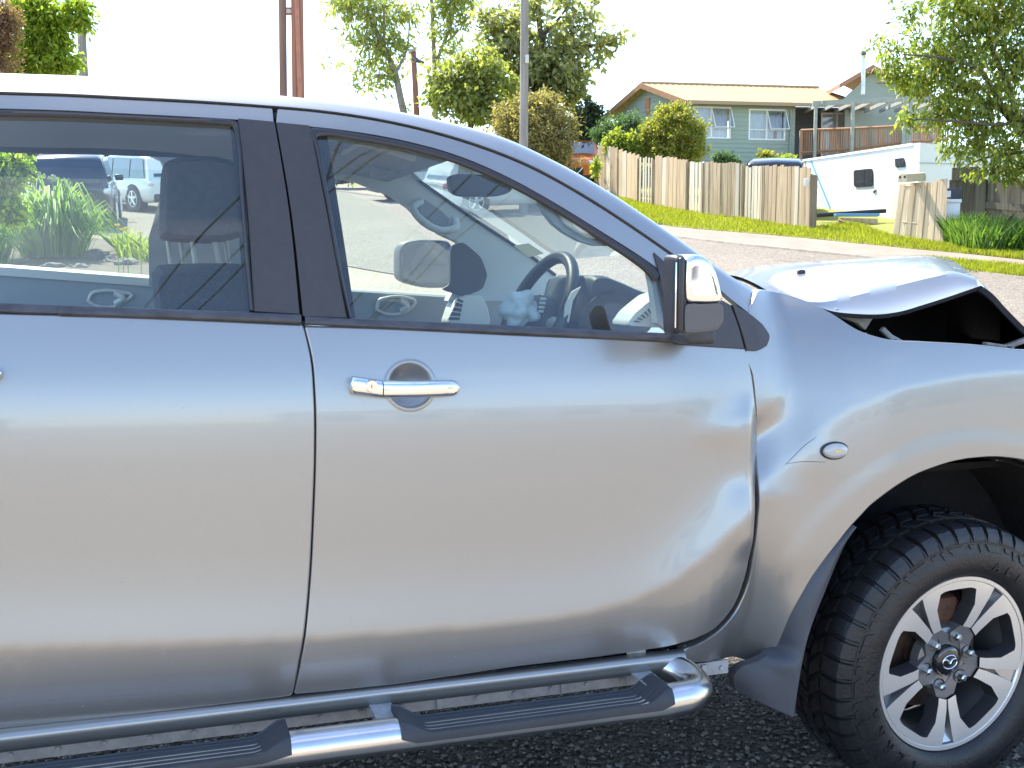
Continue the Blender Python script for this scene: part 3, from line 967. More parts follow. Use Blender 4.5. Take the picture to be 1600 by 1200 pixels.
gm = MB(); gm.bbox((x_g - 0.003, 2.252, (zt_+zb_)/2), (0.004, 0.024, zt_ - zb_ - 0.02), 0.002, Matrix.Rotation(RAD(-24), 3, 'Z'))
gm.build('mirror_glass', pm('mirror silver', (0.8, 0.82, 0.84), 0.03, 1.0), side_mirror, smooth=40)
arm = MB()
a0 = onY(1062, 523, 2.33); a1 = onY(1108, 536, 2.40)
arm.bbox(((a0[0]+a1[0])/2, 2.375, (a0[2]+a1[2])/2 + 0.006), (0.075, 0.10, 0.035), 0.012, seg=3)
arm.build('mirror_foot', DARKPLASTIC, side_mirror, smooth=40)

# ---- front door handle
hx0, hz0 = q(545, 602); hx1, hz1 = q(713, 604)
hy = float(BY((hx0+hx1)/2, (hz0+hz1)/2))
# scooped cup behind the handle
cc = q(641, 602)
cup = MB()
rows = []
for i in range(49):
    a = 2*math.pi*i/48
    row = []
    for s_, dep in ((1.16, 0.0008), (1.10, -0.0006), (1.03, -0.0016), (0.98, -0.0008), (0.86, 0.006), (0.65, 0.016), (0.4, 0.024), (0.15, 0.028), (0.0, 0.0285)):
        x = cc[0] + 0.0525*s_*math.cos(a); z = cc[1] + 0.0505*s_*math.sin(a)
        row.append((x, float(BY(x, z)) + dep - 0.0015 + (0.0 if dep < 0 else 0.0), z))
    rows.append(row)
# the skin is cut by eye: the cup's dish sits in a hole made below
cup.grid(rows)
def punch(o, cx, cz, rx, rz):
    me = o.data
    bm = bmesh.new(); bm.from_mesh(me)
    dead = [f for f in bm.faces if all(((v.co.x-cx)/rx)**2 + ((v.co.z-cz)/rz)**2 < 1 for v in f.verts)]
    bmesh.ops.delete(bm, geom=dead, context='FACES')
    bm.to_mesh(me); bm.free(); me.update()
punch(front_door, cc[0], cc[1], 0.0525*1.10, 0.0505*1.10)
cup.build('handle_cup', PAINT, front_door, smooth=60)
def hbar(x0, x1, zc0, zc1, h0, h1, y_out, n=24, endl=1, endr=1):
    P_ = []
    for i in range(n):
        t = i/(n-1)
        x = x0*(1-t)+x1*t
        zc_ = zc0*(1-t)+zc1*t
        h = h0*(1-t)+h1*t
        e = 1.0
        if endl: e = min(e, math.sqrt(max(0.0, 1-(1-min(1, t*9))**2)))
        if endr: e = min(e, math.sqrt(max(0.0, 1-(1-min(1, (1-t)*9))**2)))
        e = max(e, 0.02)
        row = []
        for k in range(20):
            a = 2*math.pi*k/20
            ca, sa = math.cos(a), math.sin(a)
            sx_ = abs(ca)**0.75*(1 if ca > 0 else -1); sz_ = abs(sa)**0.75*(1 if sa > 0 else -1)
            bow = 0.010*math.sin(math.pi*t) if (endl == 0) else 0.0
            row.append((x, y_out + 0.014 - bow + 0.016*sx_*(0.55+0.45*e), zc_ + h*0.5*sz_*(0.35+0.65*e)))
        P_.append(row)
    mb = MB().grid(P_, cv=True)
    mb.add(P_[0], [tuple(range(20))]); mb.add(P_[-1], [tuple(range(19, -1, -1))])
    return mb
xs_ = q(594, 602)[0]
dh = 0.039
handle = hbar(xs_ + 0.001, hx1, hz1 + 0.002, hz1 - 0.001, dh, 0.036, hy - 0.034, endl=0).build('door_handle', CHROME, front_door, smooth=50)
hbar(hx0, xs_ - 0.001, hz0 + 0.003, hz1 + 0.002, 0.040, dh, hy - 0.032, endr=0).build('lock_cover', CHROME, front_door, smooth=50)
lk = q(576, 601)
lm = MB()
for r, d in ((0.0125, 0.004),):
    lm.tube([(lk[0], hy - 0.030, lk[1]), (lk[0], hy - 0.0385, lk[1])], [0.0145, 0.0125], 28)
    lm.tube([(lk[0]-0.001, hy - 0.036, lk[1]), (lk[0]-0.001, hy - 0.0405, lk[1])], 0.0085, 24)
lm.build('key_lock', CHROME, front_door, smooth=40)
ks = MB(); ks.box((lk[0]-0.001, hy - 0.0407, lk[1]), (0.0016, 0.0008, 0.007)); ks.build('key_slot', BLACKTRIM, front_door)
hy2 = float(BY(-0.33, 1.2))
hbar(q(-110, 590)[0], q(4, 582)[0], q(0, 582)[1] + 0.002, q(0, 582)[1], 0.030, 0.030, hy2 - 0.028).build('door_handle', CHROME, rear_door, smooth=50)

# ---- side indicator
ic = q(1304, 704)
ind = MB()
rows = []
for i in range(33):
    a = 2*math.pi*i/32
    rows.append([(ic[0]+0.036*s_*math.cos(a), float(BY(ic[0], ic[1])) - h_ + 0.10*0.036*s_*math.cos(a)*0, ic[1]+0.0195*s_*math.sin(a)) for s_, h_ in ((1, -0.006), (1, 0.006), (0.93, 0.010), (0.7, 0.014), (0.3, 0.0155), (0, 0.0155))])
ind.grid(rows)
m_, n_, l_, b_ = new_mat('clear indicator lens')
b_.inputs['Base Color'].default_value = (0.62, 0.62, 0.60, 1); b_.inputs['Roughness'].default_value = 0.12
b_.inputs['Transmission Weight'].default_value = 0.35; b_.inputs['Coat Weight'].default_value = 1
ind_o = ind.build('side_indicator', m_, fender, smooth=60)
rg = MB(); rg.tube([(ic[0]+0.0375*math.cos(2*math.pi*i/32), float(BY(ic[0], ic[1])) - 0.002, ic[1]+0.021*math.sin(2*math.pi*i/32)) for i in range(32)], 0.0022, 6, closed=True)
rg.build('indicator_rim', BLACKTRIM, fender, smooth=60)
am = MB(); am.bbox((ic[0]+0.002, float(BY(ic[0], ic[1])) - 0.013, ic[1]), (0.018, 0.006, 0.007), 0.002); am.build('indicator_bulb', pm('amber bulb', (0.75, 0.55, 0.15), 0.3), fender)

# ---- bonnet, tented by the impact
def P3(px, py, Y): return onY(px, py, Y)
YB = 2.60
lip = [P3(x, y, YB + d) for x, y, d in [(1206, 460, 0.10), (1262, 474, 0.03), (1300, 486, 0.01), (1340, 490.5, 0), (1375, 491, -0.01), (1405, 487, -0.01), (1440, 477, 0), (1490, 461, 0.01), (1533, 446, 0.02)]]
cre = [P3(x, y, YB + d) for x, y, d in [(1204, 457, 0.12), (1266, 471.5, 0.06), (1310, 468, 0.09), (1352, 458, 0.10), (1392, 449, 0.11), (1424, 441, 0.11), (1458, 433, 0.11), (1494, 428, 0.11), (1526, 437, 0.08)]]
far = [P3(x, y, 3.95) for x, y in [(1120, 430), (1172, 418.5), (1205, 413.5), (1240, 410), (1275, 408), (1320, 407), (1365, 407.5), (1410, 410), (1446, 416)]]
nU = 60
L_, C_, F_ = spl(lip, nU), spl(cre, nU), spl(far, nU)
rows = []
for i in range(nU):
    row = []
    for v in np.linspace(0, 1, 9)[:-1]:
        p = L_[i]*(1-v) + C_[i]*v
        p = p + np.array([0, 0, -0.012*math.sin(math.pi*v)])
        row.append(p)
    for v in np.linspace(0, 1, 22)[0:]:
        p = C_[i]*(1-v) + F_[i]*v
        row.append(p + np.array([0, 0, 0.045*math.sin(math.pi*v)*(0.4+0.6*i/nU)]))
    rows.append(row)
rows = np.array(rows)
bonnet = MB()
bonnet.grid(rows)
# the front half buckles down past the fold
nearf = [rows[-1, 0], P3(1546, 455, YB), P3(1572, 482, YB), P3(1606, 516, YB), P3(1640, 546, YB)]
farf = [rows[-1, -1], P3(1470, 422, 3.95), P3(1520, 446, 3.95), P3(1570, 490, 3.95), P3(1610, 540, 3.95)]
A_, B_ = spl(nearf, 26), spl(farf, 26)
fr2 = []
for i in range(26):
    row = []
    for j in range(rows.shape[1]):
        v = j/(rows.shape[1]-1)
        w0 = rows[-1, j] - (rows[-1, 0]*(1-v) + rows[-1, -1]*v)
        row.append(A_[i]*(1-v) + B_[i]*v + w0*max(0, 1 - i/14)**1.5)
    fr2.append(row)
bonnet.grid(np.array(fr2))
bonnet = bonnet.build('bonnet', PAINT, truck, smooth=35)
tag(bonnet, 'bonnet buckled upwards with its near edge lifted off the fender')
lin_ = MB()
r2 = rows.copy(); r2[..., 2] -= 0.012; r2[:, 0, 1] += 0.004
f2 = np.array(fr2); f2[..., 2] -= 0.014; f2[..., 0] -= 0.010
lin_.grid(r2); lin_.grid(f2)
for i in (0,):
    lin_.grid(np.stack([rows[:, 0], r2[:, 0]], 1)); lin_.grid(np.stack([np.array(fr2)[:, 0], f2[:, 0]], 1))
lin_.build('bonnet_liner', BLACKVOID, bonnet, smooth=60)
nz_ = P3(1252, 421.5, 3.25)
wj = MB(); wj.bbox(nz_ + np.array([0, 0, -0.008]), (0.028, 0.018, 0.016), 0.006, seg=3); wj.build('washer_jet', BLACKTRIM, bonnet, smooth=40)
# engine bay walls, with added dark sheets that close the gap in shade
eb = MB()
topf = flank(spl_keys(go_w[19:], 4), 0.0)
inn_ = topf + np.array([0, 0.03, -0.012]); deep = topf + np.array([0, 0.10, -0.30])
eb.grid(np.stack([topf + np.array([0, 0.004, -0.001]), inn_, deep], 1))
eb.box((2.15, YC, 0.86), (1.3, 1.3, 0.02)); eb.box((1.62, YC, 1.06), (0.02, 1.35, 0.36))
eb.box((2.15, YC + 0.70, 1.05), (1.3, 0.02, 0.42)); eb.box((2.80, YC, 1.0), (0.02, 1.3, 0.36))
fe_ = rows[14:, -1]
eb.grid(np.stack([fe_ + np.array([0, -0.02, -0.02]), fe_ + np.array([0, -0.02, -0.5])], 1))
mid_ = np.array(fr2)[:, 17]  # added dark skirts, so the space under the bonnet reads as solid shade
eb.grid(np.stack([mid_ + np.array([0, 0, -0.02]), mid_ + np.array([0.02, 0, -0.55])], 1))
mw_ = np.vstack([rows[8:, 17], np.array(fr2)[1:, 17]])
eb.grid(np.stack([mw_ + np.array([0, 0, -0.016]), mw_ + np.array([0, 0, -0.5])], 1))
eb.build('engine_bay', BLACKVOID, truck, smooth=40)
bits = MB()
for (x, y, Y, d, a) in [(1322, 494, 2.66, (0.09, 0.02, 0.018), 20), (1350, 499, 2.66, (0.035, 0.02, 0.05), 35), (1300, 487, 2.68, (0.05, 0.02, 0.012), 12), (1386, 522, 2.64, (0.05, 0.015, 0.016), 40), (1402, 531, 2.64, (0.05, 0.012, 0.012), 25)]:
    bits.bbox(P3(x, y, Y), d, 0.004, Matrix.Rotation(RAD(a), 3, 'Y'))
bits.build('hinge_bracket', pm('dusty grey bracket', (0.34, 0.32, 0.29), 0.6, var=0.3, scale=40), truck, smooth=40)
torn = MB()
for (x, y, d, a) in [(1560, 540, (0.10, 0.02, 0.010), 8), (1588, 536, (0.09, 0.02, 0.014), -16), (1575, 548, (0.08, 0.03, 0.008), 10)]:
    torn.bbox(P3(x, y, 2.60), d, 0.003, Matrix.Rotation(RAD(a), 3, 'Y'))
torn.build('headlamp_bracket', pm('torn plastic', (0.25, 0.22, 0.19), 0.5, var=0.4, scale=30), truck, smooth=40)
cowl = MB()
cowl.grid([[P3(x, y, Y) for Y in (2.64, 3.3, 3.95)] for x, y in [(1186, 459), (1206, 463), (1232, 470)]])
cowl.build('cowl', BLACKTRIM, truck, smooth=60)

# ---- front end, mostly past the photograph's right edge
fe = MB()
fe.bbox((2.86, YC, 0.62), (0.30, 1.74, 0.36), 0.10, seg=4)
fe.bbox((2.84, YC, 0.92), (0.16, 1.50, 0.20), 0.06, seg=3)
fe.build('front_bumper', PAINT, truck, smooth=40)

# ---- side step
Ys = 2.285
cl = [(q(-200, 1270)[0], 0.0), ]
pz = [onY(x, y, Ys) for x, y in [(450, 1171), (700, 1139), (850, 1119), (1000, 1098)]]
zst = float(np.mean([p[2] for p in pz]))
xe = onY(1066, 1086, Ys)[0]
path = [(-1.15, Ys + 0.16, zst), (-1.13, Ys + 0.05, zst), (-1.05, Ys, zst)] + [(x, Ys, zst) for x in np.linspace(-0.95, xe - 0.02, 14)]
path += [(xe + 0.028, Ys + 0.010, zst), (xe + 0.055, Ys + 0.033, zst), (xe + 0.066, Ys + 0.068, zst + 0.004), (xe + 0.060, Ys + 0.105, zst + 0.012), (xe + 0.035, Ys + 0.15, zst + 0.022), (xe + 0.0, Ys + 0.19, zst + 0.03)]
R_ST = 0.0375
STEPPLASTIC = pm('dark step pad plastic', (0.040, 0.042, 0.048), 0.62, bump=0.12, bscale=350, var=0.12, scale=10)
PADS = [(onY(622, 1128, Ys)[0], onY(1042, 1075, Ys)[0]), (-0.95, onY(452, 1156, Ys)[0])]
def pad_e(x, xa, xb):                                   # 0 at the ends, 1 in the recess
    L = xb - xa
    t = np.clip(np.minimum(x - xa, xb - x) / 0.075, 0, 1)
    return t*t*(3-2*t)
tb = MB().tube(spl(path, 260), R_ST, 28)
for i_, v_ in enumerate(tb.v):
    for xa, xb in PADS:
        if xa < v_[0] < xb and v_[1] < Ys + 0.045:
            lim = zst + R_ST*(0.94 - 0.72*pad_e(v_[0], xa, xb)) - 0.004
            if v_[2] > lim: tb.v[i_] = (v_[0], v_[1], lim)
step = tb.build('side_step', STAINLESS, truck, smooth=60)
def step_pad(xa, xb):
    mb = MB()
    n = 220
    P_ = []
    for i in range(n):
        t = i/(n-1); x = xa*(1-t) + xb*t
        e = float(pad_e(x, xa, xb))
        h = R_ST*(0.97 - 0.62*e)
        r = R_ST + 0.0075
        a1 = 180 - math.degrees(math.asin(min(0.96, h/r)))
        a0 = 186 - (1-min(1, min(t, 1-t)*20))*14
        row = []
        for a in np.linspace(a0, a1, 9):                  # outer face of the shell round the tube
            row.append((x, Ys + r*math.cos(RAD(a)), zst + r*math.sin(RAD(a))))
        ly, lz = row[-1][1], row[-1][2]
        row.append((x, ly + 0.003, lz + 0.0012))
        row.append((x, ly + 0.006, lz - 0.0005))
        w_ = Ys + 0.072 - (ly + 0.007)
        for k in range(25):                               # ribbed tread
            yy = ly + 0.007 + w_*k/24
            rib = 0.003 if (k % 4) in (1, 2) and 3 < k < 23 else 0.0
            row.append((x, yy, lz - 0.010*e + rib*e + (1-e)*0.002*math.sin(math.pi*k/24)))
        row.append((x, Ys + 0.074, lz + 0.004 - 0.010*e))
        row.append((x, Ys + 0.078, zst - 0.01))
        P_.append(row)
    mb.grid(P_)
    for k in (0, -1):
        mb.add(P_[k], [tuple(range(len(P_[k])))])
    return mb.build('step_pad', STEPPLASTIC, step, smooth=30)
for xa, xb in PADS: step_pad(xa, xb)
for px in (600, 1013, -260):
    x = onY(px, 1100, Ys + 0.08)[0]
    br = MB()
    br.box((x, Ys + 0.10, zst + 0.022), (0.050, 0.12, 0.006))
    br.box((x, Ys + 0.155, zst + 0.035), (0.050, 0.006, 0.10))
    br.build('step_bracket', GALV, step)

# ---- front wheel
wc = np.array([HUB[0], HUB[1], HUB[2]])
front_wheel_M = Matrix.Translation(Vector(wc)) @ Matrix.Rotation(RAD(3.0), 4, 'Z') @ Matrix.Rotation(RAD(4.0), 4, 'X')
RW = 0.247
def wp(a, b, y):                                        # wheel plane (units of rim radius), y metres inboard
    return (a*RW, y, b*RW)
def rot2(p, ang):
    c, s_ = math.cos(ang), math.sin(ang)
    return (p[0]*c - p[1]*s_, p[0]*s_ + p[1]*c)
def dish(r): return 0.030*max(0, 1 - r)**1.2
alloy = MB()
prof = [(0.985, 0.004), (1.0, -0.003), (0.995, -0.006), (0.955, -0.005), (0.945, 0.0)]
alloy.grid([[wp(r*math.cos(a), r*math.sin(a), y) for r, y in prof] for a in np.linspace(0, 2*math.pi, 97)[:-1]], cu=True)
alloy.cur = 1
prof = [(0.945, 0.0), (0.90, 0.02), (0.87, 0.06), (0.84, 0.16), (0.93, 0.20)]
alloy.grid([[wp(r*math.cos(a), r*math.sin(a), y) for r, y in prof] for a in np.linspace(0, 2*math.pi, 73)[:-1]], cu=True)
for k in range(5):
    ang = 2*math.pi*k/5 + RAD(1.5)
    ao = [(0.95*math.sin(RAD(t)), 0.95*math.cos(RAD(t))) for t in np.linspace(-31.5, 31.5, 15)]
    wi = []
    for (ox, oz) in ao:
        x_ = np.clip(ox*0.56, -0.235, 0.235)
        wi.append((x_, 0.855 - 0.10*abs(x_/0.235)**6 * 0.3))
    outer = [(-0.255, 0.36), (-0.315, 0.45), (-0.445, 0.70)] + ao + [(0.445, 0.70), (0.315, 0.45), (0.255, 0.36)]
    inner = [(-0.14, 0.395), (-0.175, 0.46), (-0.25, 0.64)] + wi + [(0.25, 0.64), (0.175, 0.46), (0.14, 0.395)]
    o_ = [rot2(p, ang) for p in outer]; i_ = [rot2(p, ang) for p in inner]
    def lift(p, y): return wp(p[0], p[1], dish(math.hypot(*p)) + y)
    top = [[lift((a[0]*(1-v)+b[0]*v, a[1]*(1-v)+b[1]*v), -0.004) for v in (0.03, 0.97)] for a, b in zip(o_, i_)]
    alloy.cur = 0
    alloy.grid(top)
    for side, edge in ((0, o_), (1, i_)):
        alloy.cur = 3 if side else 1
        rows_ = []
        for p, t_ in zip(edge, top):
            c0 = np.array(t_[side])
            rows_.append([c0, wp(p[0], p[1], dish(math.hypot(*p)) + 0.001), (lambda g: wp(g[0], g[1], dish(math.hypot(*p)) + 0.034))((p[0] + (0.0), p[1]))])
        # windows have sloping inner walls
        if side == 1:
            for r_, p in zip(rows_, edge):
                cx_, cz_ = rot2((0, 0.62), ang)
                r_[2] = wp(p[0] + (cx_-p[0])*0.06, p[1] + (cz_-p[1])*0.06, dish(math.hypot(*p)) + 0.040)
        alloy.grid(rows_)
    alloy.cur = 1
    # dark web from the arms into the hub, either side of the window's point
    for sgn in (1, -1):
        pts = [(sgn*0.14, 0.395), (sgn*0.255, 0.36), (sgn*0.24, 0.26), (sgn*0.16, 0.22), (0.0, 0.20), (0.0, 0.30)]
        pr_ = [lift(rot2(p, ang), 0.004) for p in pts]
        alloy.prism(pr_, (0, 0.035, 0))
    # dark slot floor between neighbouring arms, with a bright wedge at its outer end
    a2 = ang + math.pi/5
    sl = [rot2(p, a2) for p in [(-0.125, 0.935), (0.125, 0.935), (0.06, 0.66), (0.035, 0.34), (-0.035, 0.34), (-0.06, 0.66)]]
    alloy.add([lift(p, 0.022) for p in sl], [tuple(range(6))])
    alloy.cur = 2
    wd = [rot2(p, a2) for p in [(-0.13, 0.925), (0.13, 0.925), (0.0, 0.74)]]
    alloy.add([lift(wd[0], 0.002), lift(wd[1], 0.002), lift(wd[2], 0.021)], [(0, 1, 2)])
alloy.cur = 1
prof = [(0.0, 0.030), (0.20, 0.030), (0.255, 0.026), (0.30, 0.030), (0.36, 0.036), (0.38, 0.060)]
alloy.grid([[wp(r*math.cos(a), r*math.sin(a), y) for r, y in prof] for a in np.linspace(0, 2*math.pi, 61)[:-1]], cu=True)
ALLOYMID = pm('silver alloy paint', (0.40, 0.41, 0.43), 0.3, 0.8, coat=0.5)
wheel = alloy.build('front_wheel', [ALLOY, ALLOYDARK, ALLOYMID, pm('dark window walls', (0.06, 0.06, 0.065), 0.4, 0.4)], None, smooth=35)
wheel.parent = truck
wheel.matrix_parent_inverse = world_of(truck).inverted()
wheel.location = front_wheel_M.to_translation()
wheel.rotation_euler = front_wheel_M.to_euler()
wheel.scale = (1.0, 1.0, 1.0)
def wsub(mb, name, mat, smooth=40):
    o = mb.build(name, mat, None, smooth=smooth)
    o.parent = wheel
    return o
cap_ = MB()
prof = [(0.0, 0.013), (0.10, 0.0135), (0.145, 0.0155), (0.160, 0.0185), (0.172, 0.0175), (0.180, 0.021), (0.182, 0.038)]
cap_.grid([[wp(r*math.cos(a), r*math.sin(a), y) for r, y in prof] for a in np.linspace(0, 2*math.pi, 49)[:-1]], cu=True)
wsub(cap_, 'centre_cap', pm('gloss black cap', (0.012, 0.012, 0.014), 0.15, coat=1.0), 50)
lg = MB()
el = [(0.098*math.cos(t)*RW, 0.0115, 0.078*math.sin(t)*RW) for t in np.linspace(0, 2*math.pi, 41)[:-1]]
lg.tube(el, 0.0021, 6, closed=True)
wing = spl([(-0.085, 0.028), (-0.045, 0.030), (-0.018, 0.008), (0.0, -0.018), (0.018, 0.008), (0.045, 0.030), (0.085, 0.028)], 25)
lg.tube([(a*RW, 0.0115, b*RW) for a, b in wing], [0.0016 + 0.0012*math.sin(math.pi*i/24) for i in range(25)], 6)
wsub(lg, 'cap_emblem', CHROME, 60)
for k in range(6):
    a = RAD(14 + 60*k)
    c = (0.29*math.cos(a)*RW, 0.29*math.sin(a)*RW)
    nb = MB()
    nb.tube([(c[0], 0.036, c[1]), (c[0], 0.006, c[1]), (c[0], 0.002, c[1])], [0.0098, 0.0098, 0.006], 6)
    wsub(nb, 'wheel_nut', pm('wheel nut steel', (0.75, 0.73, 0.68), 0.2, 1.0) if k == 0 else bpy.data.materials['wheel nut steel'], 30)
    ho = MB()
    ho.grid([[(c[0]+r*math.cos(t), y, c[1]+r*math.sin(t)) for r, y in ((0.0195, 0.0225), (0.0165, 0.0235), (0.015, 0.036), (0.0, 0.036))] for t in np.linspace(0, 2*math.pi, 19)[:-1]], cu=True)
    wsub(ho, 'nut_recess', BLACKTRIM, 50)
bd = MB()
bd.grid([[wp(r*math.cos(a), r*math.sin(a), y) for r, y in ((0.2, 0.085), (0.35, 0.085), (0.352, 0.10), (0.66, 0.10), (0.665, 0.125))] for a in np.linspace(0, 2*math.pi, 49)[:-1]], cu=True)
wsub(bd, 'brake_disc', pm('brake disc steel', (0.20, 0.15, 0.12), 0.45, 0.6, c2=(0.10, 0.06, 0.045), scale=14), 40)
cpr = MB(); cpr.bbox(wp(0.02, 0.52, 0.09), (0.11, 0.07, 0.08), 0.02); cpr.build
wsub(cpr, 'brake_caliper', pm('rusty caliper', (0.11, 0.05, 0.03), 0.8, var=0.4, scale=20), 40)
bk = MB(); bk.tube([(0, 0.19, 0), (0, 0.20, 0)], 0.21, 40); wsub(bk, 'brake_shield', BLACKVOID, 40)
# tyre: carcass, shoulder lugs, tread rows, raised sidewall blocks
ty = MB()
RT = 0.388
prof = spl([(0.2475, 0.006), (0.2485, -0.004), (0.256, -0.016), (0.285, -0.030), (0.318, -0.029), (0.338, -0.022), (0.3445, -0.0215), (0.347, -0.017), (0.360, -0.008), (0.372, 0.006), (0.377, 0.03), (0.379, 0.10), (0.379, 0.13), (0.377, 0.20), (0.366, 0.232), (0.34, 0.25), (0.28, 0.258), (0.236, 0.225)], 60)
ty.grid([[(r*math.cos(a), y, r*math.sin(a)) for r, y in prof] for a in np.linspace(0, 2*math.pi, 145)[:-1]], cu=True)
NL = 44
def lug(a0, a1, stations, skew=0.0):                     # stations: (radius base, radius top, y)
    P_ = []
    for (rb, rt_, y) in stations:
        s_ = skew*(y)
        P_.append([(rb*math.cos(a0+s_), y, rb*math.sin(a0+s_)), (rt_*math.cos(a0+s_+0.004), y, rt_*math.sin(a0+s_+0.004)), (rt_*math.cos(a1+s_-0.004), y, rt_*math.sin(a1+s_-0.004)), (rb*math.cos(a1+s_), y, rb*math.sin(a1+s_))])
    ty.grid(P_)
    ty.add(P_[0], [(0, 1, 2, 3)]); ty.add(P_[-1], [(3, 2, 1, 0)])
for k in range(NL):
    a = 2*math.pi*k/NL; w_ = 2*math.pi/NL
    long_ = k % 2
    lug(a, a + w_*0.80, [(0.345 - 0.004*long_, 0.352 - 0.004*long_, -0.020), (0.352, 0.366, -0.0145), (0.360, 0.381, -0.002), (0.370, 0.3865, 0.012), (0.374, 0.3875, 0.055)], 0.0)
    # notch facet: a smaller raised step beside each lug
    lug(a + w_*0.82, a + w_*0.99, [(0.345, 0.350, -0.0195), (0.355, 0.362, -0.011), (0.368, 0.374, 0.004), (0.374, 0.380, 0.04)], 0.0)
    lug(a + w_*0.30, a + w_*1.02, [(0.374, 0.390, 0.068), (0.376, 0.391, 0.10)], 2.0)
    lug(a + w_*0.05, a + w_*0.80, [(0.376, 0.391, 0.112), (0.376, 0.391, 0.145)], -2.0)
    lug(a, a + w_*0.74, [(0.374, 0.390, 0.158), (0.370, 0.388, 0.205), (0.355, 0.370, 0.228)], 0.0)
for k in range(17):                                      # raised blocks below the shoulder line
    a = 2*math.pi*(k + 0.35)/17; w_ = 2*math.pi/17
    def plate(f0, f1, r0, r1, s_):
        pts = [(r0, a+w_*f0), (r1, a+w_*(f0+s_)), (r1, a+w_*f1), (r0, a+w_*(f1-s_))]
        yb = lambda r: float(np.interp(r, [0.30, 0.318, 0.338, 0.3445], [-0.0305, -0.0292, -0.0222, -0.0218]))
        top = [(r*math.cos(t), yb(r) - 0.0025, r*math.sin(t)) for r, t in pts]
        ty.prism(top, (0, 0.004, 0))
    plate(0.02, 0.50, 0.324, 0.341, 0.10)
    plate(0.56, 0.70, 0.320, 0.341, 0.05)
    plate(0.76, 0.96, 0.330, 0.341, 0.04)
wsub(ty, 'tyre', RUBBER, 28)
# raised sidewall lettering
def arc_text(txt, r, a_start, step, size, y, ext=0.003, bevel=0.0):
    for i, ch in enumerate(txt):
        if ch == ' ': continue
        cu = bpy.data.curves.new('letter_curve', 'FONT')
        cu.body = ch; cu.size = size; cu.extrude = ext; cu.align_x = 'CENTER'
        o = bpy.data.objects.new('letter_curve', cu)
        a = a_start - i*step
        o.location = (r*math.cos(a), y, r*math.sin(a))
        o.rotation_euler = Matrix((( math.sin(a), math.cos(a), 0), (0, 0, -1), (-math.cos(a), math.sin(a), 0))).to_euler()
        cu.materials.append(RUBBER)
        col.objects.link(o)
        dg = bpy.context.evaluated_depsgraph_get()
        me = bpy.data.meshes.new_from_object(o.evaluated_get(dg))
        lo = bpy.data.objects.new('sidewall_letter', me)
        lo.location, lo.rotation_euler = o.location, o.rotation_euler
        bpy.data.objects.remove(o); bpy.data.curves.remove(cu)
        col.objects.link(lo); lo.parent = wheel
arc_text('TERRAIN', 0.276, RAD(243), RAD(11.0), 0.046, -0.0300)
arc_text('ALL', 0.276, RAD(72), RAD(9), 0.034, -0.0300)

CRACKM = pm('cracked paint edge', (0.16, 0.16, 0.165), 0.7)
for pts in ([(1226, 727), (1240, 713), (1256, 697), (1276, 682)], [(1228, 725), (1250, 721.5), (1290, 722)]):
    mb = MB(); mb.tube([tuple(p) for p in flank(spl(qs(pts), 18), -0.0006)], [0.0003 + 0.0006*math.sin(math.pi*i/17)**0.6 for i in range(18)], 5); mb.build('paint_crack', CRACKM, fender, smooth=60)
mud = MB()
r_ = np.random.default_rng(4)
for i in range(60):                                     # dried mud flecks on the arch felt
    a = r_.uniform(0.35, 0.85)*math.pi; yy = D0 + r_.uniform(0.05, 0.2)
    rr2 = ra + 0.012
    mud.ball((ax + rr2*math.cos(a), yy, az + rr2*math.sin(a)), (r_.uniform(0.003, 0.010), r_.uniform(0.003, 0.010), r_.uniform(0.002, 0.006)), 6, 4)
tag(mud.build('mud_flecks', pm('dried mud', (0.30, 0.29, 0.27), 0.95), truck, smooth=60), kind='stuff')
dirt = MB()
for i in range(120):                                    # stone chips and dirt spots on the doors
    x = r_.uniform(-0.28, 1.3); z = 0.5 + 0.65*r_.random()**1.6
    y = float(BY(x, z, True)); s_ = r_.uniform(0.0005, 0.0014)
    dirt.ball((x, y, z), (s_*r_.uniform(1, 2.5), s_*0.5, s_), 5, 3)
tag(dirt.build('dirt_specks', pm('pale dust specks', (0.36, 0.34, 0.31), 0.95), truck, smooth=60), kind='stuff')
# ================================================================== CABIN
def polyY(mb, pts, Y, dy):                               # outline measured at depth Y, dy thick
    return mb.prism([tuple(onY(x, y, Y)) for x, y in pts], (0, dy, 0))
YF = YC + 0.80                                           # inner face of the far doors
# far doors: sill, inner trim and outer skin below the far glass
def far_panel(name, top, x_pad, parent=truck):
    T_ = [onY(x, y, YF) for x, y in top]
    mb = MB()
    rows = []
    for p in spl(T_, 30):
        rows.append([(p[0], YF + 0.10, 0.5), (p[0], YF + 0.10, p[2] - 0.06), (p[0], YF + 0.055, p[2] - 0.004), (p[0], YF + 0.03, p[2]), (p[0], YF + 0.004, p[2] - 0.012), (p[0], YF, p[2] - 0.04), (p[0], YF - 0.006, p[2] - 0.10), (p[0], YF + 0.0, p[2] - 0.17), (p[0], YF - 0.03, p[2] - 0.22), (p[0], YF, 0.6)])
    mb.grid(rows)
    return mb.build(name, TRIMGREY, parent, smooth=50)
far_rear = far_panel('far_rear_door', [(-170, 408), (0, 419), (120, 428), (260, 440), (330, 444)], 0)
far_front = far_panel('far_front_door', [(330, 446), (540, 450), (640, 456), (720, 461), (800, 464)], 0)
sl = MB()  # white strip stands in for sun on the far sill
T_ = spl([onY(x, y, YF) for x, y in [(-170, 409), (0, 420), (120, 429), (240, 438)]], 24)
sl.grid([[p + np.array([0, -0.008, -0.022]), p + np.array([0, -0.004, 0.006]), p + np.array([0, 0.03, 0.016]), p + np.array([0, 0.06, 0.010])] for p in T_])
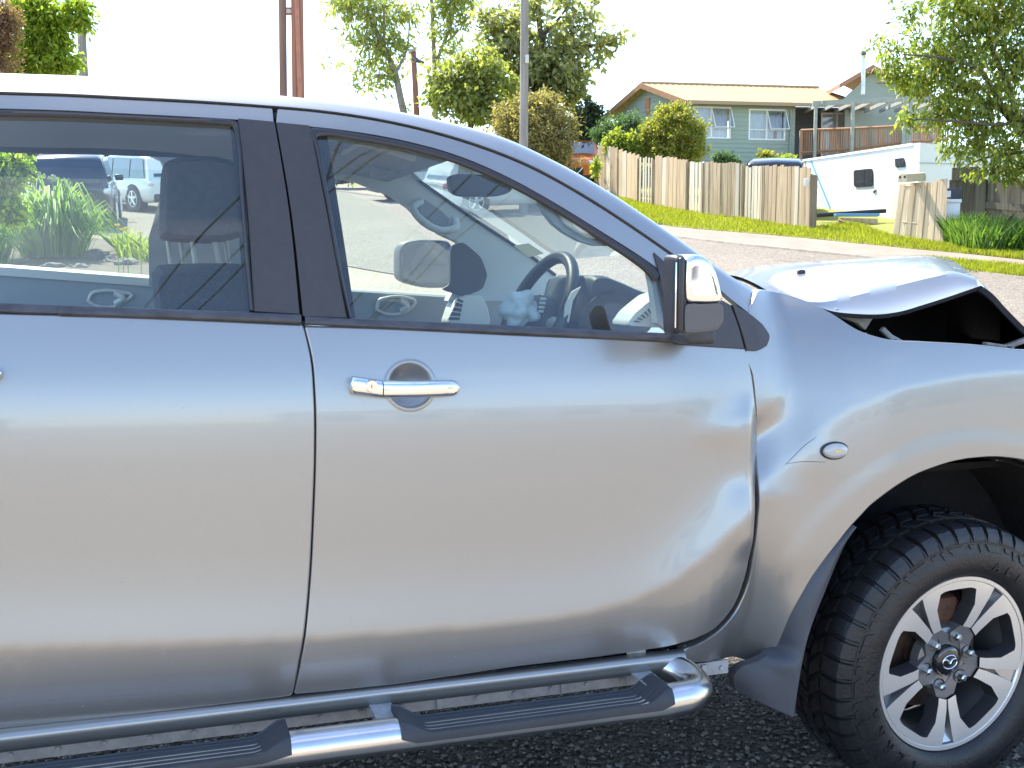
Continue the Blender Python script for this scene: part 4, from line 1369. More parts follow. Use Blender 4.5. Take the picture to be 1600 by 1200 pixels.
sl.build('sunlit_sill_strip', pm('sunlit sill white', (0.6, 0.6, 0.58), 0.4), far_rear, smooth=60)
def latch(pts, Y, parent):
    mb = MB()
    o = np.array([onY(x, y, Y) for x, y in pts])
    c = o.mean(0)
    loop = spl(np.vstack([o, o[:1]]), 41)[:-1]
    mb.tube([tuple(p) for p in loop], 0.007, 8, closed=True)
    mb.add([tuple(p + np.array([0, 0.012, 0])) for p in loop], [tuple(range(40))])
    lev = [c + np.array([0.02, -0.006, 0.018]), c + np.array([0.045, -0.012, 0.0]), c + np.array([0.02, -0.006, -0.02])]
    mb.tube([tuple(p) for p in spl(lev, 9)], 0.012, 8)
    return mb.build('latch_handle', SILVERTRIM, parent, smooth=60)
latch([(588, 484), (592, 470), (604, 466), (640, 467), (648, 470), (636, 486), (626, 490), (598, 489)], YF - 0.012, far_front)
latch([(138, 470), (144, 458), (156, 455), (192, 457), (206, 461), (196, 470), (182, 478), (146, 476)], YF - 0.012, far_rear)
# far window glass
FARG = glass_mat('far glass', (0.88, 0.94, 0.90), 0.6, 0.0, 0.06)
for PG in (PG_REAR, PG_FRONT):
    G_ = PG.copy(); G_[..., 1] = 2*YC - G_[..., 1]
    MB().grid(G_, flip=True).build('far_glass', FARG, truck, smooth=180)
# far roof side: lining with the window openings below it, measured at the far inner face
YL = YC + 0.70
def liner(name, pts, Y, dy, mat, parent=truck, r=0.0):
    mb = MB(); polyY(mb, pts, Y, dy)
    return mb.build(name, mat, parent, smooth=30)
LINING = pm('blue grey cabin lining', (0.30, 0.33, 0.36), 0.8, bump=0.08, bscale=200)
liner('side_lining', [(-200, 130), (400, 150), (530, 200), (400, 300), (262, 300), (258, 262), (250, 250), (236, 243), (120, 238), (0, 235), (-200, 230)], YL, 0.05, LINING)
liner('far_pillar', [(236, 243), (250, 250), (256, 264), (254, 290), (250, 310), (232, 372), (233, 445), (470, 455), (498, 300), (500, 262), (400, 235)], YL + 0.05, 0.06, LINING)
# far windscreen pillar with its grab handle
pl = [(500, 205), (560, 222), (620, 250), (660, 288), (740, 344), (832, 404), (880, 440), (830, 470), (700, 470), (716, 440), (730, 398), (716, 378), (690, 366), (662, 346), (640, 324), (610, 304), (560, 284), (500, 272)]
PILLARTRIM = pm('pale blue grey pillar trim', (0.52, 0.55, 0.56), 0.6, bump=0.05, bscale=200)
fp = liner('far_screen_pillar', pl, YC + 0.55, 0.06, PILLARTRIM)
ed = MB(); ed.tube([tuple(onY(x, y, YC + 0.545)) for x, y in [(618, 250), (634, 262), (660, 286), (740, 342), (832, 402), (868, 430)]], 0.006, 8)
ed.build('screen_seal', BLACKTRIM, fp, smooth=60)
def grab(pts, Y, r, mat, parent):
    mb = MB(); mb.tube([tuple(p) for p in spl([onY(x, y, Y + d) for x, y, d in pts], 26)], r, 10)
    return mb.build('grab_handle', mat, parent, smooth=60)
grab([(658, 315, 0.0), (645, 326, -0.04), (656, 342, -0.055), (690, 360, -0.055), (712, 356, -0.04), (712, 344, 0.0)], YC + 0.54, 0.013, PILLARTRIM, fp)
hp = MB(); polyY(hp, [(655, 318), (664, 312), (688, 328), (702, 342), (700, 352), (688, 354), (656, 332)], YC + 0.545, 0.004); hp.build('handle_hollow', TRIMGREY, fp)
# near windscreen pillar trim seen from outside
YN = D0 + 0.20
npil = [(838, 296), (846, 318), (852, 332), (866, 350), (884, 364), (908, 377), (932, 384), (956, 384), (976, 382), (992, 390), (1012, 408), (1020, 450), (1027, 505), (1060, 528), (1062, 440), (1000, 390), (930, 345), (860, 300), (800, 268), (720, 230), (640, 206), (560, 192), (500, 188), (500, 218), (600, 226), (700, 246), (760, 262), (800, 276)]
nv_ = [(x, float(BY(x, z)) + 0.045, z) for x, z in qs(npil, 0.045)]
np_ = MB().prism(nv_, (0, 0.03, 0)).build('screen_pillar_trim', LINING, truck, smooth=30)
grab([(878, 326, 0.0), (884, 344, -0.035), (904, 358, -0.05), (926, 368, -0.05), (940, 364, -0.04), (940, 356, 0.0)], YN - 0.006, 0.0095, pm('pale grab handle', (0.5, 0.52, 0.50), 0.5), np_)
hp = MB(); polyY(hp, [(876, 324), (884, 326), (942, 356), (940, 366), (926, 364), (888, 344)], YN - 0.003, 0.003); hp.build('handle_hollow', SILVERTRIM, np_)
# headliner front, sun visors and overhead console
ov = MB()
polyY(ov, [(496, 204), (700, 246), (660, 258), (632, 262), (560, 262), (506, 262)], YC + 0.30, 0.30)
ov.build('roof_header', HEADLINER, truck, smooth=30)
vs = MB()
vs.bbox(onY(590, 244, YC - 0.15), (0.16, 0.30, 0.022), 0.01, Matrix.Rotation(RAD(14), 3, 'Y'))
vs.build('sun_visor', pm('beige visor', (0.50, 0.48, 0.42), 0.8), truck, smooth=40)
oc = MB()
polyY(oc, [(594, 232), (619, 240), (620, 272), (612, 276), (590, 275), (588, 262)], YC - 0.02, 0.10)
oc.build('overhead_console', TRIMGREY, truck, smooth=30)
# rear view mirror
rm = MB()
loft(rm, xzY(rounded([(700, 276), (712, 272), (790, 274), (800, 284), (797, 300), (778, 307), (716, 307), (702, 298)], 0.25), YC), [YC - 0.015, YC - 0.012, YC + 0.02, YC + 0.03], [0.96, 1.0, 1.0, 0.8])
rmo = rm.build('rear_view_mirror', DASHDARK, truck, smooth=40)
st = MB(); st.tube([tuple(onY(760, 275, YC + 0.02)), tuple(onY(800, 252, YC + 0.05))], 0.012, 8); st.build('mirror_stalk', DASHDARK, rmo)
# far side mirror seen through the cabin
YFM = YC + 1.06
fm = MB()
loft(fm, xzY(rounded([(622, 390), (630, 378), (655, 374), (700, 376), (708, 400), (708, 440), (700, 449), (666, 450), (634, 442), (622, 434)], 0.25), YFM), [YFM - 0.02, YFM - 0.015, YFM + 0.08, YFM + 0.11], [0.97, 1, 1, 0.7])
fmo = fm.build('far_mirror', DARKPLASTIC, truck, smooth=40)
fm2 = MB()
loft(fm2, xzY(rounded([(625, 394), (634, 382), (655, 379), (696, 381), (702, 400), (702, 440), (696, 445), (666, 446), (636, 438), (626, 432)], 0.25), YFM), [YFM - 0.026, YFM - 0.024, YFM - 0.019], [0.97, 1, 1])
fm2.build('mirror_backing', pm('mirror face with painted dim reflection', (0.05, 0.055, 0.065), 0.12, coat=1.0), fmo, smooth=40)  # dark colour stands in for the dim cabin this mirror reflects
fsail = MB(); polyY(fsail, rounded([(704, 384), (724, 378), (752, 402), (762, 430), (754, 452), (724, 464), (690, 452), (704, 444)], 0.25), YC + 0.53, 0.015); fsail.build('mirror_foot', DARKPLASTIC, fmo)
# dashboard
def Q(x, y, Y): return onY(x, y, Y)
dash = MB()
dprof = spl([(1.30, 0.85), (1.02, 0.88), (0.99, 1.00), (1.00, 1.10), (1.04, 1.165), (1.10, 1.20), (1.24, 1.225), (1.45, 1.235), (1.62, 1.235)], 30)
sh = onY(955, 446, YC - 0.42)
rows = []
for y in np.linspace(D0 + 0.12, YC + 0.74, 40):
    rows.append([(x + 0.20 - 0.04*((y-YC)/0.7)**2, y, z + 0.015) for x, z in dprof])
dash.grid(rows)
dasho = dash.build('dashboard', DASHDARK, truck, smooth=50)
dt = MB()  # paler top sheet stands in for sun falling on the dash
rows = []
for y in np.linspace(D0 + 0.14, YC + 0.72, 30):
    rows.append([(x + 0.20, y, z + 0.02) for x, z in ((1.10, 1.195), (1.24, 1.226), (1.45, 1.238), (1.62, 1.238))])
dt.grid(rows); dt.build('dash_top', pm('sunlit grey green dash top', (0.34, 0.38, 0.37), 0.6, bump=0.08, bscale=250), dasho, smooth=60)
# instrument hood
ih = MB()
loft(ih, xzY([(888, 442), (893, 432), (908, 430), (930, 437), (958, 449), (985, 462), (985, 506), (882, 506), (882, 470)], YC - 0.42), [YC - 0.58, YC - 0.56, YC - 0.30, YC - 0.22], [0.92, 1, 1, 0.9])
ih.build('instrument_hood', DASHDARK, dasho, smooth=40)
cl_ = MB(); polyY(cl_, [(880, 500), (884, 476), (894, 456), (908, 448), (895, 470), (889, 504)], YC - 0.60, 0.008); cl_.build('cluster_trim', SILVERTRIM, dasho)
ns = MB(); polyY(ns, [(905, 498), (916, 478), (934, 462), (960, 456), (990, 462), (1004, 474), (1000, 510), (905, 510)], YC - 0.60, 0.01); ns.build('instrument_face', BLACKTRIM, dasho)
# vents with pale surrounds
def vent(shell_px, slot_px, Y, n):
    mb = MB()
    loft(mb, xzY(rounded(shell_px, 0.22), Y), [Y - 0.012, Y, Y + 0.08], [0.93, 1, 1.02])
    v = mb.build('air_vent', pm('pale vent surround', (0.70, 0.70, 0.67), 0.45), dasho, smooth=40)
    sb = MB(); polyY(sb, slot_px, Y - 0.014, 0.003); sb.build('vent_slot', BLACKTRIM, v)
    a = np.array(slot_px, float)
    for k in range(n):
        t = (k + 0.7)/(n + 0.4)
        p0 = a[0]*(1-t) + a[3]*t; p1 = a[1]*(1-t) + a[2]*t
        lb = MB(); lb.tube([tuple(onY(*p0, Y - 0.017)), tuple(onY(*p1, Y - 0.017))], 0.0025, 6); lb.build('vent_louvre', SILVERTRIM, v)
vent([(974, 510), (986, 490), (1002, 476), (1020, 462), (1042, 456), (1048, 480), (1050, 512)], [(1014, 482), (1019, 490), (998, 504), (990, 503)], D0 + 0.17, 4)
vent([(698, 510), (704, 486), (712, 468), (730, 460), (752, 462), (762, 480), (766, 510)], [(716, 466), (724, 470), (718, 500), (700, 500)], YC + 0.52, 4)
# steering wheel
sc_ = onY(824, 464, YC - 0.40)
ax_n = Vector((-0.90, -0.06, 0.42)).normalized()
e1 = Vector((0, 1, 0)); e1 = (e1 - ax_n*e1.dot(ax_n)).normalized(); e2 = ax_n.cross(e1)
if e2.z < 0: e2 = -e2
swc = Vector(sc_) + Vector((0.02, 0, -0.06))
SWR = 0.185
swm = MB(); swm.tube([swc + (e1*math.cos(t) + e2*math.sin(t))*SWR for t in np.linspace(0, 2*math.pi, 49)[:-1]], 0.0175, 12, closed=True)
swo = swm.build('steering_wheel', pm('black leather rim', (0.028, 0.03, 0.036), 0.42, bump=0.1, bscale=200), truck, smooth=60)
sp3 = MB()
for a in (0, 180, 270):
    d = e1*math.cos(RAD(a)) + e2*math.sin(RAD(a))
    sp3.tube([swc + d*0.04 + ax_n*-0.03, swc + d*(SWR-0.01)], [0.022, 0.015], 8)
sp3.build('wheel_spoke', SILVERTRIM, swo, smooth=60)
hb = MB(); hb.ball(swc - ax_n*0.02, (0.07, 0.085, 0.075), 16, 10); hb.build('wheel_hub', DASHDARK, swo, smooth=60)
scol = MB(); scol.tube([swc - ax_n*0.05, swc - ax_n*0.30], 0.05, 14); scol.build('steering_column', DASHDARK, swo, smooth=60)
for k in range(4):
    bt = MB(); p = onY(849 - k*1.5, 467 + k*6.5, YC - 0.50); bt.bbox(p, (0.016, 0.012, 0.007), 0.002); bt.build('wheel_button', SILVERTRIM, swo)
# rag stuffed in the wheel
from mathutils import noise
rg_ = MB()
cR = Vector(onY(812, 484, YC - 0.50))
rows = []
for i in range(26):
    row = []
    for j in range(20):
        th, ph = 2*math.pi*i/26, math.pi*j/19
        d = Vector((math.sin(ph)*math.cos(th), math.sin(ph)*math.sin(th), math.cos(ph)))
        n_ = noise.noise(d*1.7 + Vector((3, 1, 7)))*0.55 + noise.noise(d*4.0)*0.14
        row.append(cR + Vector((d.x*0.050, d.y*0.05, d.z*0.046))*(1 + n_))
    rows.append(row)
rg_.grid(np.array(rows), cu=True)
rag = rg_.build('cloth', pm('pale blue cloth', (0.58, 0.66, 0.71), 0.9, var=0.25, scale=14), None, smooth=180, world=False)
tag(rag, 'crumpled pale blue cloth stuffed into the steering wheel', 'cloth')
# driver's seat: head restraint on steel posts above the backrest
seat = MB()
def cushion(cx, cy, cz, sx, sy, sz, rot=0.0, r=0.06):
    mb = MB(); mb.bbox((cx, cy, cz), (sx, sy, sz), r, Matrix.Rotation(rot, 3, 'Y'), seg=4); return mb
YS = YC - 0.38
hA, hB = onY(238, 262, YS), onY(388, 376, YS)
hz = (hA[2] + hB[2])/2; hx = (hA[0]+hB[0])/2
sb_top = onY(300, 416, YS)
bk_ = MB()
loft(bk_, xzY(rounded([(236, 424), (244, 414), (300, 412), (362, 412), (392, 420), (430, 520), (470, 700), (300, 700), (246, 520)], 0.2), YS), [YS - 0.25, YS - 0.22, YS + 0.22, YS + 0.25], [0.92, 1, 1, 0.92])
so = bk_.build('driver_seat', SEATCLOTH, truck, smooth=40)
hd = MB()
loft(hd, xzY(rounded([(252, 262), (276, 252), (330, 250), (372, 262), (386, 300), (388, 350), (376, 372), (330, 380), (262, 376), (248, 372), (250, 318)], 0.3), YS), [YS - 0.14, YS - 0.11, YS + 0.11, YS + 0.14], [0.86, 1, 1, 0.86])
hd.build('head_restraint', SEATCLOTH, so, smooth=40)
POSTM = pm('dull post steel', (0.35, 0.36, 0.37), 0.45, 0.4)
for (xa, xb, dy) in ((300, 306, -0.07), (334, 344, -0.075), (262, 268, 0.07), (282, 288, 0.1), (352, 358, 0.05)):
    pp = MB(); pp.tube([tuple(onY(xa, 372, YS + dy)), tuple(onY(xb, 420, YS + dy))], 0.006, 8); pp.build('restraint_post', POSTM, so, smooth=60)
# the rear bench and the far front seat
rb = MB(); rb.bbox((-0.75, YC, 0.85), (0.18, 1.3, 0.55), 0.07, seg=3); rb.build('rear_bench', SEATCLOTH, truck, smooth=40)
ff = MB(); ff.bbox((0.45, YC + 0.36, 0.92), (0.16, 0.48, 0.50), 0.06, Matrix.Rotation(RAD(-14), 3, 'Y'), seg=3)
ff.bbox((0.42, YC + 0.36, 1.30), (0.11, 0.26, 0.20), 0.05, seg=3)
ff.build('passenger_seat', SEATCLOTH, truck, smooth=40)
fl0 = MB(); fl0.box((0.3, YC, 0.55), (2.6, 1.6, 0.03)); fl0.build('cabin_floor', BLACKVOID, truck)
# registration labels on the windscreen
lb = MB(); lb.add([tuple(onY(x, y, YC + 0.25)) for x, y in [(802, 384), (826, 380), (850, 396), (826, 402)]], [(0, 1, 2, 3)])
lb.build('screen_label', pm('pale yellow label', (0.62, 0.58, 0.40), 0.7), windscreen)
# ================================================================== STREET
def cam_pt(R_, D_, z): return Rv*R_ + F0*D_ + UP*z          # metres right of, ahead of and above the camera's foot
def on_ground_poly(px, lift, step=0.6):
    """area outlined in the photograph, laid on the bank"""
    P_ = np.array([onG(x, y) for x, y in px])
    return P_
def strip_on_ground(name, a_px, b_px, mat, lift, n=60, m=10, world_pts=False):
    A_ = spl(a_px if world_pts else [onG(x, y) for x, y in a_px], n)
    B_ = spl(b_px if world_pts else [onG(x, y) for x, y in b_px], n)
    v = np.linspace(0, 1, m)[None, :, None]
    G_ = A_[:, None]*(1-v) + B_[:, None]*v
    G_[..., 2] = ground_z(G_[..., 0], G_[..., 1]) + lift
    return tag(MB().grid(G_).build(name, mat, None, smooth=180, world=False), kind='structure')
ROADM = chip_mat('grey chip seal road', (0.135, 0.115, 0.092), (0.265, 0.23, 0.185), 38, 0.5, (0.85, 1.1), 0.2)
PATHM = pm('pinkish concrete path', (0.235, 0.185, 0.145), 0.9, var=0.2, scale=1.6, bump=0.25, bscale=30, detail=9)
GRASSG = pm('mown grass ground', (0.15, 0.17, 0.022), 0.95, c2=(0.24, 0.24, 0.035), scale=3.0, bump=0.4, bscale=30)
SOIL = pm('dry garden soil', (0.17, 0.135, 0.10), 0.95, c2=(0.09, 0.07, 0.05), scale=4, bump=0.8, bscale=18)
# flat dark asphalt under and in front of the truck, up to the rise
xs = np.linspace(-14, 16, 40); ys = np.linspace(2.0, 7.0, 20)
X, Y = np.meshgrid(xs, ys, indexing='ij')
edge = 0.25*np.sin(X*1.7) + 0.15*np.sin(X*4.1+1)
Y = Y + edge*(np.abs(Y - 2.0) < 0.01) 
tag(MB().grid(np.stack([X, Y, ground_z(X, Y) - 0.004], -1)).build('asphalt_pad', ASPHALT, None, smooth=180, world=False), kind='structure')
kerb_px = [(100, 252), (300, 272), (540, 300), (800, 336), (1000, 364), (1100, 377), (1240, 392), (1330, 401), (1420, 411), (1500, 424), (1600, 437), (1800, 462)]
near_px = [(100, 360), (300, 382), (480, 405), (640, 432), (800, 452), (1000, 480), (1100, 494), (1240, 512), (1330, 524), (1420, 538), (1500, 550), (1600, 565), (1800, 595)]
strip_on_ground('road', kerb_px, near_px[:12] + [near_px[-1]], ROADM, 0.004, m=20)
path_top = [(100, 241), (300, 259), (540, 288), (800, 320), (1000, 345), (1060, 356), (1140, 362.5), (1250, 372), (1340, 381), (1440, 391), (1540, 400), (1600, 407), (1800, 428)]
strip_on_ground('footpath', path_top, [(x, y - 1.5) for x, y in kerb_px], PATHM, 0.012)
# kerb stones: a low step along the gutter
K = spl([onG(x, y) for x, y in kerb_px], 90)
tan_ = np.gradient(K, axis=0); tan_ /= np.linalg.norm(tan_, axis=1, keepdims=True)
side = np.stack([-tan_[:, 1], tan_[:, 0], 0*tan_[:, 0]], 1)
if (side[45] @ F0) < 0: side = -side
kr = []
for i in range(90):
    o, s_ = K[i], side[i]
    g = float(ground_z(o[0], o[1]))
    b = lambda w, h: (o[0]+s_[0]*w, o[1]+s_[1]*w, g + h)
    kr.append([b(-0.02, 0.0), b(0.0, 0.035), b(0.03, 0.042), b(0.16, 0.042), b(0.20, 0.010)])
tag(MB().grid(kr).build('kerb', pm('worn kerb concrete', (0.22, 0.185, 0.15), 0.9, var=0.3, scale=5, bump=0.3, bscale=25), None, smooth=40, world=False), kind='structure')
crk = MB()
r_ = np.random.default_rng(12)
for i0 in range(20, 70, 2):                              # broken joint and grit along the gutter
    rows_ = []
    for i in range(i0, i0 + 3):
        o, s_ = K[i], side[i]
        a = r_.uniform(-0.10, -0.03); w_ = r_.uniform(0.01, 0.05)
        rows_.append([o + s_*(a - w_) , o + s_*(a + w_)])
    rows_ = np.array(rows_); rows_[..., 2] = ground_z(rows_[..., 0], rows_[..., 1]) + 0.009
    crk.grid(rows_)
for k in range(5):                                       # wandering cracks in the road
    x0, y0 = r_.uniform(1080, 1300), r_.uniform(398, 430)
    P_ = []
    for t in range(9):
        P_.append(onG(x0 + t*r_.uniform(14, 26), y0 + t*1.6 + r_.uniform(-1.5, 1.5)))
    P_ = np.array(P_); w_ = 0.014
    G_ = np.stack([P_ - F0*w_, P_ + F0*w_], 1); G_[..., 2] = ground_z(G_[..., 0], G_[..., 1]) + 0.009
    crk.grid(G_)
tag(crk.build('road_cracks', pm('crack grit', (0.06, 0.052, 0.042), 0.95), None, world=False), kind='stuff')
yard_back = [cam_pt(r, d, 0) for r, d in [(-30, 70), (-10, 66), (0, 62), (10, 58), (16, 50), (24, 44), (30, 40)]]
strip_on_ground('grass_bank', [tuple(p) for p in yard_back], [tuple(onG(x, y)) for x, y in path_top], GRASSG, 0.018, world_pts=True, n=70, m=30)
strip_on_ground('grass_verge', [(1424, 410), (1448, 407), (1500, 411), (1600, 419), (1760, 434)], [(1420, 411.5), (1450, 414), (1500, 422), (1600, 434.5), (1760, 455)], GRASSG, 0.022, n=40, m=6)
garden_px_t = [(-120, 330), (0, 352), (120, 372), (250, 382), (300, 392)]
garden_px_b = [(-120, 425), (0, 440), (120, 452), (250, 455), (300, 448)]
strip_on_ground('garden_bed', garden_px_t, garden_px_b, SOIL, 0.03, n=40, m=14)

# ---- blades of grass, loose stones: real geometry joined into one piece each
def fast_mesh(name, V, F, mats, kind=None, parent=None, smooth=False):
    """V (n, 3), F (m, k) arrays"""
    me = bpy.data.meshes.new(name)
    V = np.asarray(V, np.float32); F = np.asarray(F, np.int32)
    me.vertices.add(len(V)); me.vertices.foreach_set('co', V.ravel())
    k = F.shape[1]
    me.loops.add(F.size); me.loops.foreach_set('vertex_index', F.ravel())
    me.polygons.add(len(F)); me.polygons.foreach_set('loop_start', np.arange(0, F.size, k, dtype=np.int32))
    me.polygons.foreach_set('loop_total', np.full(len(F), k, np.int32))
    me.materials.append(mats)
    me.update(calc_edges=True)
    if smooth: me.shade_smooth()
    o = link_mesh(name, me, parent)
    if kind: tag(o, kind=kind)
    return o
def blades(pts, h, w, lean=0.35, hv=0.5):
    n = len(pts)
    a = rng.uniform(0, 2*np.pi, n)
    H = h*(1 - hv + 2*hv*rng.random(n))
    L = lean*H*rng.uniform(0.2, 1.6, n)
    la = rng.uniform(0, 2*np.pi, n)
    d = np.stack([np.cos(a), np.sin(a), 0*a], 1)*(w/2)
    l = np.stack([np.cos(la)*L, np.sin(la)*L, H], 1)
    mid = pts + l*np.array([0.35, 0.35, 0.6])
    V = np.stack([pts - d, pts + d, mid + d*0.8, pts + l, mid - d*0.8], 1)
    F = (np.arange(n)[:, None]*5 + np.array([0, 1, 2, 3, 4])[None]).astype(np.int32)
    return V.reshape(-1, 3), F
def scatter_strip(a_px, b_px, n, world_pts=False, bias=1.0):
    A_ = spl(a_px if world_pts else [onG(x, y) for x, y in a_px], 200)
    B_ = spl(b_px if world_pts else [onG(x, y) for x, y in b_px], 200)
    i = rng.integers(0, 199, n); f_ = rng.random(n)[:, None]; v = (rng.random(n)**bias)[:, None]
    a = A_[i]*(1-f_) + A_[i+1]*f_; b = B_[i]*(1-f_) + B_[i+1]*f_
    p = a*(1-v) + b*v
    p[:, 2] = ground_z(p[:, 0], p[:, 1]) + 0.015
    return p
LAWN = leaf_mat('lawn blades', (0.17, 0.20, 0.018), (0.27, 0.28, 0.025), (0.36, 0.34, 0.06), 0.45)
fence_base_px = [(934, 303), (975, 311), (999, 317.5), (1020, 322), (1072, 331.5), (1100, 336.5), (1160, 343), (1192, 348), (1266, 358)]
p1 = scatter_strip(fence_base_px + [(1320, 350), (1400, 372), (1480, 385), (1600, 398)], [(930, 330), (985, 343), (1040, 353), (1100, 360), (1180, 366), (1250, 372.5), (1340, 381.5), (1440, 391.5), (1540, 400.5), (1600, 407.5)], 26000)
p2 = scatter_strip([(1424, 409.5), (1448, 407), (1500, 411), (1600, 419), (1760, 434)], [(1422, 412.5), (1450, 415.5), (1500, 424), (1600, 436.5), (1760, 457)], 9000)
V1, F1 = blades(np.vstack([p1, p2]), 0.075, 0.014)
fast_mesh('lawn_grass', V1, F1, LAWN, 'stuff')
# crushed chip lying on the dark asphalt round the truck
def stones(pts, r, name, mat):
    n = len(pts)
    base = np.array([[1, 0, 0], [-1, 0, 0], [0, 1, 0], [0, -1, 0], [0, 0, 1], [0, 0, -1]], float)
    tri = np.array([[0, 2, 4], [2, 1, 4], [1, 3, 4], [3, 0, 4], [2, 0, 5], [1, 2, 5], [3, 1, 5], [0, 3, 5]])
    S = r*rng.uniform(0.5, 1.3, (n, 1, 1))*rng.uniform(0.6, 1.2, (n, 1, 3))*np.array([1, 1, 0.6])
    V = base[None]*S + rng.normal(0, 0.22, (n, 6, 3))*r
    a = rng.uniform(0, 6.28, n); c, s_ = np.cos(a), np.sin(a)
    x = V[..., 0]*c[:, None] - V[..., 1]*s_[:, None]; y = V[..., 0]*s_[:, None] + V[..., 1]*c[:, None]
    V = np.stack([x, y, V[..., 2]], -1) + pts[:, None]
    F = (np.arange(n)[:, None, None]*6 + tri[None]).reshape(-1, 3)
    return fast_mesh(name, V.reshape(-1, 3), F, mat, 'stuff')
n = 30000
px_ = rng.uniform(-0.6, 2.9, n); py_ = 2.2 + 4.0*rng.random(n)**1.3
keep = rng.random(n) < np.clip(0.25 + 0.9*(np.sin(px_*3.1 + py_*2.3)*0.5+0.5)*(np.sin(px_*7-py_*4)*0.5+0.5) + 0.5*(py_ > 2.75), 0, 1)
pts = np.stack([px_, py_, np.full(n, 0.0)], 1)[keep]
STONEM = pm('chip stones', (0.17, 0.155, 0.135), 0.85, island=0.7)
stones(pts, 0.0085, 'loose_chip', STONEM)

# ================================================================== PALING FENCE
WOODS = wood_mat('weathered paling timber', (0.26, 0.18, 0.105), (0.48, 0.37, 0.235), vary=0.22)
WOODL = wood_mat('pale new paling timber', (0.42, 0.36, 0.26), (0.56, 0.50, 0.39), vary=0.15)
WOODG = wood_mat('grey aged timber', (0.075, 0.065, 0.052), (0.17, 0.15, 0.125), vary=0.2)
WOODP = wood_mat('pale sunbleached timber', (0.32, 0.235, 0.145), (0.52, 0.42, 0.29), vary=0.24)
FB = np.array(fence_base_px)
def fence_point(px):
    y = np.interp(px, FB[:, 0], FB[:, 1])
    return onG(px, y)
fence = empty('paling_fence', tuple(fence_point(1100)))
tag(fence, 'long weathered paling fence stepping down the grass bank below the green house', 'fence')
SECT = [(934, 965, 226, 232, 's'), (965.5, 998, 233, 244, 's'), (999, 1021, 245, 247, 'g'), (1022, 1073.5, 243, 250, 's'), (1076, 1100, 253, 252, 'l'), (1101, 1160, 252, 255.5, 's'), (1163, 1193, 261, 260, 'l'), (1194, 1264, 258, 261, 's')]
def top_z(px, py, base):
    d = base @ F0
    return onD(px, py, d)[2]
def board(base0, base1, z0, z1, th, out, skew=0.0, n_hint=None):
    """upright board between two foot points, th thick towards 'out'"""
    mb = MB()
    a, b = Vector(base0), Vector(base1)
    o = Vector(out)*th
    h0, h1 = z0, z1
    sk = Vector((b - a).normalized())*skew
    vs = [Vector((a.x, a.y, h0)), Vector((b.x, b.y, h0)), Vector((b.x, b.y, h1)) + sk, Vector((a.x, a.y, h1)) + sk]
    c = 0.006
    mb.add([*vs, *[v + o for v in vs]], [(3, 2, 1, 0), (4, 5, 6, 7), (0, 1, 5, 4), (1, 2, 6, 5), (2, 3, 7, 6), (3, 0, 4, 7)])
    return mb
for (x0, x1, t0, t1, k) in SECT:
    wpx = {'s': 5.6, 'l': 3.6, 'g': 2.2}[k]
    gap = {'s': 0.35, 'l': 1.3, 'g': 2.4}[k]
    cnt = max(2, int(round((x1 - x0)/(wpx + gap))))
    for i in range(cnt):
        a = x0 + (x1-x0)*i/cnt; b = a + (x1-x0)/cnt - gap
        p0, p1 = fence_point(a), fence_point(b)
        tt = t0 + (t1-t0)*(i+0.5)/cnt
        dirv = (p1 - p0); dirv[2] = 0; dirv /= np.linalg.norm(dirv)
        nrm = np.array([-dirv[1], dirv[0], 0])
        if nrm @ (CAM - p0) < 0: nrm = -nrm
        j = random.uniform(-0.012, 0.012)
        z0 = min(p0[2], p1[2]) + 0.02 + random.uniform(-0.02, 0.05)
        z1 = top_z((a+b)/2, tt, (p0+p1)/2) + random.uniform(-0.025, 0.025)
        board(p0 + nrm*j, p1 + nrm*j, z0, z1, 0.018, -nrm, random.uniform(-0.012, 0.012)).build('paling', WOODL if k != 's' or random.random() < 0.13 else WOODS, fence)
for hgt in (0.30, 1.15):
    rl_ = MB()
    P_ = []
    for x in np.linspace(936, 1262, 60):
        p = fence_point(x); P_.append(p)
    P_ = np.array(P_); d_ = np.gradient(P_, axis=0); d_ /= np.linalg.norm(d_, axis=1, keepdims=True)
    nr = np.stack([-d_[:, 1], d_[:, 0], 0*d_[:, 0]], 1); nr *= np.sign((CAM - P_)[:, :2] @ np.array([1, 0]) * 0 + np.einsum('ij,ij->i', nr, CAM - P_))[:, None]
    back = P_ - nr*0.055
    rows = []
    for p in back:
        rows.append([(p[0], p[1], p[2]+hgt), (p[0], p[1], p[2]+hgt+0.09), (p[0]-nr[0][0]*0.04, p[1]-nr[0][1]*0.04, p[2]+hgt+0.09), (p[0]-nr[0][0]*0.04, p[1]-nr[0][1]*0.04, p[2]+hgt)])
    rl_.grid(rows, cv=True); rl_.build('fence_rail', WOODP, fence)
for x in (935, 966, 998, 1021, 1074, 1100, 1161, 1193):
    p = fence_point(x) ; p = p + F0*0.12
    pb = MB(); pb.box(p + np.array([0, 0, 0.68]), (0.10, 0.10, 1.40), Matrix.Rotation(-YAW, 3, 'Z')); pb.build('fence_post', WOODS, fence)
p = onG(1268, 360)
z1 = top_z(1268, 278, p)
pb = MB(); pb.bbox(p + np.array([0, 0, (z1-p[2])/2]), (0.17, 0.17, z1 - p[2] + 0.1), 0.008, Matrix.Rotation(-YAW, 3, 'Z')); pb.build('gate_post', wood_mat('dark square post', (0.16, 0.12, 0.085), (0.28, 0.22, 0.155), vary=0.1), fence)
p2 = onD(1259.5, 285, p @ F0 - 0.03)
pb = MB(); pb.bbox(p2, (0.10, 0.03, 0.18), 0.01, Matrix.Rotation(-YAW, 3, 'Z')); o = pb.build('meter_box', pm('white plastic', (0.75, 0.75, 0.73), 0.5), fence, smooth=40)

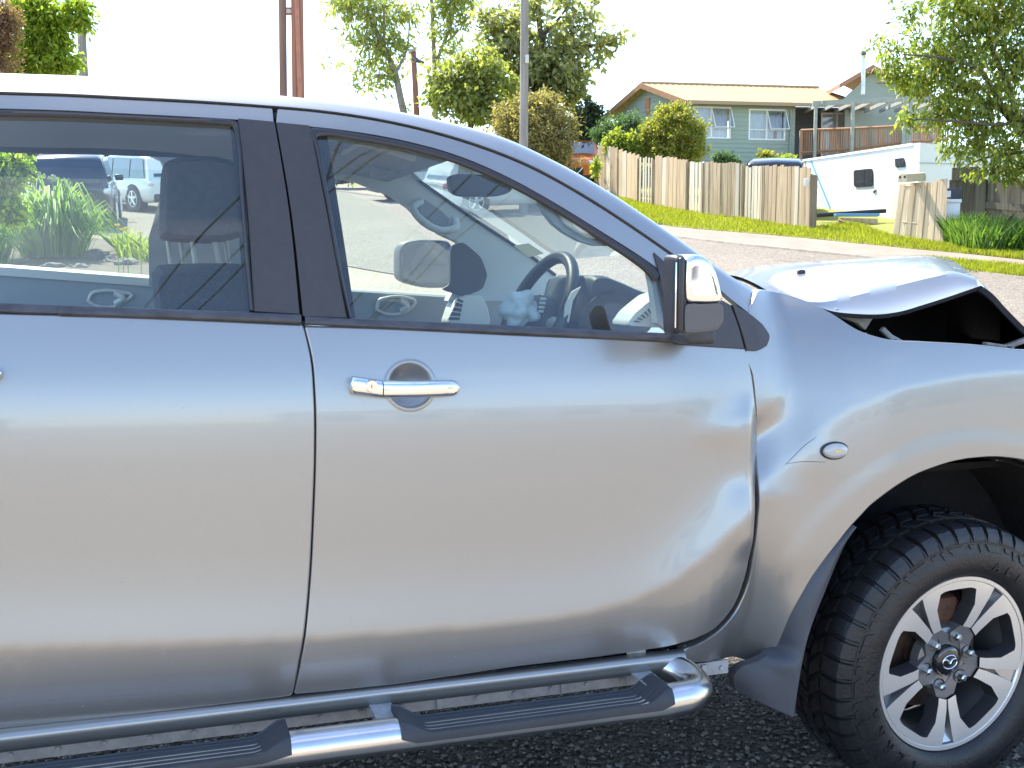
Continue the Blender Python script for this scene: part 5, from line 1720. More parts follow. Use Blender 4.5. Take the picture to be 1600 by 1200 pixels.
# ---- front fence beside the drive with the letterboxes
ff_ = empty('front_fence', tuple(onG(1436, 376)))
tag(ff_, 'short run of leaning sunbleached palings in front of the white trailer', 'fence')
LFB = [(1395, 371), (1420, 374), (1450, 377.5), (1477, 381)]
for i in range(9):
    a = 1395 + i*9.15; b = a + random.uniform(7.9, 8.5)
    ya = np.interp(a, [q_[0] for q_ in LFB], [q_[1] for q_ in LFB]); yb = np.interp(b, [q_[0] for q_ in LFB], [q_[1] for q_ in LFB])
    p0, p1 = onG(a, ya), onG(b, yb)
    p0 = p0 + F0*0.018*(i % 2); p1 = p1 + F0*0.018*(i % 2)
    zt_ = top_z((a+b)/2, 286 - i*0.5 + random.uniform(-2.5, 2.5), p0)
    lean = 0.16*(1 - i/9)**1.2
    board(p0, p1, p0[2] + 0.01, zt_, 0.02, F0, lean + random.uniform(-0.01, 0.01)).build('paling', WOODP, ff_)
for hgt in (0.35, 1.1):
    p0, p1 = onG(1412, 373) + F0*0.05, onG(1474, 380) + F0*0.05
    r_ = MB(); r_.tube([tuple(p0 + UP*hgt), tuple(p1 + UP*hgt)], 0.035, 4); r_.build('fence_rail', WOODP, ff_)
lb_d = onG(1436, 376) @ F0
lbx = empty('letterbox', tuple(onD(1425, 284, lb_d)))
tag(lbx, 'beige rounded letterbox lying on top of the short leaning fence', 'letterbox')
mb = MB()
c0, c1 = onD(1410, 279, lb_d - 0.1), onD(1440, 277, lb_d + 0.25)
sec = [(-0.10, -0.08), (0.10, -0.08), (0.11, 0.02), (0.07, 0.085), (0, 0.10), (-0.07, 0.085), (-0.11, 0.02)]
dv = Vector(c1 - c0); dn = dv.normalized(); sd = Vector((0, 0, 1)).cross(dn).normalized()
rows = [[tuple(Vector(c0) + dv*t + sd*a + Vector((0, 0, b))) for a, b in sec] for t in (0, 0.03, 0.97, 1)]
mb.grid(rows, cv=True); mb.add(rows[0], [tuple(range(7))]); mb.add(rows[-1], [tuple(range(6, -1, -1))])
mb.build('box_body', pm('faded beige paint', (0.52, 0.44, 0.27), 0.6, var=0.15, scale=8), lbx, smooth=40)
for k in (-0.055, 0.055):
    hb_ = MB(); c = Vector(c0) - dn*0.004 + sd*k + Vector((0, 0, 0.03)); hb_.tube([tuple(c), tuple(c + dn*0.006)], 0.028, 12); hb_.build('letter_hole', BLACKTRIM, lbx)
wb = empty('mailbox', tuple(onD(1490, 343, lb_d - 0.1)))
tag(wb, 'white mailbox with a dark newspaper shelf above it on the old grey fence', 'letterbox')
RZ = Matrix.Rotation(-YAW, 3, 'Z')
def bx_px(name, x0, y0, x1, y1, d, th, mat, parent, r=0.012):
    a, b = onD(x0, y1, d), onD(x1, y0, d)
    c = (a + b)/2
    mb = MB(); mb.bbox(c + F0*th/2, (abs((b-a) @ Rv), th, abs(b[2]-a[2])), r, RZ); return mb.build(name, mat, parent, smooth=40)
WHITE = pm('white enamel', (0.78, 0.78, 0.76), 0.45, var=0.05, scale=6)
bx_px('box_body', 1478, 316, 1501, 343, lb_d - 0.25, 0.25, WHITE, wb)
bx_px('box_lid', 1476, 311, 1503, 316.5, lb_d - 0.28, 0.32, WHITE, wb, 0.006)
bx_px('paper_shelf', 1479, 294, 1503, 310, lb_d - 0.22, 0.22, pm('dark painted box', (0.05, 0.055, 0.065), 0.6), wb)
bx_px('label_plate', 1479, 298, 1486, 308, lb_d - 0.235, 0.012, WHITE, wb, 0.003)

# ---- old grey fence under the tree
og = empty('board_fence', tuple(onG(1560, 375)))
tag(og, 'dark grey aged board fence with a middle rail, shaded by the leafy tree', 'fence')
def ogb(px): return onG(px, np.interp(px, [1478, 1530, 1600, 1800], [366, 368, 375, 398]))
x = 1480.0
while x < 1760:
    w_ = random.uniform(9, 13)
    p0, p1 = ogb(x), ogb(x + w_ - 0.12)
    ty_ = 250 + 12 + (0 if x < 1524 else 19) + random.uniform(-1, 1) + max(0, x-1600)*0.02
    if x < 1524: ty_ = 281
    board(p0, p1, p0[2], top_z(x, ty_, p0), 0.02, F0, random.uniform(-0.01, 0.01)).build('board', WOODG, og)
    x += w_
p0, p1 = ogb(1483) - F0*0.03, ogb(1524) - F0*0.03
zc_ = (top_z(1500, 262, p0), top_z(1500, 282, p0))
mb = board(p0, p1, zc_[1], zc_[0], 0.03, F0); mb.build('top_board', WOODG, og)
p0 = ogb(1522) - F0*0.08; p1 = ogb(1535) - F0*0.08
board(p0, p1, p0[2], top_z(1528, 262, p0), 0.10, F0).build('fence_post', WOODG, og)
p0, p1 = ogb(1532) - F0*0.06, ogb(1760) - F0*0.06
mb = MB(); h_ = top_z(1560, 320, p0) - p0[2]
mb.prism([tuple(p0 + UP*(h_-0.07)), tuple(p1 + UP*(h_-0.07)), tuple(p1 + UP*(h_+0.07)), tuple(p0 + UP*(h_+0.07))], tuple(F0*0.05)); mb.build('fence_rail', WOODG, og)

# ================================================================== GREEN HOUSE
HZ0 = 3.6
GREENW = pm('green weatherboard paint', (0.31, 0.37, 0.305), 0.7, var=0.07, scale=3, stretch=(1, 1, 6))
GREYW = pm('blue grey porch wall paint', (0.11, 0.14, 0.16), 0.7, var=0.06, scale=3)
TANROOF = pm('buff painted roof iron', (0.37, 0.25, 0.12), 0.55, var=0.08, scale=0.8)
BARGE = pm('orange brown barge board', (0.36, 0.19, 0.09), 0.6, var=0.15, scale=6)
DECKW = wood_mat('red brown deck timber', (0.26, 0.135, 0.075), (0.42, 0.245, 0.15), vary=0.15)
GREYT = pm('weathered grey green timber', (0.30, 0.31, 0.27), 0.8, var=0.15, scale=6)
house = empty('house', tuple(cam_pt(9, 46, HZ0)))
tag(house, 'single storey green weatherboard house with a buff roof and a timber deck', 'house')
def H(px, py, d): return onD(px, py, d)
ZE = H(1069, 157, 44.0)[2]                                # eave height
ZR = H(1000, 130, 46.6)[2]                                # ridge height
cA = cam_pt((1069-800)/1750*44, 44.0, 0)                  # front left corner (roof edge)
cB = cam_pt((1352-800)/1750*45.2, 45.2, 0)                # right end of the eave
cC = cam_pt((938-800)/1750*49.3, 49.3, 0)                 # back left corner
ea = (cB - cA); eL = np.linalg.norm(ea); ea = ea/eL
eb_ = (cC - cA); ebL = np.linalg.norm(eb_); eb_ = eb_/ebL
def HP(u, v, z): return cA + ea*u + eb_*v + UP*z
def lap_wall(pts_bottom_to_top, name, mat, u0, u1, v0, v1, z0, zfun, holes=(), parent=house, bd=0.17):
    """lapped boards from (u0,v0) to (u1,v1); zfun(t) top of wall along it; holes = (t0,t1,za,zb)"""
    mb = MB()
    a, b = HP(u0, v0, 0), HP(u1, v1, 0)
    d = (b - a)/np.linalg.norm(b - a)
    nrm = np.array([d[1], -d[0], 0]);
    if nrm @ (CAM - a) < 0: nrm = -nrm
    ts = sorted(set([0, 1] + [h[0] for h in holes] + [h[1] for h in holes] + list(np.linspace(0, 1, 13))))
    nb = int((max(zfun(t) for t in ts) - z0)/bd) + 1
    for k in range(nb):
        zb_, zt_ = z0 + k*bd, z0 + (k+1)*bd
        for t0, t1 in zip(ts[:-1], ts[1:]):
            tm = (t0+t1)/2
            lim0, lim1 = zfun(t0), zfun(t1)
            if zb_ >= max(lim0, lim1): continue
            hh = [h for h in holes if h[0] - 1e-6 <= t0 and t1 <= h[1] + 1e-6]
            if any(zb_ >= h[2] and zt_ <= h[3] for h in hh): continue
            p0, p1 = a*(1-t0) + b*t0, a*(1-t1) + b*t1
            za, zc_ = min(zt_, max(lim0, zb_)), min(zt_, max(lim1, zb_))
            for h in hh:
                if zb_ < h[2] < zt_: za = zc_ = h[2]
            lo, hi = nrm*0.022, nrm*0.002
            mb.add([p0 + lo + UP*zb_, p1 + lo + UP*zb_, p1 + hi + UP*zc_, p0 + hi + UP*za, p0 + hi + UP*zb_, p1 + hi + UP*zb_], [(0, 1, 2, 3), (0, 4, 5, 1)])
    return mb.build(name, mat, parent, fixn=False)
ov_ = 0.45                                                 # eave overhang
uD = ((1250-800)/1750*44.6 - (cA @ Rv))                    # where the deck recess starts
wins = [(1086, 1147, 166, 216), (1176, 1236, 168, 217)]
def u_of(px): return (px-800)/1750*(44.4+0.0) - (cA @ Rv)
holes = []
u0w, u1w = 0.35, uD
for (x0, x1, y0, y1) in wins:
    za, zb_ = H(x0, y1, 44.5)[2], H(x0, y0, 44.5)[2]
    holes.append(((u_of(x0)-u0w)/(u1w-u0w), (u_of(x1)-u0w)/(u1w-u0w), za, zb_))
lap_wall(None, 'wall', GREENW, u0w, u1w, ov_, ov_, HZ0 - 1.2, lambda t: ZE, holes)
def gz(v): return ZE + (ZR-ZE)*(1 - abs(v - ebL/2)/(ebL/2))
lap_wall(None, 'gable_wall', GREENW, 0.35, 0.35, ov_, ebL - ov_, HZ0 - 1.2, lambda t: gz(ov_ + (ebL-2*ov_)*t) - 0.06)
lap_wall(None, 'porch_wall', GREYW, uD, eL + 3.5, ov_ + 1.9, ov_ + 1.9, HZ0 - 0.4, lambda t: ZE + 0.15)
sw = MB(); sw.grid([[HP(uD, ov_, z), HP(uD, ov_ + 1.9, z)] for z in (HZ0 - 1, ZE)]); sw.build('porch_side_wall', GREYW, house)
cbd = MB(); cbd.box(HP(0.35, ov_, (ZE + HZ0)/2 - 0.4), (0.09, 0.09, ZE - HZ0 + 0.8)); cbd.build('corner_board', GREENW, house)
rf = MB()
nrow = 60
for side in (0, 1):
    rows = []
    for i in range(nrow+1):
        u = -0.05 + (eL + 0.05)*i/nrow
        c_ = 0.018*(i % 2)
        v_e = 0 if side == 0 else ebL
        rows.append([HP(u, v_e, ZE + c_), HP(u, ebL/2, ZR + c_)])
    rf.grid(rows)
rf.build('roof', TANROOF, house)
rc = MB(); rc.tube([tuple(HP(-0.06, ebL/2, ZR + 0.03)), tuple(HP(eL, ebL/2, ZR + 0.03))], 0.06, 8); rc.build('ridge_cap', TANROOF, house, smooth=60)
for v_e in (0.0, ebL):
    bb = MB()
    a0, a1 = HP(-0.06, v_e, ZE), HP(-0.06, ebL/2, ZR)
    bb.prism([tuple(a0 - UP*0.20), tuple(a1 - UP*0.20), tuple(a1 + UP*0.02), tuple(a0 + UP*0.02)], tuple(-ea*0.04)); bb.build('barge_board', BARGE, house)
gt_ = MB(); gt_.prism([tuple(HP(-0.05, -0.02, ZE - 0.13)), tuple(HP(-0.05, -0.10, ZE - 0.13)), tuple(HP(-0.05, -0.12, ZE + 0.0)), tuple(HP(-0.05, -0.02, ZE + 0.0))], tuple(ea*(eL + 0.05))); gt_.build('gutter', pm('tan gutter', (0.36, 0.25, 0.15), 0.6), house)
sf = MB(); sf.grid([[HP(u, v, ZE - 0.14) for v in (-0.02, ov_)] for u in (-0.05, eL)]); sf.build('soffit', pm('soffit grey', (0.3, 0.3, 0.28), 0.8), house)
vb = MB(); pc = HP(0.31, ebL/2 + 0.15, 0)
vb.box(pc + UP*(ZR - 0.88), (0.06, 0.26, 0.62), Matrix.Rotation(math.atan2(eb_[1], eb_[0]) - math.pi/2, 3, 'Z')); vb.build('gable_vent', pm('orange timber vent', (0.46, 0.20, 0.09), 0.6), house)
dp = MB(); dp.tube([tuple(HP(uD - 0.22, ov_ - 0.06, z)) for z in (HZ0 - 1.2, ZE - 0.2)], 0.035, 8); dp.build('downpipe', GREENW, house, smooth=60)
WFRAME = pm('white window joinery', (0.80, 0.80, 0.78), 0.4)
CURTAIN = pm('white net curtain', (0.60, 0.60, 0.62), 0.9, var=0.10, scale=9, stretch=(3, 3, 0.2))
HGLASS = glass_mat('house window glass', (0.82, 0.86, 0.88), 1.3)
def house_window(u0, u1, z0, z1, v, sash=True):
    fr = MB(); ft_ = 0.055
    def bar(ua, ub, za, zb_, dp_=0.06, vo=0.0): fr.prism([tuple(HP(ua, v - 0.03 + vo, za)), tuple(HP(ub, v - 0.03 + vo, za)), tuple(HP(ub, v - 0.03 + vo, zb_)), tuple(HP(ua, v - 0.03 + vo, zb_))], tuple(eb_*dp_))
    zm = z0 + (z1-z0)*0.33; um = u0 + (u1-u0)*0.49
    bar(u0, u0+ft_, z0, z1); bar(u1-ft_, u1, z0, z1); bar(u0+ft_, u1-ft_, z1-ft_, z1); bar(u0+ft_, u1-ft_, z0, z0+ft_)
    bar(um-ft_/2, um+ft_/2, z0+ft_, z1-ft_); bar(u0+ft_, um-ft_/2, zm-0.02, zm+0.02); bar(um+ft_/2, u1-ft_, zm-0.02, zm+0.02)
    w_ = fr.build('window', WFRAME, house)
    for (a, b, c, d) in ((u0+ft_, um-ft_/2, zm, z1-ft_), (u0+ft_, um-ft_/2, z0+ft_, zm), (um+ft_/2, u1-ft_, z0+ft_, zm)):
        g = MB(); g.add([HP(a, v+0.01, c), HP(b, v+0.01, c), HP(b, v+0.01, d), HP(a, v+0.01, d)], [(0, 1, 2, 3)]); g.build('pane', HGLASS, w_)
    cu = MB()
    n_ = 40
    rows = []
    for i in range(n_+1):
        t = i/n_; u = u0 + (u1-u0)*t
        rows.append([HP(u, v + 0.16 + 0.025*math.sin(t*70), z) for z in (z0, z1)])
    cu.grid(rows); cu.build('curtain', CURTAIN, w_, smooth=180)
    # awning sash propped open
    out = -eb_*0.24
    hinge, foot = z1-ft_, zm+0.02
    A0, A1 = HP(um, v-0.04, hinge), HP(u1-0.01, v-0.04, hinge)
    B0, B1 = HP(um, v-0.04, foot) + out, HP(u1-0.01, v-0.04, foot) + out
    sh_ = MB()
    for p, q2 in ((A0, B0), (A1, B1), (A0, A1), (B0, B1)): sh_.tube([tuple(p), tuple(q2)], 0.022, 4)
    so_ = sh_.build('open_sash', WFRAME, w_)
    g = MB(); g.add([A0, A1, B1, B0], [(0, 1, 2, 3)]); g.build('sash_pane', HGLASS, w_)
for (x0, x1, y0, y1) in wins:
    house_window(u_of(x0), u_of(x1), H(x0, y1, 44.5)[2], H(x0, y0, 44.5)[2], ov_)
# porch door with curtains, deck, balustrade, posts, beam
dW = 46.4
def HR(px, py, d): return onD(px, py, d)
pdw = MB()
a, b = HR(1284, 245, dW), HR(1328, 177, dW)
for (xa, xb) in ((1283, 1285), (1307, 1309), (1327, 1329)):
    pdw.add([HR(xa, 245, dW), HR(xb, 245, dW), HR(xb, 176, dW), HR(xa, 176, dW)], [(0, 1, 2, 3)])
pdw.add([HR(1283, 178, dW), HR(1329, 178, dW), HR(1329, 176, dW), HR(1283, 176, dW)], [(0, 1, 2, 3)])
pd = pdw.build('ranch_slider', WFRAME, house)
cu = MB(); rows = [[HR(1285 + 42*i/30, y, dW + 0.12 + 0.03*math.sin(i*1.9)) for y in (245, 178)] for i in range(31)]; cu.grid(rows); cu.build('curtain', CURTAIN, pd, smooth=180)
g = MB(); g.add([HR(1285, 245, dW + 0.03), HR(1328, 245, dW + 0.03), HR(1328, 178, dW + 0.03), HR(1285, 178, dW + 0.03)], [(0, 1, 2, 3)]); g.build('pane', HGLASS, pd)
deck = MB()
DL = [(1251, 243, 203, 43.6), (1331, 236.5, 200, 42.6), (1412, 226.5, 196, 41.8)]
DR = [(1421, 225, 197, 41.8), (1482, 222, 198, 43.5)]
bal = MB(); rails_ = MB()
for seg in (DL, DR):
    xs_ = [s_[0] for s_ in seg]
    x = xs_[0] + 1
    while x < xs_[-1] - 0.5:
        yb, yt, d = (np.interp(x, xs_, [s_[k] for s_ in seg]) for k in (1, 2, 3))
        p0, p1 = HR(x, yb, d), HR(x + 2.1, yb, d)
        zt = HR(x, yt, d)[2]
        a_, b_2 = p0, p1
        bal.prism([tuple(a_), tuple(b_2), (b_2[0], b_2[1], zt), (a_[0], a_[1], zt)], tuple(F0*0.03))
        x += 3.6
    for k in (1, 2):
        pr_ = [HR(s_[0], s_[k] + (-4 if k == 1 else 0.5), s_[3]) - F0*0.02 for s_ in seg]
        rails_.tube([tuple(p) for p in pr_], 0.045, 4)
tag(bal.build('balusters', DECKW, house), kind='stuff'); rails_.build('deck_rail', DECKW, house)
dk = MB(); dk.grid([[HR(s_[0], s_[1] + 1.0, s_[3] + w_) for s_ in DL + DR] for w_ in (0.0, 3.0)]); dk.build('deck_floor', DECKW, house)
for (px, yb, yt, d) in ((1273.5, 241, 160, 43.2), (1331.5, 236, 159, 42.5), (1412, 226, 153, 41.7), (1421.5, 225, 153, 41.7), (1251, 243, 204, 43.6)):
    p0, p1 = HR(px, yb + 30, d), HR(px, yt, d)
    pp = MB(); pp.box(((p0[0]+p1[0])/2, (p0[1]+p1[1])/2, (p0[2]+p1[2])/2), (0.11, 0.11, p1[2]-p0[2]), RZ); pp.build('deck_post', GREYT if px != 1251 else DECKW, house)
for (a_, b_2) in (((1270, 158, 43.2), (1412, 150.5, 41.7)), ((1412, 150.5, 41.7), (1500, 152, 44.0))):
    p0, p1 = HR(*a_), HR(*b_2)
    mb = MB(); mb.prism([tuple(p0), tuple(p1), tuple(p1 - UP*0.18), tuple(p0 - UP*0.18)], tuple(F0*0.08)); mb.build('porch_beam', GREYT, house)
for i in range(9):
    t = (i + 0.5)/9
    p0 = HR(1272 + 225*t, 156.5 - 3*t, 43.0 - 0.9*t) 
    mb = MB(); mb.prism([tuple(p0 - UP*0.02), tuple(p0 + Rv*0.06 - UP*0.02), tuple(p0 + Rv*0.06 - UP*0.15), tuple(p0 - UP*0.15)], tuple(F0*2.6)); mb.build('porch_rafter', GREYT, house)
# cross gable behind, and the flue
d2 = 45.6
mb = MB(); gp = [HR(x, y, d2) for x, y in [(1320, 153), (1358, 117), (1376, 112), (1470, 165), (1470, 245), (1320, 245)]]
mb.prism([tuple(p) for p in gp], tuple(F0*0.2)); mb.build('cross_gable', GREENW, house)
mb = MB()
for (a_, b_2) in (((1312, 138), (1364, 108)), ((1364, 108), (1480, 166))):
    p0, p1 = HR(*a_, d2 - 0.4), HR(*b_2, d2 - 0.4)
    mb.prism([tuple(p0), tuple(p1), tuple(p1 + UP*0.18), tuple(p0 + UP*0.18)], tuple(F0*4))
mb.build('cross_gable_roof', pm('brown roof edge', (0.34, 0.17, 0.10), 0.6), house)
fd = 44.8
fl2 = MB(); fl2.tube([tuple(HR(1348.5, 148, fd)), tuple(HR(1349.5, 87, fd))], 0.085, 12); flo = fl2.build('flue', pm('dull flue steel', (0.55, 0.55, 0.53), 0.35, 0.8, var=0.15, scale=5), house, smooth=60)
fc = MB(); fc.tube([tuple(HR(1349.5, 88, fd)), tuple(HR(1349.6, 85, fd)), tuple(HR(1349.8, 82, fd)), tuple(HR(1349.8, 80, fd))], [0.06, 0.11, 0.09, 0.10], 12); fc.build('flue_cowl', pm('dark cowl', (0.08, 0.08, 0.085), 0.5), flo, smooth=40)

# ================================================================== WHITE TRAILER
tr = empty('box_trailer', tuple(cam_pt(9.6, 28, ground_z(*cam_pt(9.6, 28, 0)[:2]))))
tag(tr, 'long white box trailer with dark windows parked behind the gap in the fences', 'trailer')
TW = pm('white trailer panel', (0.80, 0.81, 0.80), 0.4, var=0.03, scale=2)
tA, tB, tC = cam_pt((1253-800)/1750*34, 34, 0), cam_pt((1427-800)/1750*27.3, 27.3, 0), cam_pt((1600-800)/1750*29.3, 29.3, 0)
zTA, zTB = H(1253, 249, 34)[2], H(1427, 223, 27.3)[2]
zb_ = float(ground_z(tB[0], tB[1])) + 0.05
mb = MB()
tD = tA + (tC - tB)
zTC = H(1600, 236, 29.3)[2]
mb.add([tA + UP*zb_, tB + UP*zb_, tC + UP*zb_, tD + UP*zb_, tA + UP*zTA, tB + UP*zTB, tC + UP*zTC, tD + UP*zTA], [(0, 1, 5, 4), (1, 2, 6, 5), (2, 3, 7, 6), (3, 0, 4, 7), (4, 5, 6, 7), (3, 2, 1, 0)])
body_t = mb.build('trailer_body', TW, tr)
fdir = (tB - tA)/np.linalg.norm(tB - tA); fn = np.array([fdir[1], -fdir[0], 0]);
if fn @ (CAM - tA) < 0: fn = -fn
def onFace(px, py, off=0.0):
    d = ray(px, py); a = tA + fn*off
    s_ = ((a - CAM) @ fn)/(d @ fn); return CAM + d*s_
cdir = (tC - tB)/np.linalg.norm(tC - tB); cn = np.array([cdir[1], -cdir[0], 0])
if cn @ (CAM - tB) < 0: cn = -cn
def onEnd(px, py, off=0.0):
    d = ray(px, py); a = tB + cn*off
    return CAM + d*(((a - CAM) @ cn)/(d @ cn))
def plate_on(f, n_, pts, th, name, mat, parent, off=0.003):
    m_b = MB(); m_b.prism([tuple(f(x, y, off)) for x, y in pts], tuple(n_*th)); return m_b.build(name, mat, parent)
TGLASS = pm('dark tinted pane', (0.035, 0.04, 0.045), 0.12, var=0.2, scale=3)
for pts in ([(1335, 266), (1364, 263), (1364.5, 291), (1335.5, 292)], [(1399.5, 248), (1413, 246.5), (1414.5, 261), (1400.5, 262)]):
    w_ = plate_on(onFace, fn, rounded(pts, 0.12, 3), 0.03, 'window', BLACKTRIM, tr)
    c = np.mean(pts, 0); plate_on(onFace, fn, [tuple(c + (np.array(p) - c)*0.9) for p in pts], 0.004, 'pane', TGLASS, w_, 0.034)
    xm = c[0]; plate_on(onFace, fn, [(xm-0.6, pts[0][1]+1), (xm+0.6, pts[1][1]+1), (xm+0.6, pts[2][1]-1), (xm-0.6, pts[3][1]-1)], 0.004, 'mullion', BLACKTRIM, w_, 0.039)
BLUE = pm('blue stripe', (0.12, 0.33, 0.60), 0.4); BLUE2 = pm('pale blue stripe', (0.40, 0.62, 0.78), 0.4)
plate_on(onFace, fn, [(1261.5, 252), (1264.0, 251.8), (1298.5, 339), (1295, 339)], 0.006, 'stripe', BLUE2, tr)
plate_on(onFace, fn, [(1265.8, 251.6), (1268.6, 251.3), (1304, 338), (1301, 338.5)], 0.006, 'stripe', BLUE, tr)
plate_on(onFace, fn, [(1253, 249.5), (1427, 223.5), (1427, 227.5), (1253, 252.5)], 0.03, 'roof_trim', TW, tr)
plate_on(onFace, fn, [(1394.5, 289), (1408, 287), (1406, 360), (1394, 358)], 0.012, 'side_door', pm('cream door', (0.52, 0.52, 0.46), 0.5), tr)
plate_on(onFace, fn, [(1365, 300), (1369, 296), (1370, 297.5), (1366, 301.5)], 0.03, 'latch', BLACKTRIM, tr)
plate_on(onEnd, cn, [(1432, 253.5), (1540, 256.5), (1540, 258), (1432, 255)], 0.02, 'end_trim', pm('grey seam', (0.5, 0.5, 0.5), 0.5), tr)
# timber edging, blue board and pipe by the drive
bd_ = 26.9
es = empty('retaining_edge', tuple(onD(1345, 370, bd_)))
tag(es, 'low retaining edge of stacked timber sleepers beside the white trailer', 'retaining wall')
for i in range(3):
    y1 = 371 - i*10; mb = MB()
    x0 = 1320 + (8 - i*10)
    mb.prism([tuple(onD(x, y, bd_)) for x, y in [(1318 + (2-i)*9, y1 - 1 - (1372-1318-(2-i)*9)*0.12), (1371.5, y1), (1371.5, y1 - 9.4), (1312 + (2-i)*9, y1 - 10 - (1372-1318-(2-i)*9)*0.02)]], tuple(F0*0.12)); mb.build('sleeper', wood_mat('pale sleeper %d' % i, (0.36, 0.27, 0.17), (0.5, 0.4, 0.27)), es)
mb = MB(); mb.tube([tuple(onD(1308, 348, bd_ - 0.1)), tuple(onD(1358, 368, bd_ - 0.1))], 0.09, 8); tag(mb.build('log', pm('rotten log', (0.17, 0.11, 0.08), 0.95, var=0.3, scale=8, bump=0.6, bscale=20), None, smooth=60, world=False), 'brown half rotten log lying on the grass against the sleepers', 'log')
bb_ = bx_px('board', 1306, 333.5, 1375, 338, bd_ + 0.35, 0.25, BLUE, None, 0.01); tag(bb_, 'bright blue board lying flat in front of the white trailer', 'board')
mb = MB(); mb.tube([tuple(onD(1276, 336.5, bd_ + 0.6)), tuple(onD(1384, 329.5, bd_ + 0.6))], 0.055, 10); tag(mb.build('pipe', BLACKTRIM, None, smooth=60, world=False), 'black pipe propped along the base of the white trailer', 'pipe')
# ================================================================== POLES
def pole(px, y0, y1, d, r0, r1, mat, label, extra=None, lean=0.0):
    p1, p0 = onD(px, y0, d), onD(px + lean, y1, d)
    g = float(ground_z(p0[0], p0[1]))
    dirv = (p1 - p0)
    t = (g - 0.3 - p0[2])/dirv[2]
    base = p0 + dirv*t
    e = empty('utility_pole', tuple(base))
    tag(e, label, 'pole', 'poles along the street')
    mb = MB(); n = 14
    mb.tube([tuple(base*(1-s_) + p1*s_) for s_ in np.linspace(0, 1, n)], list(np.linspace(r0, r1, n)), 14)
    mb.build('pole_shaft', mat, e, smooth=60)
    return e, base, p1
POLEB = wood_mat('red brown treated pole', (0.19, 0.085, 0.05), (0.36, 0.17, 0.10), vary=0.0, sx=(14, 14, 1.0))
POLEG2 = wood_mat('brown grey pole', (0.16, 0.085, 0.06), (0.27, 0.17, 0.125), vary=0.0, sx=(14, 14, 1.0))
POLEG = wood_mat('grey weathered pole', (0.20, 0.175, 0.145), (0.34, 0.30, 0.25), vary=0.0, sx=(14, 14, 1.0))
pe, pb_, pt_ = pole(463.5, -60, 148, 17.0, 0.094, 0.090, POLEB, 'pair of red brown poles standing close together behind the cab roof', lean=2.5)
mb = MB(); a0, a1 = onD(440.5, -60, 17.0), onD(442.8, 148, 17.0); dv_ = a1 - a0
t = (float(ground_z(a1[0], a1[1])) - 0.2 - a0[2])/dv_[2]
mb.tube([tuple(a0 + dv_*s_) for s_ in np.linspace(0, t, 10)], 0.057, 12); mb.build('pole_shaft', POLEG2, pe, smooth=60)
mb = MB(); mb.tube([tuple(onD(xa, y, 16.88)) for xa, y in ((461, -60), (463.5, 0), (468.5, 150), (474, 330))], 0.032, 10); mb.build('conduit', pm('rust orange conduit', (0.40, 0.16, 0.09), 0.6, var=0.2, scale=10), pe, smooth=60)
for y in (13, 22):
    mb = MB(); mb.box(onD(451, y, 17.0), (0.09, 0.05, 0.022), RZ); mb.build('spacer_block', POLEB, pe)
mb = MB(); mb.box(onD(451, 17.5, 17.0), (0.06, 0.04, 0.06), RZ); mb.build('spacer_plate', pm('pale spacer', (0.6, 0.5, 0.42), 0.7), pe)
p2e, _, p2t = pole(646, 80, 178, 48.0, 0.15, 0.11, POLEB, 'slim brown pole with a short crossarm among the gum trees', lean=5)
mb = MB(); a, b = onD(638, 84, 48), onD(651, 77, 47.5); mb.prism([tuple(a), tuple(b), tuple(b + UP*0.12), tuple(a + UP*0.12)], tuple(F0*0.12)); mb.build('crossarm', POLEG, p2e)
mb = MB(); mb.tube([tuple(onD(646, 88, 47.8)), tuple(onD(653, 95, 47.6)), tuple(onD(661, 98, 47.4))], [0.06, 0.09, 0.07], 8); mb.build('pole_fitting', BLACKTRIM, p2e)
p3e, _, p3t = pole(820, -40, 226, 31.0, 0.125, 0.105, POLEG, 'plain grey timber pole standing in front of the round olive bush', lean=-1.5)
mb = MB(); mb.box(onD(823.5, 92, 30.85), (0.10, 0.04, 0.22), RZ); mb.build('pole_plate', pm('pale tag', (0.6, 0.58, 0.5), 0.6), p3e)
p4e, _, p4t = pole(123, -30, 118, 46.0, 0.20, 0.16, POLEG, 'grey pole half hidden in the leaves at the upper left corner', lean=8)
def wire(a, b, sag, r, label, n=24):
    a, b = np.array(a), np.array(b)
    mb = MB(); mb.tube([tuple(a*(1-t) + b*t - UP*sag*4*t*(1-t)) for t in np.linspace(0, 1, n)], r, 6)
    return tag(mb.build('overhead_wire', BLACKTRIM, None, smooth=180, world=False), label, 'wire', 'overhead wires')
wire(onD(641, 86, 48), onD(380, 120, 60), 1.2, 0.014, 'thin wire running left from the slim brown pole')

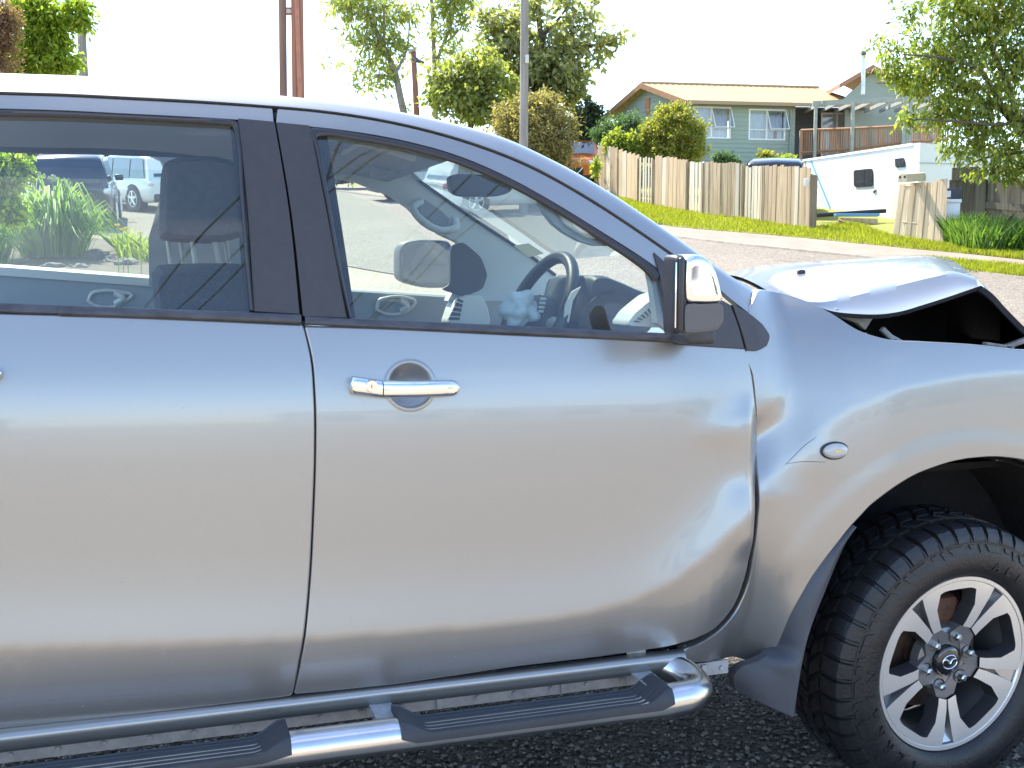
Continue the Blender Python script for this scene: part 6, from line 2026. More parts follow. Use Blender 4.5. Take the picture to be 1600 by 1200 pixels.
# service cables crossing over the yard behind the camera: seen only as reflections in the side glass
def mirror_dir(px, py):
    x, z = q(px, py, 0.012)
    y = float(BY(x, z)) + 0.012
    p = np.array([x, y, z]); h = 0.02
    gx = (float(BY(x+h, z)) - float(BY(x-h, z)))/(2*h); gz_ = (float(BY(x, z+h)) - float(BY(x, z-h)))/(2*h)
    n_ = np.array([gx, -1.0, gz_]); n_ /= np.linalg.norm(n_)
    d = p - CAM; d /= np.linalg.norm(d)
    return p, d - 2*(d @ n_)*n_
CAB = [((728, 280), (664, 343)), ((796, 271), (725, 339)), ((823, 282), (709, 375)), ((540, 208), (514, 268)), ((372, 310), (230, 475)), ((362, 400), (282, 478)), ((364, 430), (310, 482))]
CABL = ['cable mirrored across the left part of the rear view mirror', 'cable mirrored across the right part of the rear view mirror', 'thin cable mirrored at the far side of the dashboard', 'cable mirrored at the upper rear corner of the front window', 'longest cable mirrored diagonally across the rear window', 'cable mirrored in the lower right corner of the rear window', 'lowest short cable mirrored in the rear window corner']
for k, (a, b) in enumerate(CAB):
    w_ = []
    for pxy in (a, b):
        p, r = mirror_dir(*pxy)
        w_.append(p + r*((8.0 - p[2])/max(r[2], 0.05)))
    d = (w_[1] - w_[0]); L_w = np.linalg.norm(d); d /= L_w
    m = (w_[0] + w_[1])/2
    wire(m - d*max(9, L_w), m + d*max(9, L_w), 0.02, 0.017, CABL[k])
# ================================================================== TREES AND SHRUBS
def leaf_cloud(cl, n_cl, per, size, spread, droop=0.3, aspect=0.45, flat=1.0, seed=0):
    """cl: list of (centre, radii, weight). Sprays of leaves gathered round n_cl twigs inside the crown masses"""
    r_ = np.random.default_rng(seed)
    w = np.array([c[2]*np.prod(c[1])**(2/3.) for c in cl]); w /= w.sum()
    idx = r_.choice(len(cl), n_cl, p=w)
    C_ = np.array([cl[i][0] for i in idx]); R_ = np.array([cl[i][1] for i in idx])
    d = r_.normal(size=(n_cl, 3)); d /= np.linalg.norm(d, axis=1, keepdims=True)
    rad = r_.random((n_cl, 1))**0.42
    tw = C_ + d*R_*rad*r_.uniform(0.7, 1.3, (n_cl, 1))
    out = d*np.array([1, 1, 0.3]) + r_.normal(0, 0.4, (n_cl, 3))
    out /= np.linalg.norm(out, axis=1, keepdims=True)
    k = np.repeat(np.arange(n_cl), per)
    N = len(k)
    along = r_.uniform(-1, 1, (N, 1))
    base = tw[k] + out[k]*along*spread + r_.normal(0, spread*0.33, (N, 3))*np.array([1, 1, flat])
    dirv = out[k]*0.6 + r_.normal(0, 0.6, (N, 3)); dirv[:, 2] -= droop
    dirv /= np.linalg.norm(dirv, axis=1, keepdims=True)
    nv = r_.normal(0, 1, (N, 3)); nv[:, 2] += 0.7
    side = np.cross(dirv, nv); side /= np.maximum(np.linalg.norm(side, axis=1, keepdims=True), 1e-6)
    up = np.cross(side, dirv)
    L = size*r_.uniform(0.6, 1.3, (N, 1)); W = L*aspect*0.5
    tip = base + dirv*L; mid = base + dirv*L*0.45
    V = np.stack([base, mid + side*W + up*W*0.35, tip - np.array([0, 0, 1])*L*0.12*droop, mid - side*W + up*W*0.35], 1).reshape(-1, 3)
    F = np.arange(N*4, dtype=np.int32).reshape(-1, 4)
    return V, F, tw
def blob(px, py, rpx, d, ry=None, w=1.0, dd=None):
    s_ = d/FPX
    c = onD(px, py, d)
    a, b = rpx*s_, (ry or rpx)*s_
    return (c, np.array([a, (dd*a if dd else a*0.9), b]), w)
BARK = pm('grey brown bark', (0.15, 0.115, 0.085), 0.9, c2=(0.07, 0.05, 0.04), scale=6, stretch=(6, 6, 1), bump=0.6, bscale=30)
BARKP = pm('pale gum bark', (0.34, 0.30, 0.25), 0.85, c2=(0.17, 0.14, 0.11), scale=4, stretch=(5, 5, 1), bump=0.4, bscale=20)
def tree(name, label, cat, blobs, limbs, leafm, barkm, n_cl, per, size, spread, droop=0.3, aspect=0.45, seed=1, group=None, twigs=0, base_d=None, r0=0.1):
    """limbs: list of ([(px, py, d)...], r_start, r_end) in the photograph; the first one is the trunk"""
    tp = [np.array(onD(*p)) for p in limbs[0][0]]
    b = tp[0].copy(); b[2] = float(ground_z(b[0], b[1])) - 0.1
    e = empty(name, tuple(b)); tag(e, label, cat, group)
    mb = MB()
    path = [b] + tp if tp[0][2] > b[2] + 0.15 else tp
    mb.tube([tuple(p) for p in spl(path, 16)], list(np.linspace(limbs[0][1], limbs[0][2], 16)), 8)
    for pts, ra, rb in limbs[1:]:
        P_ = spl([onD(*p) for p in pts], 10)
        mb.tube([tuple(p) for p in P_], list(np.linspace(ra, rb, 10)), 6)
    V, F, tw = leaf_cloud(blobs, n_cl, per, size, spread, droop, aspect, seed=seed)
    if twigs:
        r_ = np.random.default_rng(seed + 50)
        anchors = np.array([b_[0] for b_ in blobs])
        pick = r_.choice(len(tw), min(twigs, len(tw)), replace=False)
        for t in tw[pick]:
            a = anchors[np.argmin(np.linalg.norm(anchors - t, axis=1))]
            a = a + r_.normal(0, 0.1, 3)
            m = (a + t)/2 + r_.normal(0, 0.08, 3)*np.linalg.norm(t-a)
            mb.tube([tuple(a), tuple(m), tuple(t)], [r0*0.16, r0*0.11, r0*0.05], 4, cap=False)
    mb.build('trunk', barkm, e, smooth=60)
    o = fast_mesh('crown', V, F, leafm, None, e)
    return e
L_CHERRY = leaf_mat('drooping cherry leaves', (0.124, 0.171, 0.041), (0.223, 0.266, 0.059), (0.384, 0.366, 0.100), 0.5)
L_GUM = leaf_mat('gum leaves', (0.207, 0.227, 0.091), (0.302, 0.325, 0.121), (0.429, 0.423, 0.181), 0.5)
L_BIG = leaf_mat('broad green leaves', (0.144, 0.156, 0.075), (0.263, 0.269, 0.125), (0.433, 0.400, 0.225), 0.5)
L_MID = leaf_mat('fresh green leaves', (0.169, 0.184, 0.057), (0.254, 0.270, 0.086), (0.386, 0.380, 0.149), 0.5)
L_OLIVE = leaf_mat('olive bush leaves', (0.188, 0.158, 0.067), (0.290, 0.239, 0.101), (0.424, 0.329, 0.135), 0.4)
L_DARK = leaf_mat('dark evergreen leaves', (0.046, 0.065, 0.039), (0.078, 0.098, 0.058), (0.130, 0.143, 0.078), 0.3)
L_CONIF = leaf_mat('blue green conifer sprays', (0.061, 0.115, 0.061), (0.101, 0.169, 0.081), (0.149, 0.230, 0.095), 0.35)
L_YEL = leaf_mat('yellow green leaves', (0.195, 0.234, 0.046), (0.299, 0.338, 0.058), (0.416, 0.429, 0.091), 0.5)
L_BUSH = leaf_mat('round bush leaves', (0.154, 0.170, 0.046), (0.255, 0.260, 0.057), (0.477, 0.398, 0.097), 0.45)
L_RED = leaf_mat('bronze leaves', (0.169, 0.098, 0.065), (0.247, 0.150, 0.091), (0.338, 0.221, 0.130), 0.4)
L_LIME = leaf_mat('bright lime leaves', (0.135, 0.203, 0.027), (0.257, 0.324, 0.041), (0.405, 0.446, 0.068), 0.55)

D = 23.0
bl = [blob(1560, 30, 75, D, 60), blob(1500, 60, 60, D, 50), blob(1450, 95, 58, D, 45), blob(1400, 80, 34, D, 30, 0.7), blob(1385, 110, 26, D, 20, 0.6), blob(1420, 20, 36, D, 28, 0.45),
      blob(1500, 0, 55, D, 40, 0.8), blob(1490, 130, 60, D, 45), blob(1430, 128, 45, D, 26, 0.9), blob(1540, 170, 66, D, 55), blob(1470, 180, 50, D, 26, 0.9), blob(1420, 184, 24, D, 11, 0.6), blob(1590, 100, 60, D, 70), blob(1570, 235, 55, D, 40), blob(1510, 222, 36, D, 30, 0.9), blob(1500, 246, 20, D, 20, 0.6),
      blob(1600, 270, 40, D, 24), blob(1550, 272, 32, D, 16, 0.7), blob(1640, 60, 80, D, 80), blob(1650, 190, 70, D, 80), blob(1560, -40, 110, D, 50), blob(1690, 120, 60, D, 110)]
tree('leafy_tree', 'big leafy tree with drooping leaves filling the upper right corner', 'tree', bl,
     [([(1668, 330, D), (1640, 260, D), (1600, 205, D), (1565, 165, D)], 0.20, 0.10), ([(1600, 205, D), (1572, 130, D), (1548, 70, D), (1532, 20, D)], 0.075, 0.03), ([(1565, 165, D), (1530, 110, D - 0.3), (1470, 90, D - 0.5), (1410, 85, D - 0.5)], 0.06, 0.012), ([(1590, 190, D), (1560, 195, D - 0.4), (1500, 190, D - 0.6), (1430, 186, D - 0.7)], 0.045, 0.01), ([(1572, 130, D), (1600, 90, D + 0.3), (1610, 20, D + 0.3)], 0.06, 0.02), ([(1620, 235, D), (1580, 240, D), (1530, 250, D), (1505, 262, D)], 0.05, 0.01), ([(1640, 260, D), (1680, 160, D), (1690, 40, D)], 0.10, 0.03)],
     L_CHERRY, BARK, 1500, 14, 0.135, 0.22, 0.75, 0.42, seed=3, twigs=260, r0=0.10)
D = 55.0
bl = [blob(590, 20, 42, D, 30), blob(545, 10, 36, D, 22, 0.8), blob(630, 20, 26, D, 28, 0.7), blob(515, 95, 10, D, 14, 0.4), blob(535, 62, 22, D, 10, 0.6), blob(570, 60, 26, D, 20, 0.7), blob(600, 82, 34, D, 22), blob(590, 120, 34, D, 24), blob(572, 130, 22, D, 14, 0.7), blob(620, 60, 22, D, 18, 0.8), blob(595, 150, 12, D, 12, 0.35), blob(560, -20, 60, D, 22), blob(640, 0, 18, D, 30, 0.5), blob(560, 100, 12, D, 10, 0.4), blob(636, 168, 10, D, 9, 0.5)]
tree('gum_tree', 'tall sparse gum tree with a leaning pale trunk left of the slim brown pole', 'tree', bl,
     [([(632, 182, D), (625, 150, D), (618, 115, D), (600, 75, D), (588, 50, D), (575, 20, D)], 0.24, 0.10), ([(600, 75, D), (600, 40, D), (600, 0, D)], 0.09, 0.04), ([(588, 50, D), (560, 20, D), (540, 0, D)], 0.08, 0.03), ([(618, 115, D), (635, 80, D), (640, 30, D)], 0.08, 0.03), ([(618, 120, D), (590, 120, D), (570, 130, D)], 0.06, 0.02), ([(600, 75, D), (560, 65, D), (530, 62, D)], 0.05, 0.02)],
     L_GUM, BARKP, 320, 11, 0.36, 0.42, 0.6, 0.34, seed=5, twigs=120, r0=0.12, group=None)
D = 58.0
bl = [blob(700, 10, 30, D, 30), blob(725, 40, 20, D, 18, 0.7), blob(690, 50, 20, D, 22, 0.7), blob(685, 90, 18, D, 12, 0.4), blob(705, -20, 40, D, 20), blob(735, 10, 12, D, 20, 0.6), blob(710, 70, 14, D, 12, 0.5)]
tree('gum_tree', 'slender gum tree with two thin stems right of the slim brown pole', 'tree', bl,
     [([(680, 170, D), (679, 110, D), (677, 60, D), (674, 0, D), (672, -20, D)], 0.19, 0.08), ([(679, 105, D), (692, 70, D), (705, 40, D), (706, -10, D)], 0.10, 0.04), ([(692, 70, D), (715, 50, D), (730, 30, D)], 0.06, 0.02)],
     L_GUM, BARKP, 170, 12, 0.36, 0.42, 0.5, 0.34, seed=6, twigs=60, r0=0.12)
D = 50.0
bl = [blob(850, 60, 60, D, 50), blob(800, 40, 50, D, 40, 0.8), blob(780, 60, 36, D, 30, 0.8), blob(900, 40, 40, D, 36, 0.6), blob(925, 70, 40, D, 22, 0.7), blob(960, 60, 26, D, 8, 0.7), blob(860, 110, 60, D, 36, 1.3), blob(900, 120, 24, D, 20, 0.8), blob(820, 130, 50, D, 36, 1.3), blob(870, 150, 40, D, 24, 1.3), blob(890, 0, 36, D, 22, 0.55), blob(840, 0, 36, D, 20, 0.6), blob(760, 20, 22, D, 20, 0.6), blob(930, 92, 26, D, 8, 0.4), blob(790, 90, 40, D, 30), blob(850, 160, 56, D, 20, 1.3), blob(925, 10, 14, D, 12, 0.3)]
tree('broadleaf_tree', 'large dark broadleaf tree behind the plain grey timber pole', 'tree', bl,
     [([(846, 215, D), (846, 160, D), (848, 110, D), (845, 60, D), (840, 10, D)], 0.34, 0.10), ([(848, 120, D), (880, 80, D), (930, 70, D), (975, 58, D)], 0.14, 0.03), ([(848, 110, D), (810, 70, D), (780, 50, D)], 0.14, 0.04), ([(845, 60, D), (880, 20, D), (895, -5, D)], 0.1, 0.03), ([(847, 140, D), (890, 115, D), (920, 100, D)], 0.10, 0.03)],
     L_BIG, BARK, 600, 13, 0.33, 0.40, 0.4, 0.5, seed=8, twigs=160, r0=0.16)
D = 46.0
bl = [blob(700, 125, 32, D, 22), blob(740, 110, 34, D, 26), blob(770, 130, 30, D, 32), blob(720, 160, 42, D, 22), blob(690, 150, 22, D, 18, 0.8), blob(760, 170, 36, D, 22), blob(680, 112, 14, D, 9, 0.6), blob(785, 175, 18, D, 16, 0.8), blob(668, 158, 10, D, 8, 0.6), blob(752, 82, 14, D, 10, 0.6), blob(725, 92, 10, D, 10, 0.5), blob(800, 150, 12, D, 10, 0.5)]
tree('broadleaf_tree', 'bright green bushy tree just above the curve of the cab roof', 'tree', bl,
     [([(735, 215, D), (735, 180, D), (732, 150, D), (725, 120, D)], 0.2, 0.08), ([(732, 150, D), (760, 130, D), (775, 110, D)], 0.08, 0.03), ([(732, 150, D), (700, 130, D), (685, 118, D)], 0.08, 0.03)],
     L_MID, BARK, 380, 13, 0.27, 0.42, 0.4, 0.5, seed=9, twigs=60)
def shrub(label, blobs, leafm, n_cl, per, size, spread, d, seed, aspect=0.5, droop=0.1, name='shrub'):
    c = blobs[0][0]
    px0 = np.array(c)
    g = float(ground_z(c[0], c[1]))
    e = empty(name, (c[0], c[1], g)); tag(e, label, 'shrub')
    mb = MB(); r_ = np.random.default_rng(seed)
    for b_ in blobs:
        for _ in range(4):
            t = b_[0] + r_.normal(0, 0.35, 3)*b_[1]
            f_ = np.array([c[0] + r_.normal(0, 0.15), c[1] + r_.normal(0, 0.15), g - 0.05])
            mb.tube([tuple(f_), tuple((f_ + t)/2 + r_.normal(0, 0.08, 3)), tuple(t)], [0.035, 0.025, 0.01], 5)
    mb.build('stems', BARK, e, smooth=60)
    V, F, tw = leaf_cloud(blobs, n_cl, per, size, spread, droop, aspect, seed=seed)
    fast_mesh('crown', V, F, leafm, None, e)
    return e
D = 40.0
shrub('wide round olive brown bush beside the orange SUV', [blob(838, 205, 50, D, 48), blob(800, 200, 28, D, 36), blob(870, 210, 24, D, 40), blob(835, 170, 36, D, 20), blob(845, 250, 50, D, 30), blob(815, 158, 12, D, 8, 0.7), blob(858, 154, 12, D, 8, 0.7), blob(782, 180, 8, D, 14, 0.6), blob(893, 190, 8, D, 16, 0.6)], L_OLIVE, 1500, 16, 0.16, 0.22, D, 11, 0.35)
D = 48.0
shrub('dark evergreen shrub between the olive bush and the house', [blob(918, 195, 20, D, 28), blob(925, 175, 12, D, 14), blob(912, 220, 18, D, 16), blob(935, 205, 10, D, 26)], L_DARK, 420, 16, 0.20, 0.25, D, 12)
D = 41.5
shrub('blue green conifer shrub against the gable end of the house', [blob(965, 202, 24, D, 18), blob(985, 190, 14, D, 12), blob(950, 212, 20, D, 12), blob(980, 215, 18, D, 20), blob(940, 210, 9, D, 9)], L_CONIF, 420, 18, 0.17, 0.24, D, 13, 0.22, 0.25)
D = 39.5
shrub('small yellow green shrub at the left end of the paling fence', [blob(962, 220, 10, D, 14), blob(955, 228, 10, D, 10), blob(970, 230, 10, D, 10)], L_YEL, 130, 14, 0.15, 0.15, D, 14)
shrub('pale yellow green shrub touching the round bush behind the palings', [blob(988, 222, 12, D, 14), blob(1000, 232, 10, D, 12), blob(980, 234, 9, D, 9)], L_YEL, 130, 14, 0.15, 0.15, D, 15)
shrub('thin leafy sprig hanging past the left edge of the paling fence', [blob(931, 262, 3, 35, 16)], L_YEL, 40, 12, 0.12, 0.12, 35, 16)
shrub('dense round green and gold bush in front of the house windows', [blob(1050, 208, 38, D, 34), blob(1030, 225, 26, D, 30), blob(1072, 215, 26, D, 32), blob(1050, 185, 22, D, 16), blob(1080, 235, 20, D, 18), blob(1035, 245, 30, D, 22), blob(1062, 170, 12, D, 8, 0.7), blob(1095, 205, 8, D, 14, 0.7), blob(1010, 205, 8, D, 14, 0.6), blob(1040, 172, 8, D, 7, 0.6)], L_BUSH, 1300, 17, 0.13, 0.18, D, 17, 0.5)
D = 42.5
shrub('low dark green plant at the foot of the house wall left of the dark car', [blob(1126, 247, 9, D, 6), blob(1138, 250, 10, D, 5), blob(1146, 252, 7, D, 4)], L_CONIF, 90, 12, 0.16, 0.16, D, 18)
shrub('small bronze green plant at the house wall behind the dark car roof', [blob(1197, 246, 7, D, 8)], L_BUSH, 60, 12, 0.15, 0.15, D, 19)
shrub('low yellow green hedge plant between downpipe and dark car', [blob(1225, 248, 16, D, 3), blob(1210, 249, 10, D, 3)], L_YEL, 70, 12, 0.12, 0.14, D, 20)
# upper left corner
D = 36.0
tree('bronze_tree', 'bronze leaved tree cut off by the upper left corner of the picture', 'tree', [blob(5, 60, 22, D, 45), blob(-30, 50, 40, D, 60), blob(10, 30, 18, D, 24), blob(-10, 105, 30, D, 12)], [([(-40, 160, D), (-35, 100, D), (-30, 40, D)], 0.16, 0.06)], L_RED, BARK, 900, 16, 0.13, 0.2, 0.2, 0.35, seed=21, twigs=40)
D = 40.0
tree('lime_tree', 'lime green leafy tree at the upper left beside the bronze one', 'tree', [blob(70, 30, 38, D, 26), blob(50, 10, 36, D, 20), blob(60, 70, 34, D, 24), blob(85, 50, 20, D, 24, 0.8), blob(40, 100, 50, D, 16), blob(95, 95, 26, D, 18, 0.9), blob(115, 25, 12, D, 14, 0.6), blob(130, 35, 12, D, 12, 0.35), blob(120, 5, 30, D, 8, 0.6), blob(20, 115, 50, D, 14)], [([(60, 180, D), (60, 120, D), (62, 70, D), (70, 20, D)], 0.18, 0.07), ([(62, 70, D), (95, 45, D), (130, 30, D)], 0.06, 0.02)], L_LIME, BARK, 1000, 15, 0.235, 0.3, 0.6, 0.4, seed=22, twigs=50, r0=0.08)

# ---- long grass under the leafy tree
LONG = leaf_mat('long rank grass', (0.072, 0.143, 0.033), (0.117, 0.208, 0.039), (0.208, 0.286, 0.065), 0.4)
pts = scatter_strip([(1478, 372), (1530, 375), (1600, 380), (1760, 400)], [(1476, 382), (1530, 396), (1600, 396), (1760, 420)], 5200)
V1, F1 = blades(pts, 0.42, 0.028, 0.5)
fast_mesh('long_grass', V1, F1, LONG, 'stuff')

# ---- garden bed seen through the rear window
GB = leaf_mat('agapanthus straps', (0.105, 0.182, 0.035), (0.182, 0.280, 0.049), (0.336, 0.420, 0.098), 0.5)
def agapanthus(px, py, rpx, n, label, stalks, seed):
    r_ = np.random.default_rng(seed)
    b = onG(px, py); R_ = rpx*(b @ F0)/FPX
    e = empty('agapanthus', tuple(b)); tag(e, label, 'plant', None)
    mb = MB()
    for i in range(n):
        a = r_.uniform(0, 2*math.pi); r0_ = R_*0.55*r_.random(); L = R_*r_.uniform(0.35, 0.85); hgt = R_*r_.uniform(0.55, 1.2)*(1.2 - 0.75*r0_/R_)
        w_ = r_.uniform(0.022, 0.04)
        c, s_ = math.cos(a), math.sin(a)
        rows = []
        for t in np.linspace(0, 1, 6):
            r = r0_ + L*t**1.1; z = hgt*(math.sin(min(1, t*1.25)*math.pi*0.62)) - hgt*0.55*max(0, t-0.55)*1.6
            ww = w_*(1 - t**2.5)*0.5 + 0.002
            p = b + np.array([c*r, s_*r, z + 0.03])
            sd_ = np.array([-s_, c, 0])*ww
            rows.append([p - sd_, p + np.array([0, 0, -ww*0.4]), p + sd_])
        mb.grid(rows)
    mb.build('leaves', GB, e, smooth=180, fixn=False)
    for (sx, sy) in stalks:
        top = onD(sx, sy, b @ F0)
        st_ = MB(); st_.tube([tuple(b + np.array([0.02, 0, 0.1])), tuple((b+top)/2 + np.array([0.02, 0, 0.12])), tuple(top)], 0.008, 5)
        so_ = st_.build('flower_stalk', GB, e, smooth=60)
        fh = MB()
        for i in range(26):
            d = r_.normal(size=3); d[2] = abs(d[2])*0.8 - 0.1; d /= np.linalg.norm(d)
            fh.tube([tuple(top), tuple(top + d*0.085)], [0.004, 0.012], 4)
        fh.build('flower_head', pm('pale spent flowers', (0.5, 0.52, 0.33), 0.8) if 'pale spent flowers' not in bpy.data.materials else bpy.data.materials['pale spent flowers'], so_, smooth=60)
agapanthus(85, 404, 92, 520, 'wide clump of strap leaved agapanthus with seed heads seen through the rear window', [(64, 276), (82, 280), (88, 284), (98, 288), (54, 300)], 31)
agapanthus(-30, 420, 80, 320, 'second strap leaved clump at the very left of the rear window', [], 32)
D = 13.5
tree('lime_tree', 'pale green sapling at the left end of the rear window view', 'tree', [blob(8, 262, 30, D, 22), blob(-10, 300, 34, D, 36), blob(10, 330, 22, D, 24, 0.8), blob(30, 255, 12, D, 14, 0.6)], [([(-10, 420, D), (-8, 330, D), (0, 270, D)], 0.03, 0.012)], L_LIME, BARK, 330, 13, 0.085, 0.12, 0.4, 0.55, seed=33, twigs=30)
ROCK = pm('garden rock', (0.24, 0.20, 0.17), 0.9, c2=(0.13, 0.11, 0.10), scale=7, bump=0.6, bscale=22)
def rock(px, py, rpx, label, seed):
    b = onG(px, py); R_ = rpx*(b @ F0)/FPX
    mb = MB(); rows = []
    for i in range(18):
        row = []
        for j in range(12):
            th, ph = 2*math.pi*i/18, math.pi*j/11
            d = Vector((math.sin(ph)*math.cos(th), math.sin(ph)*math.sin(th), math.cos(ph)))
            n_ = 1 + 0.35*noise.noise(d*1.8 + Vector((seed, seed*2, 0))) + 0.12*noise.noise(d*5 + Vector((seed, 0, 1)))
            row.append(tuple(Vector(b) + Vector((d.x, d.y, d.z*0.6))*R_*n_))
        rows.append(row)
    mb.grid(rows, cu=True)
    return tag(mb.build('rock', ROCK, None, smooth=40, world=False), label, 'rock', 'rocks edging the garden bed')
for i, (x, y, r, lab) in enumerate([(150, 404, 16, 'reddish rock at the right foot of the agapanthus clump'), (176, 410, 11, 'smaller rock next to the reddish one in the garden bed'), (198, 415, 13, 'flat rock under the yellow green weeds in the garden bed'), (82, 420, 12, 'grey rock in front of the agapanthus clump'), (40, 424, 10, 'pale rock left of the grey rock in the garden bed'), (128, 420, 9, 'little rock between the grey rock and the flat rock')]):
    rock(x, y, r*1.5, lab, i + 1)
pts = scatter_strip([(182, 388), (246, 400)], [(182, 404), (250, 416)], 420)
V1, F1 = blades(pts, 0.30, 0.03, 0.7)
fast_mesh('weeds', V1, F1, L_YEL, 'stuff')
for i, (x, y, lab) in enumerate([(183, 353, 'yellow dandelion flower highest of those by the rear window'), (191, 360, 'yellow dandelion flower just below the highest one'), (198, 358, 'small pale yellow dandelion flower beside the two brighter ones'), (219, 365, 'yellow dandelion flower nearest the headrest')]):
    top = onD(x, y, 14.5); g = float(ground_z(top[0], top[1]))
    e = empty('dandelion', (top[0], top[1], g)); tag(e, lab, 'flower', 'dandelions in the garden bed')
    mb = MB(); mb.tube([(top[0], top[1], g), tuple(top)], 0.006, 5); mb.build('stem', GB, e)
    mb = MB()
    for k in range(22):
        a = k*2.4; mb.tube([tuple(top), (top[0]+0.03*math.cos(a), top[1]+0.03*math.sin(a), top[2]+0.012+0.006*(k % 3))], [0.004, 0.008], 4)
    mb.build('petals', pm('dandelion yellow', (0.75, 0.55, 0.03), 0.6) if i == 0 else bpy.data.materials['dandelion yellow'], e)
hb_ = [blob(x, 262 + 3*math.sin(x), 30, 44, 16) for x in range(430, 680, 22)]
shrub('clipped hedge along the far verge seen through the front window', hb_, L_MID, 900, 14, 0.2, 0.25, 44, 35, name='hedge')
hb_ = [blob(x, 250 + 4*math.sin(x*2), 36, 48, 26) for x in range(-160, 260, 30)]
shrub('dark green hedge behind the parked cars seen through the rear window', hb_, L_DARK, 1100, 14, 0.22, 0.28, 48, 36, name='hedge')
# ================================================================== PARKED CARS
CARGLASS = pm('dark car glass', (0.030, 0.036, 0.042), 0.06, 0.0, coat=1.0, spec=0.8)
CARBLACK = pm('car black plastic', (0.02, 0.02, 0.022), 0.5)
LAMP = pm('clear lamp', (0.75, 0.76, 0.78), 0.12, 0.3, coat=1.0)
REDLAMP = pm('red lamp', (0.45, 0.02, 0.03), 0.2, coat=1.0)
def car(name, label, cat, pos, rz, paint, L=4.6, W=1.84, Hh=1.68, hood=0.29, group=None, sh=1.0):
    """five door body: x forward, y left; built round the origin and then placed on the slope"""
    e = empty(name, (0, 0, 0)); tag(e, label, cat, group)
    zb, zs = 0.30, 0.98                                     # underside, shoulder
    # lower body as stations along x: (x, half width, bottom, top)
    S = [(-0.50, 0.80, 0.42, 0.88), (-0.485, 0.90, 0.32, 0.97), (-0.44, 0.96, 0.28, 1.0), (-0.30, 1.0, 0.26, 1.0), (0.0, 1.0, 0.26, 0.98), (0.20, 1.0, 0.26, 0.97), (0.34, 0.98, 0.27, 0.94), (0.44, 0.93, 0.28, 0.86), (0.485, 0.84, 0.32, 0.76), (0.50, 0.72, 0.42, 0.66)]
    S = spl(S, 40)
    rows = []
    for x, w, b, t in S:
        hw = W/2*w; b *= Hh/1.68; t *= sh*Hh/1.68
        sec = [(0.86, 0), (0.96, 0.10), (1.0, 0.30), (1.0, 0.55), (0.985, 0.80), (0.94, 0.95), (0.86, 1.0), (0.45, 1.035), (0, 1.045)]
        right = [(hw*a, b + (t-b)*h) for a, h in sec]
        row = [(x*L, -y, z) for y, z in reversed(right)][:-0 or None] + [(x*L, y, z) for y, z in right[::-1]][1:] if False else [(x*L, y, z) for y, z in right] + [(x*L, -y, z) for y, z in right[::-1][1:]]
        rows.append(row)
    mb = MB(); mb.grid(rows, cv=True)
    for k in (0, -1): mb.add(rows[k], [tuple(range(len(rows[k])))])
    body = mb.build('body', paint, e, smooth=45, world=False)
    # cabin
    h1, h0 = Hh, 0.96*sh*Hh/1.68
    cx = [(-0.47, 0.72, h0), (-0.43, 0.76, h0 + (h1-h0)*0.62), (-0.38, 0.74, h1*0.975), (-0.30, 0.74, h1), (-0.05, 0.75, h1), (0.06, 0.74, h1*0.975), (0.13, 0.76, h0 + (h1-h0)*0.60), (0.25, 0.82, h0)]
    rows = []
    for x, w, t in spl(cx, 30):
        wb = W/2*0.90
        wt = W/2*w
        k = max(0.0, (t - h0)/(h1 - h0))
        rows.append([(x*L, wb, h0 - 0.04), (x*L, wb*(1-k) + wt*k, h0 + (t-h0)*0.93), (x*L, (wb*(1-k) + wt*k)*0.9, t), (x*L, 0, t + 0.02*k), (x*L, -(wb*(1-k) + wt*k)*0.9, t), (x*L, -(wb*(1-k) + wt*k), h0 + (t-h0)*0.93), (x*L, -wb, h0 - 0.04)])
    mb = MB(); mb.grid(rows); mb.build('roof', paint, e, smooth=40, world=False)
    # glass set a little proud of the cabin skin
    def panel4(nm, pts, mat, par=e): 
        m_ = MB(); m_.add(pts, [tuple(range(len(pts)))]); return m_.build(nm, mat, par, world=False)
    for s_ in (1, -1):
        yb, yt = W/2*0.905*s_, W/2*0.775*s_
        zt_ = h0 + (h1-h0)*0.86
        zl = h0 + 0.03
        yy = lambda z: yb + (yt-yb)*(z-h0)/(h1-h0) + 0.012*s_
        for (a, b_, c, d) in ((-0.42, -0.25, -0.38, -0.25), (-0.235, -0.035, -0.235, -0.035), (-0.02, 0.185, -0.02, 0.075)):
            panel4('side_window', [(a*L, yy(zl), zl), (b_*L, yy(zl), zl), (d*L, yy(zt_), zt_), (c*L, yy(zt_), zt_)], CARGLASS)
        m_ = MB(); m_.bbox((0.17*L, W/2*1.06*s_, h0 + 0.10), (0.13, 0.20, 0.15), 0.04, seg=3); m_.build('door_mirror', paint, e, smooth=40, world=False)
        for xh in (-0.16, 0.04):
            m_ = MB(); m_.bbox((xh*L, W/2*0.995*s_, h0 - 0.10), (0.20, 0.03, 0.03), 0.01); m_.build('door_handle', paint, e, world=False)
    panel4('windscreen', [(0.235*L, W/2*0.76, h0 + 0.05), (0.235*L, -W/2*0.76, h0 + 0.05), (0.088*L, -W/2*0.66, h1*0.965), (0.088*L, W/2*0.66, h1*0.965)], CARGLASS)
    panel4('rear_window', [(-0.468*L, W/2*0.70, h0 + 0.08), (-0.468*L, -W/2*0.70, h0 + 0.08), (-0.405*L, -W/2*0.62, h1*0.955), (-0.405*L, W/2*0.62, h1*0.955)], CARGLASS)
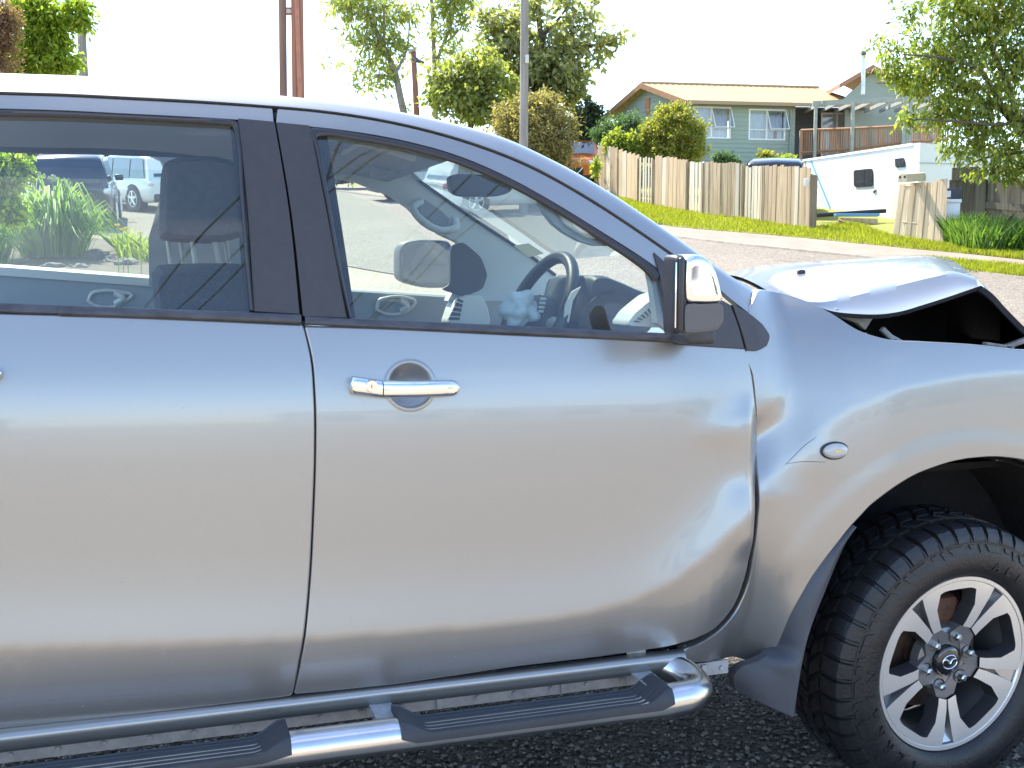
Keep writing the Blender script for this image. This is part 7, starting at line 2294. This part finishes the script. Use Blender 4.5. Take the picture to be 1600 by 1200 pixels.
    for s_ in (1, -1):
        m_ = MB(); m_.bbox((0.455*L, W/2*0.70*s_, 0.74*sh*Hh/1.68), (0.26, 0.40, 0.15), 0.05, Matrix.Rotation(RAD(-24*s_), 3, 'Z'), seg=3); m_.build('headlamp', LAMP, e, smooth=40, world=False)
        m_ = MB(); m_.bbox((-0.475*L, W/2*0.72*s_, 0.86*sh*Hh/1.68), (0.16, 0.42, 0.14), 0.05, Matrix.Rotation(RAD(18*s_), 3, 'Z'), seg=3); m_.build('tail_lamp', LAMP if 'dark blue' in label else REDLAMP, e, smooth=40, world=False)
        m_ = MB(); m_.bbox((-0.50*L, W/2*0.66*s_, 0.46), (0.04, 0.28, 0.05), 0.015); m_.build('reflector', REDLAMP, e, world=False)
    m_ = MB(); m_.bbox((0.495*L, 0, 0.38), (0.10, W*0.80, 0.20), 0.04, seg=2); m_.build('front_skirt', CARBLACK, e, smooth=40, world=False)
    m_ = MB(); m_.bbox((0.497*L, 0, 0.62), (0.06, W*0.46, 0.30), 0.03, seg=2); gr = m_.build('grille', CARBLACK, e, smooth=40, world=False)
    vch = MB(); vch.tube([(0.515*L, W*0.22, 0.76), (0.52*L, W*0.11, 0.52), (0.52*L, -W*0.11, 0.52), (0.515*L, -W*0.22, 0.76)], 0.032, 8); vch.build('grille_chrome', CHROME, gr, smooth=60, world=False)
    m_ = MB(); m_.box((0.515*L, 0, 0.44), (0.02, 0.38, 0.12)); m_.build('number_plate', WHITE, e, world=False)
    m_ = MB(); m_.bbox((-0.497*L, 0, 0.40), (0.08, W*0.84, 0.22), 0.04, seg=2); m_.build('rear_skirt', CARBLACK, e, smooth=40, world=False)
    m_ = MB(); m_.box((-0.507*L, 0, 0.66), (0.02, 0.38, 0.12)); m_.build('number_plate', WHITE, e, world=False)
    em = MB(); em.tube([(-0.497*L, 0.06*math.cos(t), 0.90*Hh/1.68 + 0.045*math.sin(t)) for t in np.linspace(0, 6.283, 25)[:-1]], 0.009, 6, closed=True); em.build('badge', CHROME, e, smooth=60, world=False)
    for xw in (-0.30, 0.315):
        for s_ in (1, -1):
            m_ = MB(); m_.tube([(xw*L, s_*(W/2 - 0.23), 0.35), (xw*L, s_*(W/2 + 0.004), 0.35)], 0.405, 28); a_ = m_.build('wheel_arch', CARBLACK, e, smooth=40, world=False)
            t_ = MB()
            prof = [(0.22, 0.0), (0.30, 0.012), (0.345, 0.0), (0.35, -0.06), (0.345, -0.2)]
            t_.grid([[(xw*L + r*math.cos(a), s_*(W/2 + 0.012 + y), 0.35 + r*math.sin(a)) for r, y in prof] for a in np.linspace(0, 6.283, 33)[:-1]], cu=True)
            w_ = t_.build('wheel', RUBBER, e, smooth=50, world=False)
            r_ = MB()
            r_.tube([(xw*L, s_*(W/2 - 0.02), 0.35), (xw*L, s_*(W/2 - 0.018), 0.35)], 0.22, 24)
            r_.build('rim_dish', ALLOYDARK, w_, smooth=40, world=False)
            sp_2 = MB()
            for k in range(5):
                a = 2*math.pi*k/5 + 0.3
                sp_2.tube([(xw*L, s_*(W/2 + 0.004), 0.35), (xw*L + 0.21*math.cos(a), s_*(W/2 + 0.012), 0.35 + 0.21*math.sin(a))], [0.05, 0.035], 6)
            sp_2.tube([(xw*L + 0.215*math.cos(t), s_*(W/2 + 0.012), 0.35 + 0.215*math.sin(t)) for t in np.linspace(0, 6.283, 33)[:-1]], 0.014, 6, closed=True)
            sp_2.build('rim', ALLOY, w_, smooth=50, world=False)
    # set it on the slope
    x, y = pos
    z = float(ground_z(x, y)); n_ = Vector((-(float(ground_z(x+0.5, y)) - float(ground_z(x-0.5, y))), -(float(ground_z(x, y+0.5)) - float(ground_z(x, y-0.5))), 1)).normalized()
    Mx = Matrix.Translation((x, y, z)) @ Vector((0, 0, 1)).rotation_difference(n_).to_matrix().to_4x4() @ Matrix.Rotation(rz, 4, 'Z')
    e.matrix_world = Mx
    e.location = Mx.to_translation(); e.rotation_euler = Mx.to_euler()
    return e
def at(px, d): p = cam_pt((px-800)/FPX*d, d, 0); return (p[0], p[1])
BLUEP = paint_mat('dark blue car paint', (0.020, 0.028, 0.055), 0.3, 0.3)
WHITEP = pm('white car paint', (0.80, 0.80, 0.79), 0.25, coat=1.0)
ORANGEP = paint_mat('orange car paint', (0.60, 0.17, 0.03), 0.35, 0.35)
BLACKP = paint_mat('black car paint', (0.012, 0.013, 0.016), 0.2, 0.25)
head = math.pi/2 - YAW                                     # facing straight away from the camera
car('parked_car', 'dark blue SUV seen from behind through the rear side window', 'SUV', at(130, 27.5), head + RAD(17), BLUEP, 4.5, 1.84, 1.68, group='cars parked along the street')
car('parked_car', 'white car parked just right of the dark blue SUV behind the rear window', 'car', at(222, 33.0), head + RAD(48), WHITEP, 4.4, 1.78, 1.55, group='cars parked along the street')
car('parked_car', 'white car with alloy wheels seen through the windscreen', 'car', at(790, 31.5), head + RAD(-62), WHITEP, 4.5, 1.8, 1.52, group='cars parked along the street')
car('parked_car', 'farther white car glimpsed above the far windscreen pillar', 'car', at(690, 37.0), head + RAD(-70), WHITEP, 4.5, 1.8, 1.6, group='cars parked along the street')
car('parked_car', 'orange SUV with a chrome grille facing the street beside the olive bush', 'SUV', at(903, 47.5), head + math.pi + RAD(-10), ORANGEP, 4.6, 1.95, 1.80, group='cars parked along the street', sh=1.22)
car('parked_car', 'dark car showing only its roof above the paling fence', 'car', at(1208, 30.9), head + RAD(-16), BLACKP, 4.2, 1.74, 1.47, group='cars parked along the street')

# ================================================================== ACROSS THE YARD (behind the camera, met only in reflections)
def shed(x0, x1, y, hgt, mat, roofm, label):
    e = empty('building', ((x0+x1)/2, y, 0)); tag(e, label, 'building')
    mb = MB(); mb.box(((x0+x1)/2, y - 4, hgt/2), (x1-x0, 8, hgt)); mb.build('wall', mat, e)
    mb = MB(); mb.box(((x0+x1)/2, y - 4, hgt + 0.25), (x1-x0+0.6, 8.6, 0.5)); mb.build('roof', roofm, e)
    for i in range(int((x1-x0)//4)):
        mb = MB(); mb.box((x0 + 2 + i*4, y + 0.03, hgt*0.5), (2.2, 0.05, hgt*0.5)); mb.build('window', CARGLASS, e)
shed(-34, -6, -36, 3.2, pm('cream render', (0.55, 0.52, 0.46), 0.8, var=0.08), pm('red roof band', (0.35, 0.07, 0.05), 0.6), 'long cream workshop with a red roof band across the yard')
shed(6, 30, -44, 3.6, pm('pale grey cladding', (0.42, 0.43, 0.44), 0.7, var=0.08), pm('grey roof', (0.25, 0.26, 0.27), 0.6), 'pale grey shed across the yard behind the camera')
for (x, r) in ((-52, 6), (-44, 5), (36, 6), (44, 7), (56, 6)):
    c = np.array([x, -50.0, 3.5]); 
    V, F, tw = leaf_cloud([(c, np.array([r, r, 3.8]), 1.0)], 260, 14, 0.6, 0.8, 0.3, 0.5, seed=int(abs(x)))
    e = empty('tree', (x, -50, 0)); tag(e, {-52: 'broad dark tree at the far left end of the yard', -44: 'dark tree beside the red roofed workshop', 36: 'dark tree just right of the pale grey shed', 44: 'widest dark tree beyond the pale grey shed', 56: 'dark tree at the far right end of the yard'}[x], 'tree', 'trees beyond the yard')
    mb = MB(); mb.tube([(x, -50, 0), (x, -50, 3.5)], [0.35, 0.2], 8); mb.build('trunk', BARK, e, smooth=60)
    fast_mesh('crown', V, F, L_DARK, None, e)
